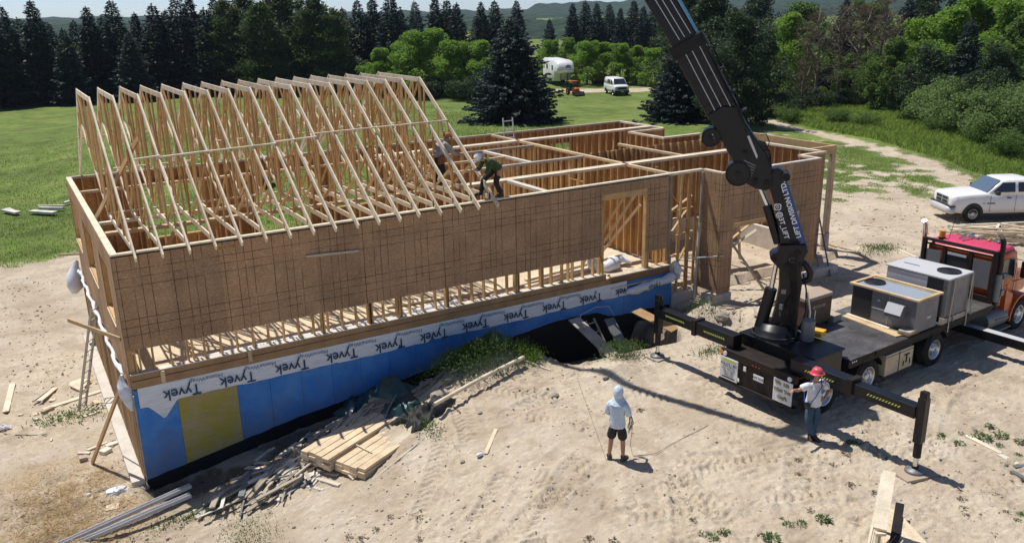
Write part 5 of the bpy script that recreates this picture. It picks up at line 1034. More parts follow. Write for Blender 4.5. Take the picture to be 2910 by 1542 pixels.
m = MB(); m.sm = True; loft(m, [green(1.12, 0.90, 0.88, 1.26, 1.36), green(0.42, 0.95, 0.78, 1.26, 1.90), green(0.15, 0.95, 0.79, 1.26, 1.95), green(-0.95, 0.95, 0.79, 1.26, 1.95), green(-1.25, 0.95, 0.78, 1.26, 1.90), green(-1.33, 0.93, 0.80, 1.26, 1.55)]); part(m, 'cabin', 'white', pk, fix=False)
m = MB(); m.add([(1.13, 0.80, 1.40), (1.13, -0.80, 1.40), (0.46, -0.68, 1.925), (0.46, 0.68, 1.925)], [(0, 1, 2, 3)]); part(m, 'windscreen', 'glassblue', pk)
for s in (1, -1):
    for xa, xb, xc, xd in ((0.88, -0.20, -0.20, 0.42), (-0.36, -1.10, -1.08, -0.34)):
        m = MB(); ys = lambda z: s*(0.95 - (z-1.26)/(0.69)*0.17 + 0.02)
        m.add([(xa, ys(1.40), 1.40), (xb, ys(1.40), 1.40), (xc, ys(1.84), 1.84), (xd, ys(1.84), 1.84)], [(0, 1, 2, 3) if s > 0 else (3, 2, 1, 0)]); part(m, 'side_window', 'glass', pk)
    for xw, rr_ in ((1.78, 0.50), (-1.95, 0.50)):
        part(arch(xw, rr_, s*0.90 if s > 0 else -0.994, s*0.994 if s > 0 else -0.90, 0.42), 'wheel_arch_shade', 'coil', pk); car_wheel(xw, s*0.88, s, 0.40, pk)
    for x in (0.98, -0.26, -1.34): m = MB(); m.box((x, s*0.988-0.004, 0.50), (x+0.012, s*0.988+0.006, 1.27)); part(m, 'door_gap', 'coil', pk)
    for x in (0.0, -1.05): m = MB(); m.box((x, s*0.995-0.02, 1.13), (x+0.2, s*0.995+0.025, 1.17)); part(m, 'door_handle', 'coil', pk)
    m = MB(); m.box((0.68, s*1.02-0.02, 1.30), (0.84, s*1.02+0.22*s if s > 0 else s*1.02-0.02+0.0, 1.48)) if s > 0 else m.box((0.68, -1.24, 1.30), (0.84, -1.0, 1.48)); part(m, 'wing_mirror', 'coil', pk, bevel=0.03)
    m = MB(); m.box((2.50, s*0.72-0.16, 0.86), (2.80, s*0.72+0.16, 1.08)); part(m, 'headlight', 'rim', pk, bevel=0.05)
m = MB(); m.box((2.70, -0.56, 0.82), (2.86, 0.56, 1.17)); gr_ = part(m, 'grille', 'rim', pk, bevel=0.03)
for y0, z0 in ((-0.5, 1.02), (0.04, 1.02), (-0.5, 0.86), (0.04, 0.86)): m = MB(); m.box((2.855, y0, z0), (2.866, y0+0.46, z0+0.12)); part(m, 'grille_gap', 'coil', gr_)
m = MB(); m.sm = True; loft(m, [xsec(2.68, 1.0, 0.42, 0.74), xsec(2.88, 0.96, 0.42, 0.74), xsec(3.0, 0.75, 0.44, 0.72)]); part(m, 'front_bumper', 'steellight', pk, fix=False)
m = MB(); m.box((2.66, -0.99, 0.73), (2.93, 0.99, 0.80)); part(m, 'bumper_top', 'coil', pk, bevel=0.03)
m = MB(); m.box((2.5, -0.6, 0.35), (2.8, 0.6, 0.45)); m.box((-2.6, -0.7, 0.36), (1.2, 0.7, 0.45)); m.box((-2.4, -0.93, 0.40), (1.2, 0.93, 0.44)); part(m, 'underbody', 'coil', pk)
m = MB(); m.box((0.75, 0.993, 0.86), (1.15, 0.998, 0.93)); m.box((1.25, 0.993, 0.88), (1.36, 0.998, 0.92)); part(m, 'name_badge', 'steelgrey', pk)
# cargo van far back
P_ = at(1550/0.88522, 241/0.88522, z=-2.35)
van = thing('cargo_van', 'small white cargo van parked on the far lawn', 'van', (P_.x, P_.y, Hz(P_.x, P_.y)), math.radians(-112))
m = MB(); m.sm = True; loft(m, [xsec(2.65, 0.80, 0.55, 1.15), xsec(2.5, 0.95, 0.42, 1.28), xsec(1.75, 0.98, 0.40, 1.36), xsec(1.6, 0.98, 0.40, 1.38), xsec(-2.6, 0.98, 0.42, 1.38), xsec(-2.7, 0.94, 0.5, 1.30)]); part(m, 'body', 'white', van, fix=False)
m = MB(); m.sm = True; loft(m, [green(1.75, 0.93, 0.88, 1.33, 1.40), green(1.05, 0.95, 0.82, 1.33, 2.05), green(0.7, 0.96, 0.84, 1.33, 2.12), green(-2.3, 0.96, 0.84, 1.33, 2.12), green(-2.68, 0.93, 0.82, 1.33, 1.98)]); part(m, 'roof', 'white', van, fix=False)
m = MB(); m.add([(1.76, 0.80, 1.43), (1.76, -0.80, 1.43), (1.10, -0.72, 2.07), (1.10, 0.72, 2.07)], [(0, 1, 2, 3)]); part(m, 'windscreen', 'glass', van)
for s in (1, -1):
    for xa, xb, xc, xd in ((1.35, 0.62, 0.62, 0.98), (0.30, -0.25, -0.25, 0.30), (-0.4, -1.0, -1.0, -0.4)):
        ys = lambda z: s*(0.955 - (z-1.33)/(0.72)*0.115 + 0.02)
        m = MB(); m.add([(xa, ys(1.45), 1.45), (xb, ys(1.45), 1.45), (xc, ys(1.92), 1.92), (xd, ys(1.92), 1.92)], [(0, 1, 2, 3) if s > 0 else (3, 2, 1, 0)]); part(m, 'side_window', 'glass', van)
    for xw in (1.75, -1.65): part(arch(xw, 0.44, s*0.9 if s > 0 else -0.99, s*0.99 if s > 0 else -0.9, 0.38), 'wheel_arch_shade', 'coil', van); car_wheel(xw, s*0.87, s, 0.36, van)
m = MB(); m.box((2.5, -0.85, 0.80), (2.67, 0.85, 1.12)); part(m, 'grille', 'coil', van, bevel=0.02); m = MB(); m.box((2.5, -0.95, 0.42), (2.78, 0.95, 0.70)); part(m, 'front_bumper', 'coil', van, bevel=0.04); m = MB(); m.box((2.782, -0.16, 0.52), (2.79, 0.16, 0.66)); part(m, 'number_plate', 'signwhite', van)
for s in (1, -1): m = MB(); m.box((2.55, s*0.72-0.14, 0.84), (2.69, s*0.72+0.14, 1.06)); part(m, 'headlight', 'rim', van)
# camper trailer, tractor and digger arm in the far yard
P_ = at(1395/0.88522, 208/0.88522, z=-2.3)
rv = thing('camper_trailer', 'white fifth wheel camper partly hidden behind the big spruce', 'camper trailer', (P_.x-2.2, P_.y-4.2, Hz(P_.x, P_.y)), math.radians(-112))
m = MB(); m.sm = True; loft(m, [[(x, y, z) for y, z in ((1.2, zb), (1.25, zb+0.3), (1.25, zt-0.25), (1.0, zt), (-1.0, zt), (-1.25, zt-0.25), (-1.25, zb+0.3), (-1.2, zb))] for x, zb, zt in ((-5.2, 0.7, 3.55), (3.0, 0.7, 3.6), (3.1, 1.75, 3.6), (4.6, 1.8, 3.5), (5.1, 1.9, 3.15), (5.35, 2.1, 2.6))]); part(m, 'body', 'white', rv, fix=False)
m = MB(); m.cyl((5.2, 0.35, 2.62), (5.36, 0.35, 2.60), 0.42, n=20); part(m, 'round_emblem', 'glassblue', rv)
for x in (-2.6, 1.2): 
    for s in (1, -1): m = MB(); m.box((x, s*1.262-0.006, 2.1), (x+1.1, s*1.262+0.006, 2.8)); part(m, 'window', 'glass', rv)
for x in (-2.0, -1.1):
    for s in (1, -1): car_wheel(x, s*1.1, s, 0.38, rv)
m = MB(); m.bar((4.2, 0.5, 0.0), (4.2, 0.5, 1.8), 0.1, 0.1); part(m, 'landing_leg', 'blackrough', rv)
m = MB(); m.bar((4.2, -0.5, 0.0), (4.2, -0.5, 1.8), 0.1, 0.1); part(m, 'landing_leg', 'blackrough', rv)
P_ = at(1443/0.88522, 243/0.88522, z=-2.35)
tc = thing('garden_tractor', 'small orange tractor with canopy beside the camper', 'tractor', (P_.x, P_.y, Hz(P_.x, P_.y)), math.radians(-100))
m = MB(); m.sm = True; loft(m, [rrect(0.1, -0.42, 0.42, 0.55, 1.25, 0.12), rrect(1.2, -0.38, 0.38, 0.55, 1.25, 0.14), rrect(1.6, -0.30, 0.30, 0.6, 1.12, 0.12)]); part(m, 'bonnet', 'orange', tc, fix=False)
m = MB(); m.box((-0.9, -0.4, 0.6), (0.1, 0.4, 0.9)); m.box((-0.9, -0.3, 0.9), (-0.3, 0.3, 1.0)); m.box((-0.95, -0.3, 1.0), (-0.8, 0.3, 1.4)); part(m, 'seat_deck', 'blackrough', tc)
for x, y, r in ((-0.6, 0.75, 0.6), (-0.6, -0.75, 0.6), (1.2, 0.6, 0.35), (1.2, -0.6, 0.35)): wheel(x, y, r, 0.3, 1 if y > 0 else -1, tc, 'orange')
m = MB(); m.box((-1.1, -0.7, 2.15), (0.5, 0.7, 2.25)); cn = part(m, 'canopy', 'orange', tc, bevel=0.04)
for x, y in ((-0.95, 0.6), (-0.95, -0.6), (0.35, 0.55), (0.35, -0.55)): m = MB(); m.bar((x, y, 0.9), (x, y, 2.15), 0.05, 0.05); part(m, 'canopy_post', 'blackrough', tc)
tc.scale = (0.8, 0.8, 0.8)
m = MB(); m.prism([(1.9, 0.1), (2.5, 0.05), (2.6, 0.2), (2.1, 0.7), (1.95, 0.7)], (0, 0, 0), (1, 0, 0), (0, 0, 1), (0, 1, 0), -0.85, 0.85); m.bar((0.2, 0.5, 0.9), (2.0, 0.5, 0.45), 0.08, 0.12); m.bar((0.2, -0.5, 0.9), (2.0, -0.5, 0.45), 0.08, 0.12); part(m, 'front_loader', 'rustblack', tc)
P_ = at(1500/0.88522, 215/0.88522, z=-2.3)
dg = thing('mini_digger', 'orange digger with folded arm half hidden behind the white van', 'digger', (P_.x+0.6, P_.y+0.8, Hz(P_.x, P_.y)), math.radians(150))
m = MB(); m.box((-1.4, -0.8, 0.5), (0.2, 0.8, 1.5)); part(m, 'body', 'orange', dg, bevel=0.08); m = MB(); m.box((-1.5, -1.0, 0.0), (0.6, -0.6, 0.5)); m.box((-1.5, 0.6, 0.0), (0.6, 1.0, 0.5)); part(m, 'tracks', 'rubber', dg, bevel=0.1)
m = MB(); m.bar((0.2, 0, 0.9), (1.3, 0, 2.6), 0.22, 0.3); m.bar((1.3, 0, 2.6), (2.6, 0, 2.5), 0.2, 0.26); m.bar((2.6, 0, 2.5), (3.1, 0, 0.9), 0.18, 0.2); part(m, 'boom_arm', 'orange', dg)
m = MB(); m.prism([(3.0, 0.9), (3.2, 0.8), (3.0, 0.1), (2.5, 0.2), (2.7, 0.6)], (0, 0, 0), (1, 0, 0), (0, 0, 1), (0, 1, 0), -0.3, 0.3); part(m, 'bucket', 'rustblack', dg)
# white shed glimpsed among the trees and a pale tank behind the house
P_ = at(2262, 236, z=-1.9)
sh = thing('garden_shed', 'small grey shed with red trim glimpsed between the trees', 'shed', (P_.x, P_.y, Hz(P_.x, P_.y)), math.radians(40))
m = MB(); m.box((-1.8, -1.5, 0), (1.8, 1.5, 2.2)); part(m, 'wall', 'steelgrey', sh); m = MB(); m.prism([(-1.8, 2.2), (1.8, 2.2), (0, 3.2)], (0, 0, 0), (0, 1, 0), (0, 0, 1), (1, 0, 0), -2.0, 2.0); part(m, 'roof', 'steelgrey', sh)
m = MB(); m.box((-1.83, -0.45, 0.05), (-1.80, 0.45, 1.9)); part(m, 'door', 'steellight', sh); m = MB(); m.box((-1.84, -0.7, 2.0), (-1.8, 0.7, 2.12)); m.box((-1.84, -0.62, 0), (-1.8, -0.5, 2.0)); m.box((-1.84, 0.5, 0), (-1.8, 0.62, 2.0)); part(m, 'door_trim', 'redlens', sh)
P_ = at(738, 556, z=-1.9)
tk = thing('water_tank', 'pale blue rounded tank standing on the grass behind the house', 'tank', (P_.x, P_.y, Hz(P_.x, P_.y)), math.radians(40))
m = MB(); m.sm = True; m.lathe([(0, -1.1), (0.5, -1.08), (0.78, -0.95), (0.85, -0.8), (0.85, 0.8), (0.78, 0.95), (0.5, 1.08), (0, 1.1)], (0, 0, 0.9), 24, 'x'); part(m, 'tank_body', 'galv', tk, fix=False)
for x in (-0.6, 0.5): m = MB(); m.box((x, -0.5, 0), (x+0.12, 0.5, 0.25)); part(m, 'tank_foot', 'blackrough', tk)
# ------------------------------------------------------------------ people
def skin_mesh(name, pts, edges, radii, mat, parent, sub=2, root=0):
    me = bpy.data.meshes.new(name); me.from_pydata([tuple(p) for p in pts], edges, []); me.update()
    o = bpy.data.objects.new('tmp', me); COL.objects.link(o)
    sk = o.modifiers.new('s', 'SKIN'); sk.use_smooth_shade = True; sk.branch_smoothing = 0.7
    if not me.skin_vertices: 
        with bpy.context.temp_override(object=o, active_object=o): bpy.ops.mesh.customdata_skin_add()
    for i, v in enumerate(me.skin_vertices[0].data):
        r = radii[i]; v.radius = r if isinstance(r, tuple) else (r, r); v.use_root = (i == root)
    if sub: sb = o.modifiers.new('u', 'SUBSURF'); sb.levels = sub; sb.render_levels = sub
    dg_ = bpy.context.evaluated_depsgraph_get(); dg_.update()
    m2 = bpy.data.meshes.new_from_object(o.evaluated_get(dg_)); bpy.data.objects.remove(o)
    m2.name = name; m2.materials.clear(); m2.materials.append(M[mat])
    for p in m2.polygons: p.use_smooth = True; p.material_index = 0
    return link_mesh(name, m2, parent)
def chain(P, E, R, pts, rs, start=None):
    prev = start
    for p, r in zip(pts, rs):
        P.append(Vector(p)); R.append(r); i = len(P)-1
        if prev is not None: E.append((prev, i))
        prev = i
    return prev
def hand(P, E, R, wrist_i, wrist, d, side, curl=0.5):
    """palm + five fingers leaving wrist along d; side = thumb side"""
    d = Vector(d).normalized(); s = Vector(side).normalized(); nrm = d.cross(s).normalized()
    w0 = Vector(wrist); palm = chain(P, E, R, [w0 + d*0.05, w0 + d*0.085], [(0.034, 0.018), (0.036, 0.016)], wrist_i)
    for k, (off, L) in enumerate(((0.030, 0.070), (0.010, 0.080), (-0.010, 0.074), (-0.029, 0.058))):
        b = w0 + d*0.095 + s*off; q = b + d*L*0.5 + nrm*curl*0.015; e = q + (d*(1-curl) + nrm*curl).normalized()*L*0.5
        chain(P, E, R, [b, q, e], [0.0095, 0.009, 0.0075], palm)
    b = w0 + d*0.03 + s*0.035; chain(P, E, R, [b, b + (d*0.7+s*0.6)*0.035, b + (d*0.95+s*0.35)*0.062], [0.011, 0.010, 0.008], palm-1)
def person(name_lab, loc, rz, J, wear, hatf=None):
    """J: joints (local, metres, facing +y); wear: list of clothing builders"""
    root = thing('person', name_lab, 'person', loc, rz); P, E, R = [], [], []
    pel = chain(P, E, R, [J['pelvis']], [(0.14, 0.10)])
    ch = chain(P, E, R, [J['belly'], J['chest'], J['neck0']], [(0.135, 0.10), (0.155, 0.11), (0.075, 0.07)], pel)
    nk = chain(P, E, R, [J['neck'], J['jaw'], J['head'], J['crown']], [0.055, (0.062, 0.070), (0.078, 0.092), (0.055, 0.062)], ch)
    face = (Vector(J['face'])).normalized(); hd = Vector(J['head'])
    chain(P, E, R, [hd + face*0.085 - Vector((0, 0, 0.015)), hd + face*0.112 - Vector((0, 0, 0.022))], [0.016, 0.010], nk-1)
    chs = 2
    for s in ('l', 'r'):
        sh_ = chain(P, E, R, [J['sh'+s], J['el'+s], (Vector(J['el'+s])*0.45+Vector(J['wr'+s])*0.55), J['wr'+s]], [0.058, 0.044, 0.040, 0.027], chs)
        hand(P, E, R, sh_, J['wr'+s], J['hd'+s], J.get('th'+s, (0, 0, 1)), J.get('curl', 0.5))
        chain(P, E, R, [J['hip'+s], J['kn'+s], (Vector(J['kn'+s])*0.6+Vector(J['an'+s])*0.4), J['an'+s], Vector(J['an'+s]) + Vector((0, -0.02, -0.05)), J['to'+s]], [0.088, 0.060, 0.058, 0.038, 0.035, (0.038, 0.026)], 0)
    skin_mesh('body', P, E, R, 'skin', root, 2)
    # eyes
    side = Vector((0, 0, 1)).cross(face).normalized()
    for sgn in (-1, 1):
        m = MB(); m.sm = True; c = hd + face*0.083 + side*0.032*sgn + Vector((0, 0, 0.012)); m.lathe([(0, -0.011), (0.009, -0.006), (0.011, 0), (0.009, 0.006), (0, 0.011)], tuple(c), 8); part(m, 'eye', 'coil', root, fix=False)
        m = MB(); m.sm = True; c = hd + side*0.088*sgn - Vector((0, 0, 0.01)); m.lathe([(0, -0.03), (0.012, -0.02), (0.016, 0), (0.012, 0.02), (0, 0.03)], tuple(c), 8); part(m, 'ear', 'skin', root, fix=False)
    m = MB(); c = hd + face*0.088 - Vector((0, 0, 0.058)); m.bar(c - side*0.022, c + side*0.022, 0.01, 0.007); part(m, 'mouth', 'leather', root)
    return root
def garment(root, name, mat, segs, joins, sub=2):
    P, E, R = [], [], []; idx = []
    for pts, rs, st in segs:
        last = chain(P, E, R, pts, rs, idx[st[0]][st[1]] if st is not None else None); idx.append(list(range(last-len(pts)+1, last+1)))
    return skin_mesh(name, P, E, R, mat, root, sub)
def top_wear(root, J, mat, name='shirt', sleeve=1.0, loose=1.12, low=-0.02):
    V = Vector; b = J; pel = V(b['pelvis']) + V((0, 0, 0.0)); 
    down = (V(b['pelvis'])-V(b['belly'])).normalized()
    segs = [([V(b['pelvis']) + down*(low+0.10), V(b['pelvis']) + down*low, b['belly'], b['chest'], V(b['neck0'])*0.7+V(b['neck'])*0.3], [(0.185*loose, 0.145*loose), (0.195*loose, 0.15*loose), (0.185*loose, 0.145*loose), (0.205*loose, 0.15*loose), (0.10, 0.095)], None)]
    for s in 'lr':
        e = V(b['el'+s]); w = V(b['wr'+s]); sh = V(b['sh'+s])
        if sleeve > 0.9: pts = [sh, e, (e+w)/2, w]; rs = [0.085*loose, 0.062*loose, 0.055*loose, 0.045]
        elif sleeve > 0.6: pts = [sh, e, (e*0.5+w*0.5)]; rs = [0.082*loose, 0.06*loose, 0.05*loose]
        else: pts = [sh, (sh+e)/2, sh*0.25+e*0.75]; rs = [0.082*loose, 0.075*loose, 0.072*loose]
        segs.append((pts, [1.15*q for q in rs], (0, 3)))
    return garment(root, name, mat, segs, None)
def leg_wear(root, J, mat, name='trousers', full=True, loose=1.0):
    V = Vector; b = J
    segs = [([V(b['belly'])*0.35+V(b['pelvis'])*0.65, b['pelvis']], [(0.185, 0.14), (0.195, 0.155)], None)]
    for s in 'lr':
        h, k, a = V(b['hip'+s]), V(b['kn'+s]), V(b['an'+s])
        if full: pts = [h, k, (k+a)/2, a + V((0, 0, 0.03))]; rs = [0.125*loose, 0.092*loose, 0.084*loose, 0.078*loose]
        else: pts = [h, (h+k)/2, k]; rs = [0.13*loose, 0.12*loose, 0.112*loose]
        segs.append((pts, rs, (0, 1)))
    return garment(root, name, mat, segs, None)
def foot_wear(root, J, mat, name='boot', tall=0.12):
    for s in 'lr':
        a, t = Vector(J['an'+s]), Vector(J['to'+s]); d = (t-a); d.z = 0; d.normalize(); base = a.z-0.075
        m = MB(); m.sm = True
        def fs(o, wd, h): c = Vector((a.x, a.y, base)) + d*o; n_ = Vector((-d.y, d.x, 0)); return [c - n_*wd, c + n_*wd, c + n_*wd*0.9 + Vector((0, 0, h*0.6)), c + n_*wd*0.45 + Vector((0, 0, h)), c - n_*wd*0.45 + Vector((0, 0, h)), c - n_*wd*0.9 + Vector((0, 0, h*0.6))]
        loft(m, [fs(-0.07, 0.030, 0.09), fs(-0.05, 0.042, 0.10+tall*0.4), fs(0.02, 0.045, 0.11+tall*0.4), fs(0.10, 0.052, 0.085), fs(0.17, 0.05, 0.065), fs(0.205, 0.03, 0.045)])
        m.sm = True; m.cyl(Vector((a.x, a.y, base+0.07)), Vector((a.x, a.y, base+0.09+tall)) + (Vector(J['kn'+s])-a).normalized()*0.02, 0.056, 0.060, 14)
        part(m, name, mat, root, fix=False)
def hard_hat(root, J, mat, name='hard_hat', brim=0.03, full=False):
    hd = Vector(J['head']) + Vector((0, 0, 0.035)); up = (Vector(J['crown'])-Vector(J['jaw'])).normalized(); f = Vector(J['face']).normalized()
    m = MB(); m.sm = True; m.lathe([(0.142+brim, -0.012), (0.140+brim*0.9, 0.0), (0.128, 0.008), (0.126, 0.05), (0.110, 0.095), (0.075, 0.125), (0.03, 0.138), (0.0, 0.140)], (0, 0, 0), 22)
    m.bar((0, 0.10, 0.085), (0, -0.08, 0.125), 0.03, 0.03)
    if not full: m.prism([(-0.09, 0.11), (0.09, 0.11), (0.07, 0.19), (-0.07, 0.19)], (0, 0, -0.01), (1, 0, 0), (0, 1, 0), (0, 0, 1), 0, 0.012)
    o = part(m, name, mat, root, fix=False); y = (f - up*f.dot(up)).normalized(); x = y.cross(up).normalized()
    o.matrix_local = Matrix(((x.x, y.x, up.x, hd.x), (x.y, y.y, up.y, hd.y), (x.z, y.z, up.z, hd.z), (0, 0, 0, 1))); return o
# man in pale blue hood, seen from behind, holding a line
pA = G(1752, 1306); faceA = math.radians(-52)
J = dict(pelvis=(0, 0, 0.95), belly=(0, 0.0, 1.12), chest=(0, 0.01, 1.33), neck0=(0, 0.015, 1.47), neck=(0, 0.03, 1.54), jaw=(0, 0.05, 1.60), head=(0.0, 0.06, 1.68), crown=(0, 0.045, 1.76), face=(0.25, 1, -0.3),
         shl=(-0.18, 0.0, 1.42), ell=(-0.24, 0.03, 1.14), wrl=(-0.12, 0.25, 1.08), hdl=(0.6, 0.7, -0.1), shr=(0.18, 0.0, 1.42), elr=(0.25, 0.04, 1.15), wrr=(0.16, 0.27, 1.12), hdr=(0.1, 0.9, -0.3),
         hipl=(-0.10, 0, 0.90), knl=(-0.14, 0.03, 0.50), anl=(-0.17, -0.03, 0.085), tol=(-0.20, 0.14, 0.03), hipr=(0.10, 0, 0.90), knr=(0.13, 0.03, 0.50), anr=(0.15, 0.0, 0.085), tor=(0.20, 0.16, 0.03), curl=0.85)
r1 = person('person in pale blue hooded top and dark shorts standing on sand holding a line', pA, faceA, J, None)
top_wear(r1, J, 'shirtblue', 'hooded_top', 1.0, 1.12, 0.04); leg_wear(r1, J, 'navy', 'shorts', False, 1.05); foot_wear(r1, J, 'shoes', 'shoe', 0.02)
m = MB(); m.sm = True; hd = Vector(J['head']); f_ = Vector(J['face']).normalized()
vs = []; nn, mm_ = 14, 18
for i in range(nn):
    t = PI*i/(nn-1)
    for j in range(mm_): a = 2*PI*j/mm_; vs.append((0.118*math.sin(t)*math.cos(a), 0.128*math.sin(t)*math.sin(a) - 0.02*(math.cos(t) < -0.3), 0.150*math.cos(t)*(1.0 if math.cos(t) > 0 else 1.15)))
fs_ = [(i*mm_+j, i*mm_+(j+1) % mm_, (i+1)*mm_+(j+1) % mm_, (i+1)*mm_+j) for i in range(nn-1) for j in range(mm_) if not (vs[i*mm_+j][1] > 0.07 and -0.08 < vs[i*mm_+j][2] < 0.09 and abs(vs[i*mm_+j][0]) < 0.075)]
m.add([Vector(q)+hd+Vector((0, -0.012, 0.005)) for q in vs], fs_); m.lathe([(0.21, -0.27), (0.17, -0.22), (0.13, -0.16), (0.105, -0.10), (0.09, -0.06)], tuple(hd), 16); part(m, 'hood', 'shirtblue', r1, fix=False)
w1 = Vector(pA); rot = Matrix.Rotation(faceA, 4, 'Z')
def loc2w(rootloc, rz, p): return Vector(rootloc) + Matrix.Rotation(rz, 4, 'Z') @ Vector(p)
hp = loc2w(pA, faceA, (0.2, 0.36, 1.06))
m = MB(); m.tube([hp, hp + Vector((0.05, -0.05, -0.35)), hp + Vector((0.0, -0.05, -0.8)), Vector((hp.x, hp.y-0.15, pA.z+0.02)), Vector((hp.x+0.5, hp.y-0.35, pA.z+0.02)), Vector((hp.x+1.2, hp.y-0.2, pA.z+0.03)), Vector((hp.x+2.5, hp.y+0.0, pA.z+0.02))], 0.006, 5)
m.tube([hp, hp + Vector((0.03, 0.02, -0.2)), hp + Vector((-0.03, 0.03, -0.38)), hp + Vector((0.06, 0.0, -0.45)), hp + Vector((0.09, 0, -0.2)), hp], 0.009, 5)
for k in range(9): m.tube([hp + Vector((0.02*math.sin(k), 0.02*math.cos(k), 0)), hp + Vector((0.05+0.03*math.sin(2*k), 0.02*k-0.08, -0.25-0.02*k)), hp + Vector((0.02*math.sin(k*3), 0.02*math.cos(k), -0.42-0.015*k))], 0.005, 4)
tag(m.build('tag_line', M['rope']), 'thin tag line hanging in loops from the hooded man to the ground', 'line')
a0 = Vector(pA) + Vector((-0.25, 0.05, 0.02)); e0 = G(1640, 1075) 
pts = [a0.lerp(e0, t) for t in np.linspace(0, 1, 14)]
for q in pts: q.z = Hz(q.x, q.y) + 0.035
m = MB(); m.tube(pts, 0.005, 4); tag(m.build('ground_line', M['rope']), 'thin cord lying on the sand from the hooded man towards the foundation', 'cord')
# man in red hard hat leaning on the truck
pB = G(2302, 1245); dirB = math.radians(165)
J = dict(pelvis=(0.0, 0, 0.95), belly=(0.01, 0.03, 1.12), chest=(0.02, 0.03, 1.34), neck0=(0.02, 0.03, 1.48), neck=(0.02, 0.04, 1.54), jaw=(0.02, 0.06, 1.60), head=(0.02, 0.06, 1.69), crown=(0.02, 0.05, 1.78), face=(0.1, 1, -0.25),
         shr=(0.21, 0.02, 1.43), elr=(0.40, -0.06, 1.28), wrr=(0.60, 0.02, 1.36), hdr=(0.9, 0.25, -0.35), thr=(0, 1, 0), shl=(-0.18, 0.02, 1.43), ell=(-0.42, -0.03, 1.20), wrl=(-0.20, 0.12, 1.06), hdl=(0.9, 0.2, -0.2), thl=(0, 0, 1),
         hipl=(-0.10, 0, 0.90), knl=(-0.06, 0.07, 0.50), anl=(0.03, 0.02, 0.085), tol=(0.10, 0.18, 0.03), hipr=(0.10, 0, 0.90), knr=(0.13, 0.06, 0.50), anr=(-0.04, 0.07, 0.085), tor=(-0.10, 0.24, 0.03), curl=0.6)
r2 = person('person in red hard hat, white shirt and jeans leaning one arm on the truck', pB, dirB, J, None)
top_wear(r2, J, 'shirtwhite', 'shirt', 0.4, 1.14, 0.0); leg_wear(r2, J, 'jeans', 'jeans', True, 1.05); foot_wear(r2, J, 'boots', 'boot', 0.16); hard_hat(r2, J, 'pinkhat', 'hard_hat', 0.035, True)
m = MB(); m.tube([(-0.13, 0.02, 1.56), (-0.05, 0.18, 1.42), (0.10, 0.205, 1.20), (0.20, 0.15, 1.0), (0.22, 0.05, 0.97)], 0.012, 6); m.tube([(-0.13, 0.02, 1.56), (0.02, -0.13, 1.45), (0.16, -0.16, 1.2), (0.22, -0.05, 0.98)], 0.012, 6); part(m, 'strap', 'bluepaint', r2)
m = MB(); m.box((0.18, 0.02, 0.86), (0.26, 0.16, 1.0)); part(m, 'control_box', 'coil', r2, bevel=0.015)
# green shirted man bending over the last truss
pC = (10.62, 0.30, 3.28)
J = dict(pelvis=(0, -0.02, 0.86), belly=(0, 0.12, 1.00), chest=(0, 0.30, 1.10), neck0=(0, 0.42, 1.14), neck=(0, 0.47, 1.16), jaw=(0, 0.54, 1.14), head=(0, 0.60, 1.18), crown=(0, 0.66, 1.26), face=(0, 0.7, -0.8),
         shl=(-0.18, 0.35, 1.10), ell=(-0.24, 0.42, 0.82), wrl=(-0.10, 0.58, 0.70), hdl=(0.2, 0.6, -0.7), shr=(0.18, 0.35, 1.10), elr=(0.20, 0.50, 0.84), wrr=(0.02, 0.72, 0.86), hdr=(-0.3, 0.9, -0.1),
         hipl=(-0.10, -0.02, 0.84), knl=(-0.13, 0.12, 0.45), anl=(-0.14, -0.05, 0.085), tol=(-0.15, 0.13, 0.03), hipr=(0.10, -0.02, 0.84), knr=(0.22, 0.34, 0.50), anr=(0.24, 0.42, 0.12), tor=(0.26, 0.60, 0.08), curl=0.8)
def mirror(J):
    K = {}
    for k, v in J.items():
        if isinstance(v, tuple): v = (-v[0], v[1], v[2])
        if k[-1] in 'lr' and k[:2] in ('sh', 'el', 'wr', 'hd', 'th', 'hi', 'kn', 'an', 'to'): k = k[:-1] + ('r' if k[-1] == 'l' else 'l')
        K[k] = v
    return K
r3 = person('person in dark green shirt and white hard hat bending over the last roof truss', pC, math.radians(88), J, None)
top_wear(r3, J, 'green', 'shirt', 0.7, 1.08); leg_wear(r3, J, 'trousers', 'trousers', True, 1.0); foot_wear(r3, J, 'boots', 'boot', 0.1); hard_hat(r3, J, 'whitehat', 'hard_hat', 0.012)
m = MB(); m.tube([(-0.15, -0.05, 0.93), (0, -0.16, 0.95), (0.16, -0.04, 0.93), (0.15, 0.1, 0.93), (0, 0.14, 0.92), (-0.15, 0.1, 0.93), (-0.15, -0.05, 0.93)], 0.03, 6); m.box((0.14, -0.12, 0.74), (0.22, 0.04, 0.92)); part(m, 'tool_belt', 'coil', r3)
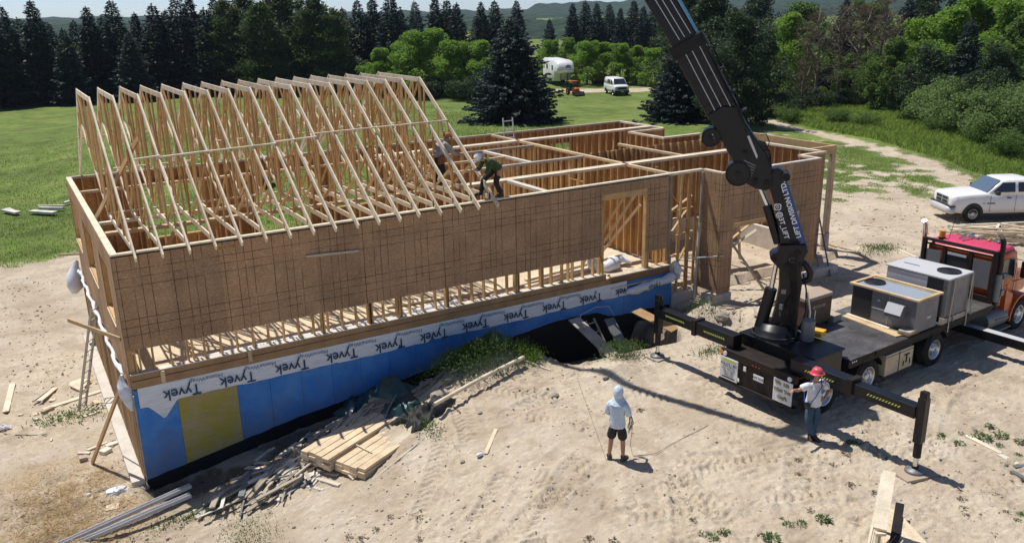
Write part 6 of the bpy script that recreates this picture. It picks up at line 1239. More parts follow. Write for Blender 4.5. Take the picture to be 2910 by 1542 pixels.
# plaid shirted man between the trusses
pD = (9.76, 2.45, 3.40)
J = dict(pelvis=(0, -0.02, 0.88), belly=(0, 0.06, 1.04), chest=(0, 0.18, 1.20), neck0=(0, 0.26, 1.30), neck=(0, 0.30, 1.34), jaw=(0, 0.36, 1.34), head=(0, 0.40, 1.41), crown=(0, 0.41, 1.50), face=(0, 0.9, -0.6),
         shl=(-0.18, 0.20, 1.24), ell=(-0.25, 0.28, 0.96), wrl=(-0.12, 0.45, 0.86), hdl=(0.2, 0.8, -0.3), shr=(0.18, 0.20, 1.24), elr=(0.28, 0.34, 0.98), wrr=(0.22, 0.58, 0.92), hdr=(0, 0.9, -0.2),
         hipl=(-0.10, -0.02, 0.85), knl=(-0.15, 0.08, 0.46), anl=(-0.17, -0.02, 0.085), tol=(-0.18, 0.16, 0.03), hipr=(0.10, -0.02, 0.85), knr=(0.15, 0.06, 0.46), anr=(0.17, -0.04, 0.085), tor=(0.19, 0.14, 0.03), curl=0.8)
r4 = person('person in grey plaid shirt, orange cap and tool belt stooping between the trusses', pD, math.radians(-75), J, None)
top_wear(r4, J, 'beige', 'shirt', 0.7, 1.1); leg_wear(r4, J, 'trousers', 'trousers', True, 1.0); foot_wear(r4, J, 'boots', 'boot', 0.1); hard_hat(r4, J, 'orangehat', 'cap', -0.012)
m = MB(); m.tube([(-0.16, -0.05, 0.90), (0, -0.16, 0.92), (0.17, -0.04, 0.90), (0.16, 0.1, 0.90), (0, 0.14, 0.89), (-0.16, 0.1, 0.90), (-0.16, -0.05, 0.90)], 0.035, 6); m.box((0.15, -0.14, 0.66), (0.25, 0.06, 0.90)); m.box((-0.25, -0.1, 0.68), (-0.15, 0.08, 0.88)); part(m, 'tool_belt', 'leather', r4)
# ------------------------------------------------------------------ vegetation
class Leafy:
    """numpy collector of many small leaf faces"""
    def __init__(self, seed): self.q = []; self.r = np.random.RandomState(seed)
    def tris(self, c, size, up=0.3, aspect=0.45, dirs=None, drop=0.0):
        """leaf quads (rhombs) at centres c (n,3)"""
        n = len(c); r = self.r
        d = r.normal(size=(n, 3)) if dirs is None else dirs + 0.35*r.normal(size=(n, 3))
        d[:, 2] -= drop; d /= np.linalg.norm(d, axis=1)[:, None] + 1e-9
        nrm = r.normal(size=(n, 3)) + np.array([0, 0, up*3]); s = np.cross(d, nrm); s /= np.linalg.norm(s, axis=1)[:, None] + 1e-9
        L = size*(0.7 + 0.6*r.rand(n))[:, None]; Wd = L*aspect
        self.q.append(np.stack([c - d*L*0.5, c + s*Wd*0.5, c + d*L*0.5, c - s*Wd*0.5], 1))
    def mesh(self, name, mat):
        q = np.concatenate(self.q).astype(np.float32); n = len(q); me = bpy.data.meshes.new(name)
        me.vertices.add(n*4); me.vertices.foreach_set('co', q.ravel()); me.loops.add(n*4); me.polygons.add(n)
        me.loops.foreach_set('vertex_index', np.arange(n*4, dtype=np.int32)); me.polygons.foreach_set('loop_start', np.arange(0, n*4, 4, dtype=np.int32))
        me.update(calc_edges=True); me.materials.append(M[mat]); return me
def trunk_mesh(name, h, r, limbs, mat, seed=0, lean=0.0):
    rg = random.Random(seed); m = MB(); m.sm = True
    pts = [(lean*t*h + 0.03*h*math.sin(t*5+seed)*t, 0.02*h*math.sin(t*4+2*seed)*t, t*h) for t in np.linspace(-0.02, 1, 9)]
    m.tube(pts, [max(0.02, r*(1-0.88*t)) for t in np.linspace(0, 1, 9)], 8)
    for z0, ang, L, up, rr in limbs:
        p = Vector(pts[min(8, max(0, int(z0*8)))]); d = Vector((math.cos(ang), math.sin(ang), up)).normalized(); q = p + d*L*0.5 + Vector((rg.uniform(-.1, .1)*L, rg.uniform(-.1, .1)*L, 0.03*L)); e = q + (d + Vector((0, 0, 0.25))).normalized()*L*0.5
        m.tube([p, q, e], [rr, rr*0.6, rr*0.2], 6)
    o = m.build(name, M[mat], None, fix=False); me = o.data; bpy.data.objects.remove(o); return me
def spruce_mesh(seed, h=10.0, R=2.4, dens=1.0, leaf=0.30, bare=0.06, mat='needle', narrow=1.0):
    L = Leafy(seed); r = L.r; z = bare*h; lean = r.uniform(-0.01, 0.01)
    while z < h*0.985:
        t = z/h; rad = R*((1-t)**0.72)*(0.72+0.46*r.rand())*narrow + 0.16
        k = max(4, int((5 + 7*(1-t))*dens)); a0 = r.rand()*6.28
        for i in range(k):
            a = a0 + 6.283*i/k + r.uniform(-0.3, 0.3); ln = rad*r.uniform(0.68, 1.12); n = max(5, int(ln*11*dens))
            s = np.sqrt(r.rand(n))*ln; droop = -0.25 - 0.20*(1-t)
            zz = z + 0.18*ln*0 + droop*s*0.55 + 0.16*(s/ max(ln, .1))**3*ln + r.normal(size=n)*0.05
            wdt = (0.08 + 0.24*(1 - s/ln)*min(1, ln))*r.normal(size=n)
            c = np.stack([lean*z + s*math.cos(a) - wdt*math.sin(a), s*math.sin(a) + wdt*math.cos(a), zz], 1)
            dirs = np.tile([math.cos(a), math.sin(a), -0.25], (n, 1)); L.tris(c, leaf*(0.75+0.5*(1-t)), 0.5, 0.42, dirs, 0.05)
        z += (0.20 + 0.16*(1-t))*h/10/max(0.6, dens**0.5)
    L.tris(np.stack([r.normal(size=30)*0.04, r.normal(size=30)*0.04, h*(0.95+0.06*r.rand(30))], 1), leaf*0.6, 0, 0.35, np.tile([0, 0, 1.0], (30, 1)))
    return L.mesh('crown', mat)
def pine_mesh(seed, h=11.0, R=3.4, mat='pine'):
    L = Leafy(seed); r = L.r
    for z in np.arange(0.12*h, 0.99*h, 0.55):
        t = z/h; rad = R*math.sqrt(max(0.04, 1-t**1.7)); k = r.randint(5, 9)
        for i in range(k):
            a = r.rand()*6.28; ln = rad*r.uniform(0.6, 1.1); n = int(80*ln/R*3)
            b = np.array([ln*math.cos(a)*0.75, ln*math.sin(a)*0.75, z+0.12*ln]); c = b + r.normal(size=(n, 3))*np.array([0.42*ln*0.6, 0.42*ln*0.6, 0.20])
            L.tris(c, 0.36, 0.8, 0.45, np.tile([math.cos(a), math.sin(a), 0.5], (n, 1)))
    return L.mesh('crown', mat)
def leaf_mesh(seed, h=7.0, R=2.8, n=9000, leaf=0.20, mat='leaf', z0=0.12, clumps=46, flat=1.0):
    L = Leafy(seed); r = L.r; per = n//clumps
    for i in range(clumps):
        u = r.normal(size=3); u /= np.linalg.norm(u); rr = r.rand()**0.45
        c0 = np.array([u[0]*R*rr, u[1]*R*rr, h*(0.5+z0/2) + u[2]*h*(0.5-z0/2)*rr*0.93]); cr = (0.20+0.22*r.rand())*R
        v = r.normal(size=(per, 3)); v /= np.linalg.norm(v, axis=1)[:, None]; v *= (cr*(0.55+0.5*r.rand(per)**0.5))[:, None]; v[:, 2] *= 0.72*flat
        v[:, 2] = np.abs(v[:, 2])*np.where(r.rand(per) < 0.72, 1, -1)
        L.tris(c0 + v, leaf, 0.45, 0.62)
    return L.mesh('crown', mat)
def twig_mesh(seed, h=9.0, R=2.6, mat='twig', n=75, leaves=1200):
    """bare dead tree: fine upswept twigs, and a few leaves"""
    L = Leafy(seed); r = L.r
    for i in range(n):
        z = h*(0.25+0.72*r.rand()); a = r.rand()*6.28; rad = R*(0.3+0.7*r.rand())*math.sqrt(max(0.1, 1-(z/h-0.5)**2*2.2)); k = 26
        s = r.rand(k); b = np.stack([rad*s*math.cos(a), rad*s*math.sin(a), z + 0.5*rad*s - 0.25*rad*s*s*2], 1) + r.normal(size=(k, 3))*0.16*rad*0.6
        d = np.tile([math.cos(a), math.sin(a), 0.3], (k, 1)); L.tris(b, 0.55, 0.0, 0.05, d + 0.4*r.normal(size=(k, 3)))
    return L.mesh('crown', mat)
def bushy_mesh(seed, h=7.0, R=2.8, n=15000, leaf=0.2, mat='leaf', clumps=70, low=0.02):
    L = Leafy(seed); r = L.r; per = n//clumps
    for i in range(clumps):
        t = low + (0.97-low)*r.rand()**0.85; pr = (1-abs(2*t-0.75)**2.6*0.9) if t < 0.9 else 0.35; a = r.rand()*6.28; q = R*max(0.12, pr)*r.rand()**0.5
        q *= 1 + 0.25*math.sin(3*a+seed); cr = (0.16+0.20*r.rand())*R
        v = r.normal(size=(per, 3)); v /= np.linalg.norm(v, axis=1)[:, None]; v *= (cr*(0.45+0.6*r.rand(per)**0.5))[:, None]; v[:, 2] *= 0.85
        v[:, 2] = np.abs(v[:, 2])*np.where(r.rand(per) < 0.7, 1, -1); L.tris(np.array([q*math.cos(a), q*math.sin(a), t*h*(0.93+0.07*math.sin(2*a))]) + v, leaf, 0.45, 0.62)
    return L.mesh('crown', mat)
SPR = [spruce_mesh(11, 10, 2.5, 1.5, 0.34), spruce_mesh(12, 10, 2.2, 1.5, 0.34), spruce_mesh(13, 10, 2.8, 1.4, 0.34), spruce_mesh(14, 10, 2.1, 1.6, 0.34)]
SPT = trunk_mesh('trunk', 9.6, 0.17, [(0.1+0.1*k, 2.4*k, 1.2*(1-k*0.09), 0.0, 0.03) for k in range(9)], 'bark', 1)
BIG = [spruce_mesh(21, 10, 4.7, 1.9, 0.32, 0.02, 'needleblue'), spruce_mesh(22, 10, 5.0, 1.8, 0.33, 0.02, 'needleblue')]
PIN = [pine_mesh(31), pine_mesh(32, 11, 3.0)]; PIT = trunk_mesh('trunk', 10.4, 0.2, [(0.2+0.09*k, 2.1*k, 2.2, 0.25, 0.06) for k in range(8)], 'bark', 4)
LEA = [bushy_mesh(41), bushy_mesh(42, 7, 2.4, 13000, 0.2, 'leaf', 60), bushy_mesh(43, 7, 2.6, 13000, 0.2, 'leafmid', 54), bushy_mesh(44, 7, 2.2, 11000, 0.2, 'leafmid', 44)]
DRK = [bushy_mesh(51, 9, 3.0, 22000, 0.2, 'leafdark', 90), bushy_mesh(52, 8, 2.7, 15000, 0.2, 'leafdark', 70)]
SHB = [leaf_mesh(61, 2.6, 2.2, 9000, 0.13, 'leafgrey', 0.0, 40), leaf_mesh(62, 2.2, 1.9, 7000, 0.13, 'leafmid', 0.0, 36), leaf_mesh(63, 2.0, 1.7, 6000, 0.13, 'leafdark', 0.0, 30)]
LET = trunk_mesh('trunk', 5.6, 0.14, [(0.3+0.1*k, 2.2*k, 1.9, 0.7, 0.06) for k in range(7)], 'bark', 7)
SHT = trunk_mesh('stem', 1.4, 0.06, [(0.1+0.1*k, 2.2*k, 1.1, 0.9, 0.03) for k in range(7)], 'bark', 8)
TWG = [twig_mesh(71), twig_mesh(72, 9, 2.3), twig_mesh(73, 9, 3.0)]
TWT = [trunk_mesh('trunk', 8.8, 0.17, [(0.22+0.07*k, 2.3*k, 2.6, 0.85, 0.07) for k in range(11)], 'barkpale', 9+s, 0.02) for s in range(2)]
def tree(kind, crown, trunk, x, y, s, label, cat, group, sxy=1.0, name='tree', rz=None):
    t = thing(name, label, cat, (x, y, Hz(x, y) - 0.05), rnd.uniform(0, 6.28) if rz is None else rz, group)
    t.scale = (s*sxy, s*sxy, s); link_mesh('crown', crown, t)
    if trunk: link_mesh('trunk' if 'trunk' in trunk.name else 'stem', trunk, t)
    return t
def top_h(dx, dytop, x, y, base):
    """height of something standing at x, y whose top shows at photo point dx, dytop"""
    d = ray(dx/0.88522, dytop/0.88522); hd_ = math.hypot(x-CAM.x, y-CAM.y)/math.hypot(d.x, d.y); return CAM.z + d.z*hd_ - base
def at_dist(dx, dist, dy=100):
    d = ray(dx/0.88522, dy/0.88522); k = dist/math.hypot(d.x, d.y); return CAM.x + d.x*k, CAM.y + d.y*k
ordw = ['first', 'second', 'third', 'fourth', 'fifth', 'sixth', 'seventh', 'eighth', 'ninth', 'tenth', 'eleventh', 'twelfth', 'thirteenth', 'fourteenth', 'fifteenth', 'sixteenth', 'seventeenth', 'eighteenth', 'nineteenth', 'twentieth',
        'twenty-first', 'twenty-second', 'twenty-third', 'twenty-fourth', 'twenty-fifth', 'twenty-sixth', 'twenty-seventh', 'twenty-eighth', 'twenty-ninth', 'thirtieth', 'thirty-first', 'thirty-second', 'thirty-third', 'thirty-fourth', 'thirty-fifth']
# the dark spruce row behind the lawn: (photo x, photo y of the tip, distance)
row = [(-25, 5, 108), (14, 12, 112), (52, 45, 124), (92, 0, 110), (128, 58, 122), (160, 70, 106), (192, 52, 118), (228, 16, 110), (262, 40, 126), (290, -2, 112), (322, 80, 106), (347, 32, 116), (392, 10, 112), (425, 24, 124), (452, -14, 112), (486, -12, 118), (520, 20, 110), (548, -8, 122)]
for i, (dx, dy, ds) in enumerate(row):
    ds += 20
    x, y = at_dist(dx, ds); hh = top_h(dx, dy, x, y, Hz(x, y)); tree(0, SPR[i % 4], SPT, x, y, hh/10.0, ordw[i] + ' dark spruce from the left in the row behind the lawn', 'spruce', 'dark spruces in the long row on the left', 1.25, 'spruce_tree')
pines = [(575, 0, 108), (618, -25, 112), (660, 5, 104), (702, -30, 110), (745, -10, 116), (786, -25, 106), (835, 20, 104)]
for i, (dx, dy, ds) in enumerate(pines):
    ds += 22
    x, y = at_dist(dx, ds); hh = top_h(dx, dy, x, y, Hz(x, y)); tree(1, PIN[i % 2], PIT, x, y, hh/11.0, ordw[i] + ' broad green pine from the left, right of the dark spruces', 'pine', 'broad pines in the middle of the tree row', 1.0, 'pine_tree')
row2 = [(866, 18, 118), (905, 0, 112), (942, -12, 116), (985, -22, 110), (1012, 20, 124), (1046, 4, 150), (1098, -10, 112), (1128, -2, 118), (1152, 6, 112), (1196, 46, 150), (1212, 4, 146), (1246, 0, 148), (1300, 0, 150), (1383, 48, 150), (1440, 8, 150), (1472, 2, 156), (1500, 6, 150), (1532, 10, 156), (1560, 20, 150), (1592, 0, 158), (1618, 14, 150), (1645, 6, 156), (1672, 16, 150)]
for i, (dx, dy, ds) in enumerate(row2):
    ds += 22
    x, y = at_dist(dx, ds); hh = top_h(dx, dy, x, y, Hz(x, y)); tree(0, SPR[(i+1) % 4], SPT, x, y, hh/10.0, ordw[i] + ' spruce from the left in the row behind the bright leafy trees', 'spruce', 'spruces in the row behind the leafy trees', 1.12, 'spruce_tree')
# bright leafy trees in front of that row
band = [(955, 118, 92, 1), (1008, 100, 94, 0), (1052, 72, 90, 0), (1092, 68, 94, 1), (1130, 98, 86, 1), (1172, 100, 88, 0), (1212, 98, 86, 1), (1252, 110, 92, 0), (1385, 98, 130, 0), (1430, 92, 130, 1), (1478, 100, 102, 0), (1520, 104, 104, 1), (1562, 106, 102, 0), (1604, 112, 103, 1), (1640, 118, 100, 0)]
for i, (dx, dy, ds, k) in enumerate(band):
    ds += 26
    x, y = at_dist(dx, ds); hh = top_h(dx, dy, x, y, Hz(x, y)); tree(2, LEA[k if k < 2 else k], LET, x, y, hh/7.0, ordw[i] + ' bright green leafy tree from the left in the band beyond the lawn', 'leafy tree', 'bright leafy trees beyond the lawn', 1.15, 'leafy_tree')
for dx, ds, s, lab in ((1075, 112, 1.3, 'low dark bush under the leafy trees, left of the big spruce'), (1170, 108, 1.4, 'dark shrub at the lawn edge just left of the big spruce'), (905, 122, 1.5, 'dark bush between the pines and the bright leafy trees')):
    x, y = at_dist(dx, ds); tree(3, SHB[2], SHT, x, y, s, lab, 'bush', None, 1.2, 'bush')
# two big blue-green spruces near the house
for (dx, dyb, dyt, k, lab, z_, f) in ((1292, 322, 42, 0, 'big blue green spruce standing right behind the house', -1.85, 1.0), (1712, 318, 70, 1, 'big dark spruce behind the crane boom', -1.7, 1.0)):
    p = at(dx/0.88522, dyb/0.88522, z=z_); hh = top_h(dx, dyt, p.x, p.y, Hz(p.x, p.y)); tree(4, BIG[k], SPT, p.x, p.y, hh/10.0, lab, 'spruce', None, 1.12 if k == 0 else 0.95, 'spruce_tree')
# right hand wood: (photo x, tip y, distance, mesh, trunk, label words, width)
wood_ = [(1790, -30, 78, DRK[0], LET, 'tall dark leafed tree right of the crane boom', 1.25), (1868, 20, 62, DRK[0], LET, 'dark grey green leafy tree standing beside the upper boom', 1.0), (1925, 70, 68, DRK[1], LET, 'rounded dark tree next to the yellow green tree', 0.9), (1835, 120, 60, DRK[1], LET, 'lower dark tree whose foot hides behind the house top', 1.1),
    (1990, 28, 84, LEA[1], LET, 'yellow green tree in the middle of the right hand wood', 0.95), (1960, 70, 92, LEA[2], LET, 'mid green tree behind the yellow green one', 1.1), (2045, 60, 96, LEA[3], LET, 'mid green tree behind the dead grey trees', 1.1), (1965, 150, 78, TWG[0], TWT[0], 'slender bare tree left of the path', 0.9),
    (2030, 62, 74, TWG[1], TWT[1], 'bare forked tree with brown twigs above the path', 1.0), (2062, 20, 80, TWG[2], TWT[0], 'tall dead tree with a wide brown crown', 1.0), (2120, 10, 84, TWG[0], TWT[1], 'dead tree with reddish brown twigs beside the tall dark spruce', 1.0), (2165, 0, 88, TWG[2], TWT[0], 'second dead tree right of the tall dark spruce', 1.1),
    (2215, -10, 82, TWG[1], TWT[1], 'tallest brown dead tree at the right wood', 1.0), (2240, 30, 92, TWG[0], TWT[0], 'thin dead tree behind the bright leafy group', 1.1), (2122, -5, 96, SPR[0], SPT, 'tall dark spruce among the dead trees', 1.0), (2280, -10, 98, SPR[1], SPT, 'dark spruce left of the top right leafy trees', 1.1), (2440, 50, 70, SPR[2], SPT, 'dark spruce in front of the bright trees at the right', 1.2), (2390, -30, 96, SPR[3], SPT, 'spruce at the back near the top right corner', 1.2),
    (2260, 85, 76, LEA[3], LET, 'bushy mid green tree left of the dark spruce at right', 1.1), (2330, 40, 84, LEA[0], LET, 'bright green tree above the big grey green shrubs', 1.1), (2395, 10, 80, LEA[1], LET, 'bright tree in the top right, left of centre', 1.1), (2470, -20, 84, LEA[0], LET, 'bright tall tree near the top right corner', 1.2), (2545, -10, 78, LEA[1], LET, 'bright tree at the right picture edge', 1.2), (2600, 0, 74, LEA[3], LET, 'mid green tree cut by the right picture edge', 1.2),
    (2350, 110, 70, DRK[1], LET, 'dark leafy tree right of the bushy tree', 1.2), (2520, 110, 62, DRK[0], LET, 'dark tree over the shrubs at the right edge', 1.1), (2200, 120, 82, LEA[2], LET, 'green undergrowth tree beneath the dead trees', 1.2), (2130, 130, 86, LEA[3], LET, 'low green tree behind the bare trunks', 1.2),
    (1730, -40, 110, DRK[1], LET, 'dark tree far behind the boom', 1.3), (1900, -20, 120, DRK[0], LET, 'tall dark tree far behind the right hand wood', 1.3), (2020, -10, 125, LEA[2], LET, 'mid green tree far back under the distant hill', 1.3), (2180, -15, 120, LEA[3], LET, 'back row green tree between the dead trees', 1.3), (2320, -25, 118, DRK[0], LET, 'back row dark tree at the upper right', 1.3), (2500, -40, 112, DRK[1], LET, 'back row dark tree at the top right corner', 1.3),
    (1945, 55, 100, DRK[1], LET, 'dark filler tree behind the slender bare tree', 1.3), (2085, 90, 104, DRK[1], LET, 'dark tree deep in the wood behind the forked bare tree', 1.4), (2290, 60, 104, LEA[2], LET, 'deep green tree behind the bushy mid green tree', 1.3)]
base_of = {id(m_): h_ for L_, h_ in (((SPR + BIG), 10.0), (PIN, 11.0), (LEA, 7.0), ([DRK[0]], 9.0), ([DRK[1]], 8.0), (TWG, 9.0)) for m_ in L_}
for dx, dy, ds, me, tm, lab, sx in wood_:
    ds = ds*1.2
    x, y = at_dist(dx, ds); hh = top_h(dx, dy, x, y, Hz(x, y))
    tree(5, me, tm, x, y, hh/base_of[id(me)], lab, 'dead tree' if me in TWG else 'tree', 'trees of the right hand wood', sx, 'dead_tree' if me in TWG else ('spruce_tree' if me in SPR else 'leafy_tree'))
shr = [(2345, 258, 62, 0, 1.35, 'leftmost big grey green shrub at the right edge of the meadow'), (2400, 235, 60, 0, 1.7, 'large round grey green shrub beside the leftmost one'), (2460, 225, 58, 0, 1.9, 'tallest grey green shrub at the right'), (2530, 222, 55, 0, 1.9, 'grey green shrub next to the right picture edge'), (2590, 235, 52, 0, 1.8, 'grey green shrub cut off by the right picture edge'),
       (2480, 300, 52, 1, 1.0, 'small dark shrub in front of the grey green ones'), (2370, 315, 56, 1, 0.9, 'low leafy shrub in the meadow near the grey green shrubs'), (2545, 320, 48, 1, 1.1, 'low shrub in the meadow at the right edge'),
       (2000, 260, 68, 2, 1.5, 'dark bush at the foot of the bare forked tree'), (2060, 250, 72, 2, 1.4, 'dark bush right of the forked tree foot'), (2130, 240, 74, 2, 1.4, 'dark bush beneath the middle of the dead trees'), (2200, 235, 76, 2, 1.4, 'dark undergrowth bush below the brown dead tree'), (2262, 240, 74, 2, 1.5, 'dark bush left of the big grey green shrubs'),
       (1985, 300, 60, 1, 0.8, 'low green weeds clump at the start of the sandy path'), (2110, 305, 60, 1, 0.85, 'low green clump just right of the sandy path'), (2170, 315, 58, 1, 0.8, 'second low green clump right of the sandy path')]
for dx, dy, ds, k, s, lab in shr:
    ds *= 1.32 if k == 0 else 1.3; s *= 0.84 if k == 0 else 0.7
    x, y = at_dist(dx, ds, dy); tree(6, SHB[k], SHT, x, y, s, lab, 'shrub', 'shrubs along the meadow edge', 1.0 if k == 0 else 1.15, 'shrub')
# far hills and far woods
def ridge(name, dist, x0, x1, hts, mat, thick=300, n=90, seed=0):
    """wooded hill: a real mound following the photo's skyline, at true distance"""
    m = MB(); m.sm = True; xs = np.linspace(x0, x1, n); rows = 7; vs = []
    for dx in xs:
        hyp = np.interp(dx, [q[0] for q in hts], [q[1] for q in hts]) + 2.2*math.sin(dx*0.05+seed) + 1.3*math.sin(dx*0.17) 
        for k in range(rows):
            f = k/(rows-1); dd = dist + thick*f; px, py = at_dist(dx, dd); d = ray(dx/0.88522, hyp/0.88522); tz = CAM.z + d.z*(dist+thick*0.55)/math.hypot(d.x, d.y)
            vs.append((px, py, -4 + (tz+4)*math.sin(PI*min(0.5, f*0.75)) if f < 0.67 else -4 + (tz+4)*(1-(f-0.67)/0.33*0.9)))
    m.add(vs, [(i*rows+k, (i+1)*rows+k, (i+1)*rows+k+1, i*rows+k+1) for i in range(n-1) for k in range(rows-1)])
    return tag(m.build(name, mat, None, fix=False), kind='structure')
def hillmat(name, a, b, sc):
    m = NT(name); v = m.coord(); vo = m.n('ShaderNodeTexVoronoi'); vo.inputs['Scale'].default_value = sc; m.l(v, vo.inputs['Vector'])
    m.base(m.mix(m.ramp(m.noise(sc*0.3, 5, 0.6, v), [(0.35, 0.0), (0.65, 1.0)]), a, b)).set(0.95, spec=0.1); m.bump(vo.outputs['Distance'], 1.0, 4.0); return m.m
M['hill'] = hillmat('far_forest', (0.020, 0.038, 0.030), (0.042, 0.068, 0.042), 0.10)
ridge('hill', 1300, 1270, 2120, [(1270, 60), (1320, 30), (1345, 12), (1400, 6), (1560, 2), (1700, -5), (1900, -8), (2120, -6)], M['hill'], 500)
ridge('hill', 900, 1880, 2900, [(1880, 12), (2000, 6), (2150, -4), (2400, -20), (2900, -30)], M['hill'], 500, seed=2)
hz_y = lambda dx: 52 - 24*dx/1288
def wl(a, b, off): return [(x, hz_y(x)+off) for x in np.linspace(a, b, 12)]
ridge('far_wood', 1750, -200, 1500, wl(-200, 1500, -5), M['hill'], 300, seed=4)
ridge('far_wood', 1200, -200, 1500, wl(-200, 1500, 1.5), M['hill'], 300, seed=5)
ridge('far_wood', 330, 1240, 1760, [(1240, 52), (1300, 46), (1380, 50), (1440, 46), (1760, 44)], M['hill'], 120, seed=9)
ridge('far_wood', 480, -200, 1350, wl(-200, 1350, 12), M['hill'], 150, seed=7)
# long meadow grass and weeds (uncountable)
def grass_field(name, n, area, hgt, seed, keep, mat='grass', wd=0.045):
    r = np.random.RandomState(seed); x = area[0] + (area[1]-area[0])*r.rand(n); y = area[2] + (area[3]-area[2])*r.rand(n)
    k = keep(x, y, r); x = x[k]; y = y[k]; n = len(x); z = base_h(x, y) + detail_h(x, y)
    h = hgt*(0.45+0.8*r.rand(n))*(0.55+0.9*fbm(x, y, 3, 0.35)); a = r.rand(n)*6.28; lx = r.normal(size=n)*0.3*h; ly = r.normal(size=n)*0.3*h; w_ = wd*(0.6+0.8*r.rand(n))
    b = np.stack([x, y, z-0.02], 1); s = np.stack([np.cos(a)*w_, np.sin(a)*w_, 0*a], 1); t = b + np.stack([lx, ly, h], 1); mid = b + np.stack([lx*0.3, ly*0.3, h*0.6], 1)
    q = np.stack([b-s*0.5, b+s*0.5, mid+s*0.45, t], 1); q[:, 3] = t
    L = Leafy(seed); L.q = [q]; o = link_mesh(name, L.mesh(name, mat)); return tag(o, kind='stuff')
def kg(x, y, r): g, s, d, dm = masks(x, y); return r.rand(len(x)) < g*0.9
o = grass_field('meadow_grass', 230000, (40, 84, -4, 48), 0.42, 5, lambda x, y, r: (masks(x, y)[0] > 0.6) & (pdist(x, y, PATH)[0] > 1.6) & inpoly(x, y, LUSH), mat='meadow')
o['label'] = 'tall lush meadow grass beyond the sandy path'; o['category'] = 'grass'
o = grass_field('short_grass', 90000, (26.5, 50, 1, 26), 0.06, 6, lambda x, y, r: (masks(x, y)[0] > 0.5)); o['label'] = 'short patchy grass between the house and the path'; o['category'] = 'grass'
o = grass_field('lawn_grass', 200000, (-14, 42, 13, 70), 0.13, 7, lambda x, y, r: (masks(x, y)[0] > 0.5) & (r.rand(len(x)) < 1.2 - np.clip((y-13)/60, 0, 1)), wd=0.035); o['label'] = 'rough lawn grass behind the house'; o['category'] = 'grass'
def weed_mesh(seed, R=0.16, h=0.10, n=70, leaf=0.10, mat='weed'):
    L = Leafy(seed); r = L.r; a = r.rand(n)*6.28; s = R*np.sqrt(r.rand(n)); L.tris(np.stack([s*np.cos(a), s*np.sin(a), 0.02 + h*r.rand(n)*(1-s/R*0.6)], 1), leaf, 0.8, 0.32, np.stack([np.cos(a), np.sin(a), 0.4+0*a], 1)); return L.mesh('weed_plant', mat)
WD = [weed_mesh(81), weed_mesh(82, 0.2, 0.12, 90), weed_mesh(83, 0.13, 0.07, 40, 0.08), weed_mesh(84, 0.12, 0.05, 34, 0.07, 'twig')]
rs_ = lambda x, y: (1940+x/2.656, 1028+y/2.656)
wpos = [rs_(*q) for q in ((1250, 595), (1350, 630), (1360, 670), (1950, 560), (2090, 620), (2230, 540), (2320, 490), (2400, 560), (2390, 640), (2530, 710), (2550, 610), (2430, 775), (1280, 625), (800, 1235), (890, 1225), (1065, 1195), (155, 1300), (225, 1330), (310, 1290), (670, 1340), (2530, 1200), (2560, 1160), (2280, 580), (2200, 570))]
rs5 = lambda x, y: (970+x/2.656, 1028+y/2.656)
wpos2 = [rs_(*q) for q in ((1360, 530), (1620, 545), (1445, 595), (1225, 700), (1130, 775), (870, 745), (870, 850), (960, 895), (1265, 930), (1440, 990), (2080, 975), (2110, 1040), (2370, 1010), (2080, 835), (2120, 1110), (2140, 1160), (2450, 1140), (80, 1195), (960, 1120), (2200, 105), (2100, 540))] + [rs5(*q) for q in ((2230, 345), (2260, 370), (370, 1170), (590, 1180), (60, 1320), (150, 1340), (590, 1340), (2050, 1350), (1870, 1340), (260, 1270))]
for i, (sx_, sy_) in enumerate(wpos + wpos2):
    p = G(sx_, sy_); dry = i >= len(wpos); o = link_mesh('dry_weed' if dry else 'weed_plant', WD[3] if dry else WD[i % 3]); o.location = p; s = rnd.uniform(0.55, 1.0)*(0.45 if i < 3 else 1.0); o.scale = (s, s, s); o.rotation_euler.z = rnd.uniform(0, 6)
    tag(o, 'small dry brownish weed tuft on bare sand' if dry else 'small flat green weed rosette on bare sand', 'weed', 'dry weed tufts on the sand' if dry else 'green weeds on the sand')
def weed_patch(cx, cy, sx, sy, n, h, seed, label, mat='weed', leaf=0.07, ang=0.0):
    L = Leafy(seed); r = L.r; u = r.normal(size=n)*sx; v = r.normal(size=n)*sy; x = cx + u*math.cos(ang) - v*math.sin(ang); y = cy + u*math.sin(ang) + v*math.cos(ang); z = base_h(x, y); hh = h*(0.4+0.9*fbm(x, y, 3, 1.8)); zz = z + hh*r.rand(n)**0.7
    k = r.rand(n) < 0.35; L.tris(np.stack([x, y, zz], 1)[~k], leaf, 0.5, 0.5, None); L.tris(np.stack([x, y, zz+0.08*hh], 1)[k], leaf*1.9, 0.1, 0.14, np.tile([0, 0, 1.2], (int(k.sum()), 1))); o = link_mesh('weed_patch', L.mesh('weed_patch', mat)); tag(o, label, 'weeds', None, 'stuff')
weed_patch(8.8, -1.25, 0.66, 0.42, 8000, 0.62, 91, 'tall dark green weeds on the mound in front of the foam wall'); weed_patch(10.35, -1.75, 0.28, 0.22, 900, 0.45, 92, 'bright weeds at the end of the long pole', 'leaf')
weed_patch(12.9, -2.95, 0.35, 0.25, 1100, 0.5, 93, 'weeds at the edge of the pit below the wall', 'weed'); weed_patch(6.3, -2.9, 0.18, 0.5, 700, 0.18, 94, 'weeds beside the lumber stack', 'weed', 0.06)
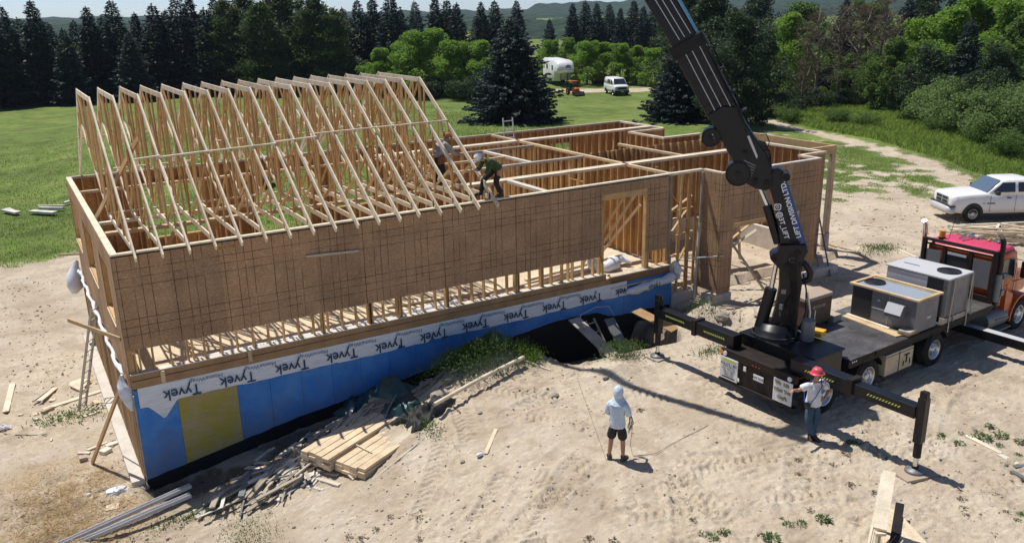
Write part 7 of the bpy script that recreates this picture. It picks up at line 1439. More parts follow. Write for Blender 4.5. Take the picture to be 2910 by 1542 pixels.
weed_patch(16.9, -1.9, 0.3, 0.5, 500, 0.25, 95, 'weeds on the sand heap near the garage corner', 'weed'); weed_patch(15.4, -4.1, 0.4, 0.2, 450, 0.12, 96, 'low weeds near the far end of the truck', 'weed', 0.06); weed_patch(0.9, -2.3, 0.8, 0.12, 600, 0.2, 97, 'thin weeds along the white channels', 'weed', 0.06)
weed_patch(-1.3, 5.2, 0.5, 0.3, 500, 0.12, 98, 'thin grass near the ladder foot', 'leafmid', 0.08); weed_patch(28.2, -0.4, 0.6, 0.25, 600, 0.12, 99, 'green weeds in the sand beyond the porch post', 'leafmid', 0.08); weed_patch(-1.9, -3.1, 0.2, 0.15, 300, 0.2, 100, 'weeds on the soil heap in the lower left corner', 'weed', 0.06)
weed_patch(1.55, -4.0, 0.3, 0.5, 700, 0.12, 101, 'yellowish weeds in the sand below the white channels', 'leafmid', 0.05)
# ------------------------------------------------------------------ loose things on the ground
def zoomS(x0, y0, k): return lambda x, y: (x0 + x/k, y0 + y/k)
q3 = zoomS(700, 1000, 3.413); q7 = zoomS(0, 1028, 2.656); q8 = zoomS(0, 980, 5.057); q6 = zoomS(1150, 850, 3.435); q9 = zoomS(1940, 1028, 2.656); q2 = zoomS(1700, 480, 3.592); qa = zoomS(1840, 840, 4.015); qb = zoomS(1940, 514, 2.656); qc = zoomS(2380, 600, 4.55)
def gplank(a, b, wd, ht, mat, label, group=None, lift=(0.0, 0.0), name='plank', cat='plank', roll=0.0, dz=0.0):
    """board lying on the ground between two surveyed ground points"""
    p = G(*a); q = G(*b); p.z += ht/2 + lift[0] + dz; q.z += ht/2 + lift[1] + dz
    d = (q-p).normalized(); s = d.cross(Vector((0, 0, 1))).normalized(); up = (Vector((0, 0, 1))*math.cos(roll) + s*math.sin(roll))
    m = MB(); m.bar(p, q, wd, ht, up); return tag(m.build(name, M[mat]), label, cat, group)
M['newlumber'] = wood('new_lumber', (0.70, 0.55, 0.36), (0.74, 0.59, 0.40), (0.68, 0.52, 0.33))
# new lumber stack: two bundles of boards
zA = Hz(4.6, -3.4) + 0.30; A = at(*q3(540, 930), z=zA); B = at(*q3(1130, 578), z=zA)
ux = (B-A); ux.z = 0; ux.normalize(); uy = Vector((ux.y, -ux.x, 0)); zst = Hz(4.6, -3.4) - 0.10
o_ = at(*q3(545, 1062), z=zst+0.05); o_.z = zst
Wt = (at(*q3(1010, 1290), z=zst+0.03) - o_).dot(uy)
Ln = 3.9
for rowi in range(4):
    for k in range(8):
        wd = (Wt*1.1-0.06)/8; top = 4 if k < 4 else 3
        if rowi >= top: continue
        off = rnd.uniform(-0.05, 0.05) + (0.12 if k > 3 else 0.0); y = (k+0.5)*wd + (0.05 if k > 3 else 0); z = zst + 0.05 + rowi*0.085 + 0.04 + (0.012*math.sin(k*7.3) if rowi == top-1 else 0)
        p = o_ + ux*off + uy*y; p.z = z; q = p + ux*(Ln+rnd.uniform(-0.06, 0.06)); m = MB(); m.bar(p, q, wd-(0.028 if rowi == top-1 else 0.010), 0.078)
        tag(m.build('lumber_board', M['newlumber']), 'new timber board in the neat %s half of the lumber stack beside the tarpaulin' % ('taller left' if k < 4 else 'lower right'), 'board', 'boards of the taller stack half' if k < 4 else 'boards of the lower stack half')
for f, lab in ((0.25, 'near'), (0.85, 'far')):
    p = o_ + ux*Ln*f; p.z = zst + 0.02; m = MB(); m.bar(p - uy*0.05, p + uy*(Wt+0.1), 0.09, 0.06); tag(m.build('bearer', M['worn']), lab + ' timber bearer under the lumber stack', 'bearer')
p = o_ + ux*0.95 + uy*(Wt*0.52); p.z = zst + 0.05 + 3*0.085 + 0.02; m = MB(); m.bar(p, p + uy*Wt*0.36 - ux*0.12, 0.03, 0.02); tag(m.build('lath', M['truss']), 'thin lath lying across the lower half of the lumber stack', 'lath')
gplank(q3(1010, 1235), q3(1640, 745), 0.17, 0.04, 'truss', 'wide board lying tilted against the right side of the lumber stack', None, (0.03, 0.03), roll=0.5)
# tarpaulin and dark plastic over scraps
def tarp(name, cx, cy, sx, sy, hgt, mat, label, seed, ang=0.0, nx=34, ny=26):
    r = random.Random(seed); m = MB(); m.sm = True; vs = []
    for i in range(nx):
        for j in range(ny):
            u = -1+2*i/(nx-1); v = -1+2*j/(ny-1); rr = 1+0.16*math.sin(3*math.atan2(v, u)+seed)+0.09*math.sin(7*math.atan2(v, u)+2*seed)
            x = u*sx*rr; y = v*sy*rr; X = cx + x*math.cos(ang) - y*math.sin(ang); Y = cy + x*math.sin(ang) + y*math.cos(ang)
            e = max(abs(u), abs(v)); k = max(0, 1-e**3)
            nz = noise.noise(Vector((X*2.6, Y*2.6, seed))) * 0.6 + abs(noise.noise(Vector((X*6, Y*5, seed+5)))) * 0.5 + 0.25*abs(noise.noise(Vector((X*14, Y*12, seed+9))))
            vs.append((X, Y, Hz(X, Y) + 0.02 + hgt*k*(0.45+0.9*nz) + 0.03*abs(noise.noise(Vector((X*9, Y*9, 3))))))
    m.add(vs, [(i*ny+j, (i+1)*ny+j, (i+1)*ny+j+1, i*ny+j+1) for i in range(nx-1) for j in range(ny-1)])
    return tag(m.build(name, M[mat], None, fix=False), label, 'tarpaulin')
Pt = G(*q3(1180, 480)); tarp('tarpaulin', Pt.x+0.1, Pt.y-0.2, 1.35, 0.55, 0.55, 'tarp', 'crumpled dark green tarpaulin over the far end of the lumber stack', 3, math.atan2(-1.6, 1.2))
Pt = G(*q3(1740, 600)); tarp('plastic_heap', Pt.x, Pt.y, 0.75, 0.42, 0.34, 'membrane', 'black crumpled plastic heap right of the green tarpaulin', 8, 0.2); 
Pt = G(*q3(1500, 570)); tarp('plastic_heap', Pt.x, Pt.y, 0.45, 0.3, 0.30, 'tarp', 'glossy folded end of the tarpaulin above the stacked boards', 12, -0.5)
Pt = G(*q3(1150, 360)); crumple('torn_scrap', [(Pt.x, Pt.y, Pt.z+0.45), (Pt.x+0.08, Pt.y, Pt.z+0.6), (Pt.x+0.2, Pt.y+0.05, Pt.z+0.5)], [0.03, 0.08, 0.03], M['plasticwhite'], None, 6, 4, 0.5)
tag(bpy.data.objects['torn_scrap'], 'small pale torn plastic scrap on top of the green tarpaulin', 'scrap')
# scrap timber strewn along the trench edge: individual pieces
SG = 'scrap boards strewn along the trench'
def scrapfield(n, poly, lmin, lmax, ang, aj, mats, seed, label, group, lift=0.25):
    r = random.Random(seed); k = 0
    xs = [q[0] for q in poly]; ys = [q[1] for q in poly]
    while k < n:
        x = r.uniform(min(xs), max(xs)); y = r.uniform(min(ys), max(ys))
        if not bool(inpoly(np.array([x]), np.array([y]), poly)[0]): continue
        L = r.uniform(lmin, lmax); a = ang + r.gauss(0, aj); d = Vector((math.cos(a), math.sin(a), 0)); c = Vector((x, y, 0)); p = c - d*L/2; q = c + d*L/2
        lf = r.random()**2*lift; p.z = Hz(p.x, p.y) + 0.03 + lf; q.z = Hz(q.x, q.y) + 0.03 + lf*r.uniform(0.4, 1.2); zc = Hz(x, y); p.z = min(max(p.z, zc-0.25), zc+0.35); q.z = min(max(q.z, zc-0.25), zc+0.35)
        m = MB(); m.bar(p, q, r.choice((0.04, 0.09, 0.09, 0.14)), r.choice((0.02, 0.038)), up=(r.uniform(-.4, .4), r.uniform(-.4, .4), 1))
        tag(m.build('scrap_board', M[r.choice(mats)]), label, 'board', group); k += 1
W_ = ['worn', 'worn', 'worn', 'whitewood', 'steelgrey']  # weathered boards, dark grey mixed in to stand for the heap's shadow
scrapfield(90, [(1.4, -1.9), (1.6, -2.9), (3.4, -3.2), (5.4, -1.7), (5.2, -0.6), (3.2, -1.1)], 0.4, 1.5, math.radians(38), 0.45, W_, 5, 'weathered grey board in the scrap heap between foam wall and lumber stack', SG)
scrapfield(40, [(0.9, -2.3), (1.2, -2.9), (3.0, -3.1), (3.2, -2.2), (1.6, -1.7)], 0.4, 1.3, math.radians(30), 0.4, W_, 6, 'weathered board at the left end of the scrap heap by the foam wall', SG + ', left end')
scrapfield(55, [(2.9, -1.9), (2.8, -3.0), (4.2, -2.7), (4.9, -1.5), (4.2, -1.1)], 0.2, 0.6, 0.3, 1.2, ['whitewood', 'truss', 'lumber'], 7, 'short pale offcut in the scrap heap behind the lumber stack', 'pale offcuts behind the lumber stack', 0.15)
scrapfield(14, [(5.6, -0.7), (6.0, -1.8), (7.6, -1.9), (7.8, -0.9)], 0.4, 1.6, math.radians(15), 0.4, W_, 8, 'dark weathered board in the shade right of the tarpaulin', 'shaded boards right of the tarpaulin')
scrapfield(18, [(15.6, -1.9), (16.0, -2.9), (19.6, -3.2), (20.5, -1.8), (17.8, -1.2)], 0.3, 1.1, 0.5, 0.9, ['worn', 'whitewood', 'tanlid'], 9, 'small board or offcut on the sand by the garage corner', 'offcuts by the garage corner', 0.1)
fp = [(q3(330, 1105), q3(890, 1195), 0.10, 0.04, 'truss', 'pale plank in front of the lumber stack, upper of three'), (q3(475, 1170), q3(905, 1300), 0.12, 0.05, 'whitewood', 'doubled pale plank in front of the lumber stack, middle one'), (q3(290, 1225), q3(750, 1345), 0.10, 0.04, 'whitewood', 'pale plank in front of the lumber stack, lowest of three'),
      (q3(380, 1030), q3(700, 1150), 0.10, 0.03, 'truss', 'plank touching the near corner of the lumber stack'), (q3(1095, 1350), q3(1715, 845), 0.07, 0.03, 'worn', 'long thin grey strip parallel to the lumber stack'), (q3(90, 1060), q3(235, 945), 0.09, 0.03, 'whitewood', 'short pale board left of the lumber stack'),
      (q3(0, 1125), q3(235, 1135), 0.14, 0.04, 'whitewood', 'pale board flat at the left of the lumber stack'), (q3(90, 1080), q3(240, 1075), 0.12, 0.03, 'truss', 'short board just above the flat pale board'), (q3(145, 1005), q3(280, 930), 0.10, 0.03, 'truss', 'short board at the scrap heap corner near the stack'),
      (q3(440, 1030), q3(560, 900), 0.16, 0.03, 'lumber', 'yellow board poking out left of the lumber stack'), (q3(370, 1010), q3(540, 905), 0.14, 0.03, 'lumber', 'second yellow board poking out left of the lumber stack'),
      ((1410, 1220), (1380, 1290), 0.09, 0.03, 'truss', 'short board alone on the sand in the centre foreground'), (q9(2140, 560), q9(2400, 695), 0.12, 0.04, 'truss', 'long pale plank among the green weeds at the right'), (q9(2385, 700), q9(2530, 775), 0.14, 0.03, 'whitewood', 'pale plank end next to the long one among the weeds'),
      (q8(85, 965), q8(185, 560), 0.17, 0.04, 'truss', 'wide pale board lying alone at the left picture edge'), (q8(575, 850), q8(795, 620), 0.17, 0.03, 'truss', 'board propped on a short block left of the ladder'), (q8(480, 860), q8(720, 640), 0.05, 0.04, 'worn', 'dark thin board under the propped one'),
      (q8(620, 935), q8(1160, 760), 0.17, 0.04, 'truss', 'long board left of the ladder, near end'), (q8(1150, 765), q8(1500, 650), 0.16, 0.04, 'truss', 'long board under the ladder reaching the wall'), (q8(610, 990), q8(765, 915), 0.12, 0.09, 'tanlid', 'short channel shaped block at the end of the long board'),
      (q8(1210, 1045), q8(1425, 965), 0.09, 0.05, 'whitewood', 'short pale stick below the ladder'), (q8(1340, 815), q8(1515, 860), 0.16, 0.03, 'truss', 'splintered board between ladder and wall'), (q8(265, 1012), q8(330, 1005), 0.08, 0.04, 'truss', 'tiny offcut left of the channel block'), (q8(480, 1005), q8(570, 985), 0.16, 0.03, 'truss', 'square offcut near the channel block'), (q8(505, 1065), q8(550, 1070), 0.10, 0.04, 'whitewood', 'small cube offcut below the square one'), (q8(715, 800), q8(800, 795), 0.14, 0.04, 'truss', 'small offcut right of the propped board'),
      (q7(590, 690), q7(680, 690), 0.10, 0.04, 'whitewood', 'short board left of the brown prop foot'), (q7(660, 670), q7(810, 610), 0.08, 0.04, 'truss', 'thin board behind the brown prop foot'), (q7(800, 640), q7(930, 595), 0.17, 0.05, 'whitewood', 'wide pale board right of the brown prop foot'), (q7(770, 700), q7(830, 665), 0.2, 0.1, 'whitewood', 'pale block right of the brown prop foot'), (q7(600, 745), q7(660, 730), 0.2, 0.1, 'tanlid', 'dusty block left of the brown prop foot'),
      (q7(385, 600), q7(392, 580), 0.04, 0.03, 'truss', 'tiny chip on the sand in the left foreground'), (q7(1385, 1190), q7(1450, 1140), 0.12, 0.03, 'worn', 'grey board scrap under the leaning tile'), (q7(1450, 1130), q7(1610, 1130), 0.14, 0.03, 'worn', 'grey flat scrap below the square sheet'), (q7(800, 1105), q7(900, 1085), 0.25, 0.02, 'osbfloor', 'pale board piece sunk in the straw'),
      (q6(1170, 590), q6(1480, 435), 0.14, 0.05, 'worn', 'grey plank bridging the shaded hollow'), (q6(990, 340), q6(1530, 440), 0.30, 0.03, 'worn', 'wide shaded panel leaning on the pit edge'), (q6(1165, 600), q6(1420, 700), 0.05, 0.04, 'truss', 'thin stick from the pole end down the sand heap'),
      (q6(1740, 510), q6(2190, 365), 0.16, 0.04, 'worn', 'long board lying along the near rim of the pit'), (q6(100, 870), q6(480, 915), 0.06, 0.04, 'worn', 'thin board near the lower end of the long pole'), (q6(95, 870), q6(430, 640), 0.12, 0.04, 'worn', 'shaded board rising towards the foam wall'),
      (q6(770, 430), q6(1135, 225), 0.16, 0.04, 'worn', 'grey plank leaning up against the foam wall'), (qb(1170, 500), qb(1340, 545), 0.06, 0.05, 'worn', 'thin stick on the sand right of the porch post'), (qb(1620, 515), qb(1760, 580), 0.10, 0.04, 'truss', 'pale plank half behind the truck rack'), (qb(1350, 335), qb(1515, 350), 0.07, 0.03, 'truss', 'long thin lath on the bare sand beyond the truck'),
      (qb(1330, 362), qb(1395, 357), 0.08, 0.03, 'truss', 'short lath below the long thin one'), (qb(1410, 597), qb(1485, 622), 0.10, 0.03, 'truss', 'short pale board on sand left of the rack'), (qb(1215, 627), qb(1295, 642), 0.10, 0.03, 'truss', 'short pale board on sand right of the garage ladder'), (qb(1090, 480), qb(1160, 505), 0.08, 0.05, 'brownwood', 'brown board lying at the foot of the porch post'),
      (q9(2480, 835), q9(2600, 900), 0.10, 0.06, 'steelgrey', 'grey metal bar at the right picture edge'), (q9(2500, 800), q9(2610, 790), 0.10, 0.05, 'steelgrey', 'second grey metal bar at the right picture edge')]
for a, b, wd, ht, mt, lab in fp: gplank(a, b, wd, ht, mt, lab, lift=(0, 0.42) if 'leaning up' in lab else ((0.1, 0) if 'propped on' in lab else (0, 0)), roll=0.0)
bpy.context.view_layer.update()
# long round pole, thin brown sticks standing in for rod shadows
p = at(*q6(290, 1045), z=-1.2); q = at(*q6(1160, 585), z=-1.0); m = MB(); m.tube([p + Vector((0, 0, 0.06)), p.lerp(q, 0.5) + Vector((0, 0, 0.10)), q + Vector((0, 0, 0.06))], [0.055, 0.06, 0.06], 10); tag(m.build('long_pole', M['truss']), 'long pale pole lying from the black plastic up to the weeds', 'pole')
for i, (a, b) in enumerate(((q6(465, 1040), q6(545, 1105)), (q6(985, 715), q6(1065, 782)))):
    gplank(a, b, 0.025, 0.02, 'brownwood', ('lower' if i == 0 else 'upper') + ' brown strip standing for a rod shadow by the long pole', name='shadow_stick', cat='shadow_stick')
# pair of white channels bottom left
for i, (a, b, off) in enumerate((((q7(530, 1350)), q7(1440, 940), 0.0), ((q7(560, 1385)), q7(1440, 1010), 0.0))):
    p = at(*a, z=-2.60); q = at(*b, z=-2.42); p = p + (p-q)*0.25; d = (q-p).normalized(); s = d.cross(Vector((0, 0, 1))).normalized()
    m = MB(); m.bar(p, q, 0.12, 0.02); m.bar(p + s*0.055 + Vector((0, 0, 0.035)), q + s*0.055 + Vector((0, 0, 0.035)), 0.012, 0.09); m.bar(p - s*0.055 + Vector((0, 0, 0.035)), q - s*0.055 + Vector((0, 0, 0.035)), 0.012, 0.09)
    tag(m.build('metal_channel', M['steellight']), ('upper' if i == 0 else 'lower') + ' of two long pale channels in the lower left foreground', 'channel')
# ladders
def ladder(name, foot, top, wd, rungs, mat, label, side=None):
    foot = Vector(foot); top = Vector(top); d = (top-foot).normalized(); s = Vector(side).normalized() if side else d.cross(Vector((0, 0, 1))).normalized(); t = thing(name, label, 'ladder', (0, 0, 0))
    for sg in (-1, 1): m = MB(); m.bar(foot + s*sg*wd/2, top + s*sg*wd/2, 0.035, 0.07, up=s.cross(d)); part(m, 'side_rail', mat, t)
    L = (top-foot).length
    for k in range(rungs): c = foot + d*L*(k+0.6)/rungs; m = MB(); m.cyl(c - s*wd/2, c + s*wd/2, 0.018, n=8); part(m, 'rung', mat, t)
    return t
f = G(*q8(1180, 920)); ladder('ladder', (f.x, f.y, f.z), (-0.12, f.y+0.9, f.z+2.9), 0.42, 10, 'worn', 'weathered ladder leaning against the left gable wall', (0.55, 0.9, 0))
ladder('ladder', (13.7, -1.8, -2.75), (13.5, -0.45, -1.0), 0.36, 7, 'worn', 'aluminium ladder standing in the dark pit by the foam wall')
m = MB(); m.tube([(13.05, -0.7, -1.15), (13.2, -0.35, -0.82), (13.9, -0.22, -0.72), (14.45, -0.22, -0.80), (14.6, -0.3, -1.1)], 0.012, 6); tag(m.build('hand_hoop', M['alu']), 'thin curved metal tube over the pit ladder', 'tube')
p = at(1445, 372, Y=11.8); ladder('ladder', (p.x, 11.5, 1.0), (p.x, 11.85, 3.95), 0.5, 8, 'steellight', 'white ladder poking above the rear wall', (1, 0, 0))
p = G(*qb(1075, 720)); ladder('ladder', (p.x, p.y, p.z), (24.95, 0.5, 1.0), 0.4, 6, 'steelgrey', 'dark grey ladder leaning by the right garage corner')
# pit boards
for (a, b, wd, mt, lab) in (((12.95, -0.35, -0.88), (13.15, -2.6, -1.7), 0.45, 'worn', 'wide grey panel leaning into the pit left of the ladder'), ((14.25, -0.5, -1.1), (14.1, -2.0, -2.3), 0.38, 'steelgrey', 'dark blue grey panel leaning into the pit right of the ladder'), ((15.2, -0.7, -0.95), (15.6, -2.2, -1.25), 0.5, 'brownwood', 'brown board over the right end of the pit')):
    m = MB(); m.bar(a, b, wd, 0.03); tag(m.build('pit_panel', M[mt]), lab, 'panel')
m = MB(); p = G(*q6(2245, 440)); m.cyl((p.x, p.y, p.z-0.02), (p.x+0.02, p.y, p.z+0.48), 0.13, 0.11, 9); tag(m.build('concrete_stub', M['concrete'], bevel=0.02), 'upright grey concrete stub between the pit and the outrigger', 'concrete stub')
# brown prop leaning on the corner and thin brace on the gable
p = G(*q7(695, 765)); m = MB(); m.bar(p, (-0.10, 0.25, 0.15), 0.14, 0.05, up=(1, 0, 0)); tag(m.build('wall_prop', M['brownwood']), 'thick brown prop leaning against the left house corner', 'prop')
m = MB(); m.bar((-1.0, 3.2, 0.9), (-0.03, 0.6, 1.0), 0.04, 0.10); tag(m.build('gable_stick', M['lumber']), 'pale stick fixed outwards from the left gable wall', 'stick')
m = MB(); m.bar((-0.7, 11.7, 0.62), (0.0, 11.0, 0.72), 0.03, 0.05); tag(m.build('gable_stick', M['brownwood']), 'thin rod poking out of the far end of the gable wall', 'stick')
# plastic bag and bottle bottom left, tiles, stones
def blob(name, c, r, mat, label, cat, seed=0, sq=0.5, amp=0.35, n=12):
    rg = random.Random(seed); m = MB(); vs = []; rows = 8
    for i in range(rows):
        t = PI*i/(rows-1)
        for j in range(n): a = 2*PI*j/n; k = 1 + amp*rg.uniform(-1, 1); vs.append((c[0]+r[0]*k*math.sin(t)*math.cos(a), c[1]+r[1]*k*math.sin(t)*math.sin(a), c[2]+r[2]*(1+0.4*amp*rg.uniform(-1, 1))*math.cos(t)))
    m.add(vs, [(i*n+j, i*n+(j+1) % n, (i+1)*n+(j+1) % n, (i+1)*n+j) for i in range(rows-1) for j in range(n)]); return tag(m.build(name, M[mat], fix=False), label, cat)
p = G(*q7(880, 985)); blob('plastic_bag', (p.x, p.y, p.z+0.04), (0.26, 0.15, 0.09), 'plasticwhite', 'white crumpled plastic bag on the straw', 'plastic bag', 3); p = G(*q7(765, 970)); blob('plastic_bag', (p.x, p.y, p.z+0.02), (0.16, 0.09, 0.05), 'worn', 'greyish thin bag left of the white one on the straw', 'plastic bag', 4)
p = G(*q7(672, 1010)); blob('foam_cup', (p.x, p.y, p.z+0.03), (0.055, 0.05, 0.05), 'plasticwhite', 'small pale cup on the straw left of the bags', 'cup', 5, amp=0.08); p = G((970+1045/2.656), 1028+708/2.656); blob('plastic_bottle', (p.x, p.y, p.z+0.04), (0.10, 0.05, 0.045), 'plasticwhite', 'clear crushed bottle on the sand near the centre', 'bottle', 6, amp=0.12)
for i, (sx_, sy_, r, lab) in enumerate(((970+915/2.656, 1028+755/2.656, 0.07, 'pale round stone on the sand near the crushed bottle'), (*q6(1465, 945), 0.13, 'flat stone on the sand left of the hooded man'), (*q6(735, 1110), 0.07, 'small stone below the long pole'), (*q6(895, 1110), 0.06, 'tiny stone right of the small one below the pole'),
        (*qa(845, 255), 0.30, 'big flat topped stone on the sand heap by the crane base'), (*q6(1960, 770), 0.10, 'grey stone beside the crane shadow'), (*q9(580, 1295), 0.07, 'stone in the lower right foreground sand'), (*q7(1090, 955), 0.14, 'pale block at the foot of the house corner'), (*q3(1870, 440), 0.28, 'large dark stone behind the black plastic heap'), (*q9(160, 140), 0.05, 'small stone left of the outrigger shadow'))):
    p = G(sx_, sy_); blob('stone', (p.x, p.y, p.z+r*0.2), (r, r*0.75, r*0.5), 'rock', lab, 'stone', 20+i, amp=0.16)
p = G(*q7(1640, 1060)); m = MB(); m.bar((p.x-0.16, p.y+0.14, p.z+0.06), (p.x+0.20, p.y-0.06, p.z+0.03), 0.34, 0.02); tag(m.build('square_sheet', M['osbfloor']), 'square pale board sheet on the sand below the scrap heap', 'sheet')
p = G(*q8(1165, 620)); m = MB(); m.prism([(-0.28, 0.5), (0.1, 0.62), (0.34, 0.30), (0.0, -0.32), (-0.10, -0.30), (-0.3, 0.2)], (p.x, p.y, p.z+0.05), (1, 0, 0), (0, 1, 0), (0, 0, 1), 0, 0.05); m.box((p.x-0.08, p.y-0.38, p.z), (p.x+0.1, p.y-0.28, p.z+0.1)); tag(m.build('shovel_board', M['truss']), 'pale rounded board piece behind the ladder', 'board')
p = G(*q8(40, 1215)); 
m = MB()
for k in range(14): a = k*1.3; m.tube([(p.x-0.15, p.y, p.z+0.05), (p.x+0.1*math.cos(a), p.y+0.12*math.sin(a), p.z+0.10+0.02*math.sin(k)), (p.x+0.22, p.y-0.12+0.02*k, p.z+0.03)], 0.012, 4)
tag(m.build('cable_bundle', M['plasticwhite']), 'tangled pale cable bundle at the left picture edge', 'cable')
pts = [G(*q8(x, y)) + Vector((0, 0, 0.02)) for x, y in ((60, 1270), (120, 1300), (300, 1295), (500, 1300), (680, 1290))]; m = MB(); m.tube(pts, 0.012, 5); tag(m.build('ground_cable', M['rope']), 'dark cable on the sand from the tangled bundle', 'cable')
# boards heaped in the grass far left, and pile of trusses at the right edge
for i, (a, b, lab) in enumerate(((qb(0, 0), qb(0, 0), ''),)): pass
ql = zoomS(0, 514, 2.656)
for i, (a, b, w_) in enumerate(((ql(290, 213), ql(490, 210), 0.15), (ql(300, 225), ql(480, 228), 0.2), (ql(240, 250), ql(420, 262), 0.4), (ql(490, 188), ql(530, 175), 0.25), (ql(35, 240), ql(140, 262), 0.4), (ql(60, 232), ql(110, 258), 0.3))):
    gplank(a, b, w_, 0.12, 'whitewood', ['topmost pale board of the pile in the left lawn', 'second pale board of the pile in the left lawn', 'wide pale board at the front of the lawn pile', 'board piece beside the gable wall in the lawn', 'grey board of the small heap at the left edge', 'second board of the small heap at the left edge'][i], dz=0.12)
# stacked spare trusses, right edge
def spare_truss(c, ang, s, z, label):
    t = thing('spare_truss', label, 'roof truss', (c[0], c[1], z), ang, 'spare trusses lying flat at the right edge')
    hw, h = 3.3*s, 1.55*s
    for nm, p, q in (('bottom_chord', (-hw, 0), (hw, 0)), ('top_chord', (-hw, 0), (0, h)), ('top_chord', (0, h), (hw, 0)), ('web', (-hw*0.5, h*0.5), (-hw*0.3, 0)), ('web', (-hw*0.3, 0), (0, h)), ('web', (0, h), (hw*0.3, 0)), ('web', (hw*0.3, 0), (hw*0.5, h*0.5))):
        m = MB(); m.bar((p[0], p[1], 0), (q[0], q[1], 0), 0.10, 0.05); m.build(nm, M['truss'], t)
    return t
for k in range(7):
    c = (34.6+0.12*math.sin(k*2.1), -2.4+0.12*math.cos(k*1.7)); spare_truss(c, math.radians(160+6*math.sin(k*1.9)), 1.0, Hz(34.6, -2.4)+0.10+0.09*k, ordw[k] + ' spare truss from the bottom of the flat pile at the right edge')
# big truss edge rising in the lower right corner
t = thing('standing_truss', 'pale truss standing on edge in the lower right corner of the yard', 'roof truss', (0, 0, 0))
qz = zoomS(1940, 1028, 2.656)
zz = Hz(11.0, -13.5)
P0 = at(*qz(1560, 830), z=zz+1.55); P1 = at(*qz(1490, 1262), z=zz+1.0)
dv = (P1-P0); dn = dv.normalized(); sd_ = Vector((CR.x, CR.y, 0)).normalized()
for nm, a, b, wd, ht in (('top_chord', P0, P1, 0.22, 0.06), ('side_chord', P0 - sd_*0.12 - Vector((0, 0, 0.06)), P1 - sd_*0.20 + dn*1.6 - Vector((0, 0, 0.16)), 0.04, 0.12), ('side_chord', P0 - sd_*0.12 - Vector((0, 0, 0.30)), P1 - sd_*0.22 + dn*1.6 - Vector((0, 0, 0.42)), 0.04, 0.10), ('side_chord', P0 - sd_*0.10 - Vector((0, 0, 0.55)), P1 - sd_*0.24 + dn*1.6 - Vector((0, 0, 0.70)), 0.04, 0.10), ('end_block', P1 + dn*0.03 - Vector((0, 0, 0.05)) - sd_*0.08, P1 + dn*0.03 + sd_*0.10 - Vector((0, 0, 0.05)), 0.10, 0.05), ('brace', P1 + dn*0.5 - Vector((0, 0, 0.2)) - sd_*0.1, P1 + dn*0.6 - Vector((0, 0, 0.2)) + sd_*0.3, 0.1, 0.05), ('stub', P0 - sd_*0.05 - Vector((0, 0, 0.05)), P0 - sd_*0.05 + Vector((0, 0, -1.6)), 0.09, 0.05)):
    m = MB(); m.bar(a, b, wd, ht); m.build(nm, M['truss'], t)
z2 = zz+0.30; pa, pb, pc_, pd = [at(*qz(*q), z=z2) for q in ((1555, 1095), (1620, 1120), (1870, 1390), (1500, 1390))]
m = MB(); vs = [tuple(q) for q in (pa, pb, pc_, pd)]; m.add(vs + [(x, y, z-0.03) for x, y, z in vs], [(0, 1, 2, 3), (7, 6, 5, 4), (0, 4, 5, 1), (1, 5, 6, 2), (2, 6, 7, 3), (3, 7, 4, 0)]); tag(m.build('board_sheet', M['osbfloor']), 'strand board sheet beside the standing truss in the lower right corner', 'sheet')
pa = at(*qz(1640, 1070), z=z2+0.02); pb = at(*qz(1590, 1400), z=z2+0.02)
m = MB(); m.bar(pa, pb, 0.16, 0.05, up=(0.2, 0.1, 1)); tag(m.build('dark_board', M['rustblack']), 'narrow dark board lying on the strand board sheet', 'board')
for k, zo in enumerate((0.0, 0.15)): 
    c = at(*qz(1700, 1250), z=zz+0.15); m = MB(); m.bar((c.x-0.6, c.y-0.5+zo, zz+0.02), (c.x-0.5, c.y-0.6+zo, zz+0.28), 0.1, 0.1); tag(m.build('sheet_support', M['lumber']), ('left' if k else 'right') + ' block under the strand board sheet in the corner', 'block')
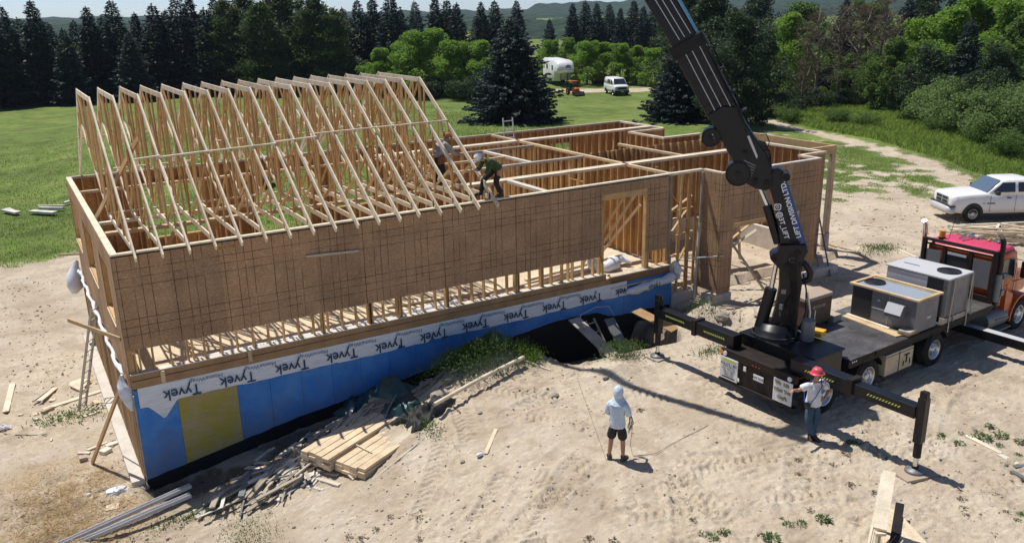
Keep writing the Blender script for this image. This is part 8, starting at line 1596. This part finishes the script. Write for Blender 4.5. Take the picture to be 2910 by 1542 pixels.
# clods and stones too many to count
def clods(n, area, smin, smax, seed, label):
    r = np.random.RandomState(seed); x = area[0]+(area[1]-area[0])*r.rand(n); y = area[2]+(area[3]-area[2])*r.rand(n); k = fbm(x, y, 4, 0.55) + 0.3*r.rand(n) > 0.60; x, y = x[k], y[k]
    g = masks(x, y)[0] < 0.4; ins = ~((x > -0.3) & (x < 17.5) & (y > -0.3)); x, y = x[g & ins], y[g & ins]; n = len(x); s = smin+(smax-smin)*r.rand(n)**4; z = base_h(x, y)+detail_h(x, y)
    oc = np.array([[1, 0, 0], [0, 1, 0], [-1, 0, 0], [0, -1, 0], [0, 0, 0.8], [0, 0, -0.6]]); f = np.array([[0, 1, 4], [1, 2, 4], [2, 3, 4], [3, 0, 4], [1, 0, 5], [2, 1, 5], [3, 2, 5], [0, 3, 5]])
    v = oc[None]*s[:, None, None]*(1+0.5*r.normal(size=(n, 6, 1)).clip(-1, 1)); a = r.rand(n)*6.28; ca, sa = np.cos(a)[:, None], np.sin(a)[:, None]; vx = v[:, :, 0]*ca - v[:, :, 1]*sa; vy = v[:, :, 0]*sa + v[:, :, 1]*ca
    co = np.stack([vx + x[:, None], vy + y[:, None], v[:, :, 2] + z[:, None]], -1).reshape(-1, 3); F = (f[None] + 6*np.arange(n)[:, None, None]).reshape(-1, 3)
    me = bpy.data.meshes.new('soil_clods'); me.vertices.add(len(co)); me.vertices.foreach_set('co', co.astype(np.float32).ravel()); me.loops.add(F.size); me.polygons.add(len(F)); me.loops.foreach_set('vertex_index', F.ravel().astype(np.int32)); me.polygons.foreach_set('loop_start', np.arange(0, F.size, 3, dtype=np.int32)); me.update(calc_edges=True)
    me.materials.append(M['soilclod']); return tag(link_mesh('soil_clods', me), label, 'soil', None, 'stuff')
M['soilclod'] = paint('soil_clod', (0.42, 0.35, 0.27), 0.95, dirt=0.9, scale=1.2, dirtc=(0.27, 0.205, 0.145), spec=0.1)
clods(26000, (-6, 24, -15, 2), 0.006, 0.045, 51, 'small soil clods scattered over the front yard'); clods(9000, (-9, 0, -4, 22), 0.01, 0.06, 52, 'soil clods left of the gable wall'); clods(6000, (24, 44, -8, 8), 0.015, 0.07, 53, 'soil clods in the far yard')
def straw(n, cx, cy, sx, sy, seed):
    L = Leafy(seed); r = L.r; x = cx + sx*r.normal(size=n); y = cy + sy*r.normal(size=n); z = base_h(x, y)+detail_h(x, y)+0.01+0.05*r.rand(n)**2
    L.tris(np.stack([x, y, z], 1), 0.16, 0.6, 0.05, np.stack([np.cos(x*9), np.sin(y*7), 0.05+0*x], 1)); return tag(link_mesh('straw', L.mesh('straw', 'straw')), 'dry straw scattered on the soil at the left corner', 'straw', None, 'stuff')
M['straw'] = leafmat('dry_straw', (0.30, 0.19, 0.08), (0.58, 0.42, 0.20), 0.15, 0.0)
straw(9000, -1.75, -0.4, 0.9, 1.25, 61)
# air
hz = MB(); hz.box((-2300, -300, -6), (2600, 2300, 75)); hz_ = hz.build('haze', [bpy.data.materials.new('haze_air')], None, fix=True)
hm = hz_.data.materials[0]; hm.use_nodes = True; t_ = hm.node_tree; t_.nodes.remove(t_.nodes['Principled BSDF']); pv = t_.nodes.new('ShaderNodeVolumePrincipled'); pv.inputs['Color'].default_value = (0.62, 0.76, 0.95, 1); pv.inputs['Density'].default_value = 0.00011; pv.inputs['Anisotropy'].default_value = 0.2
t_.links.new(pv.outputs[0], t_.nodes['Material Output'].inputs['Volume']); tag(hz_, kind='stuff')
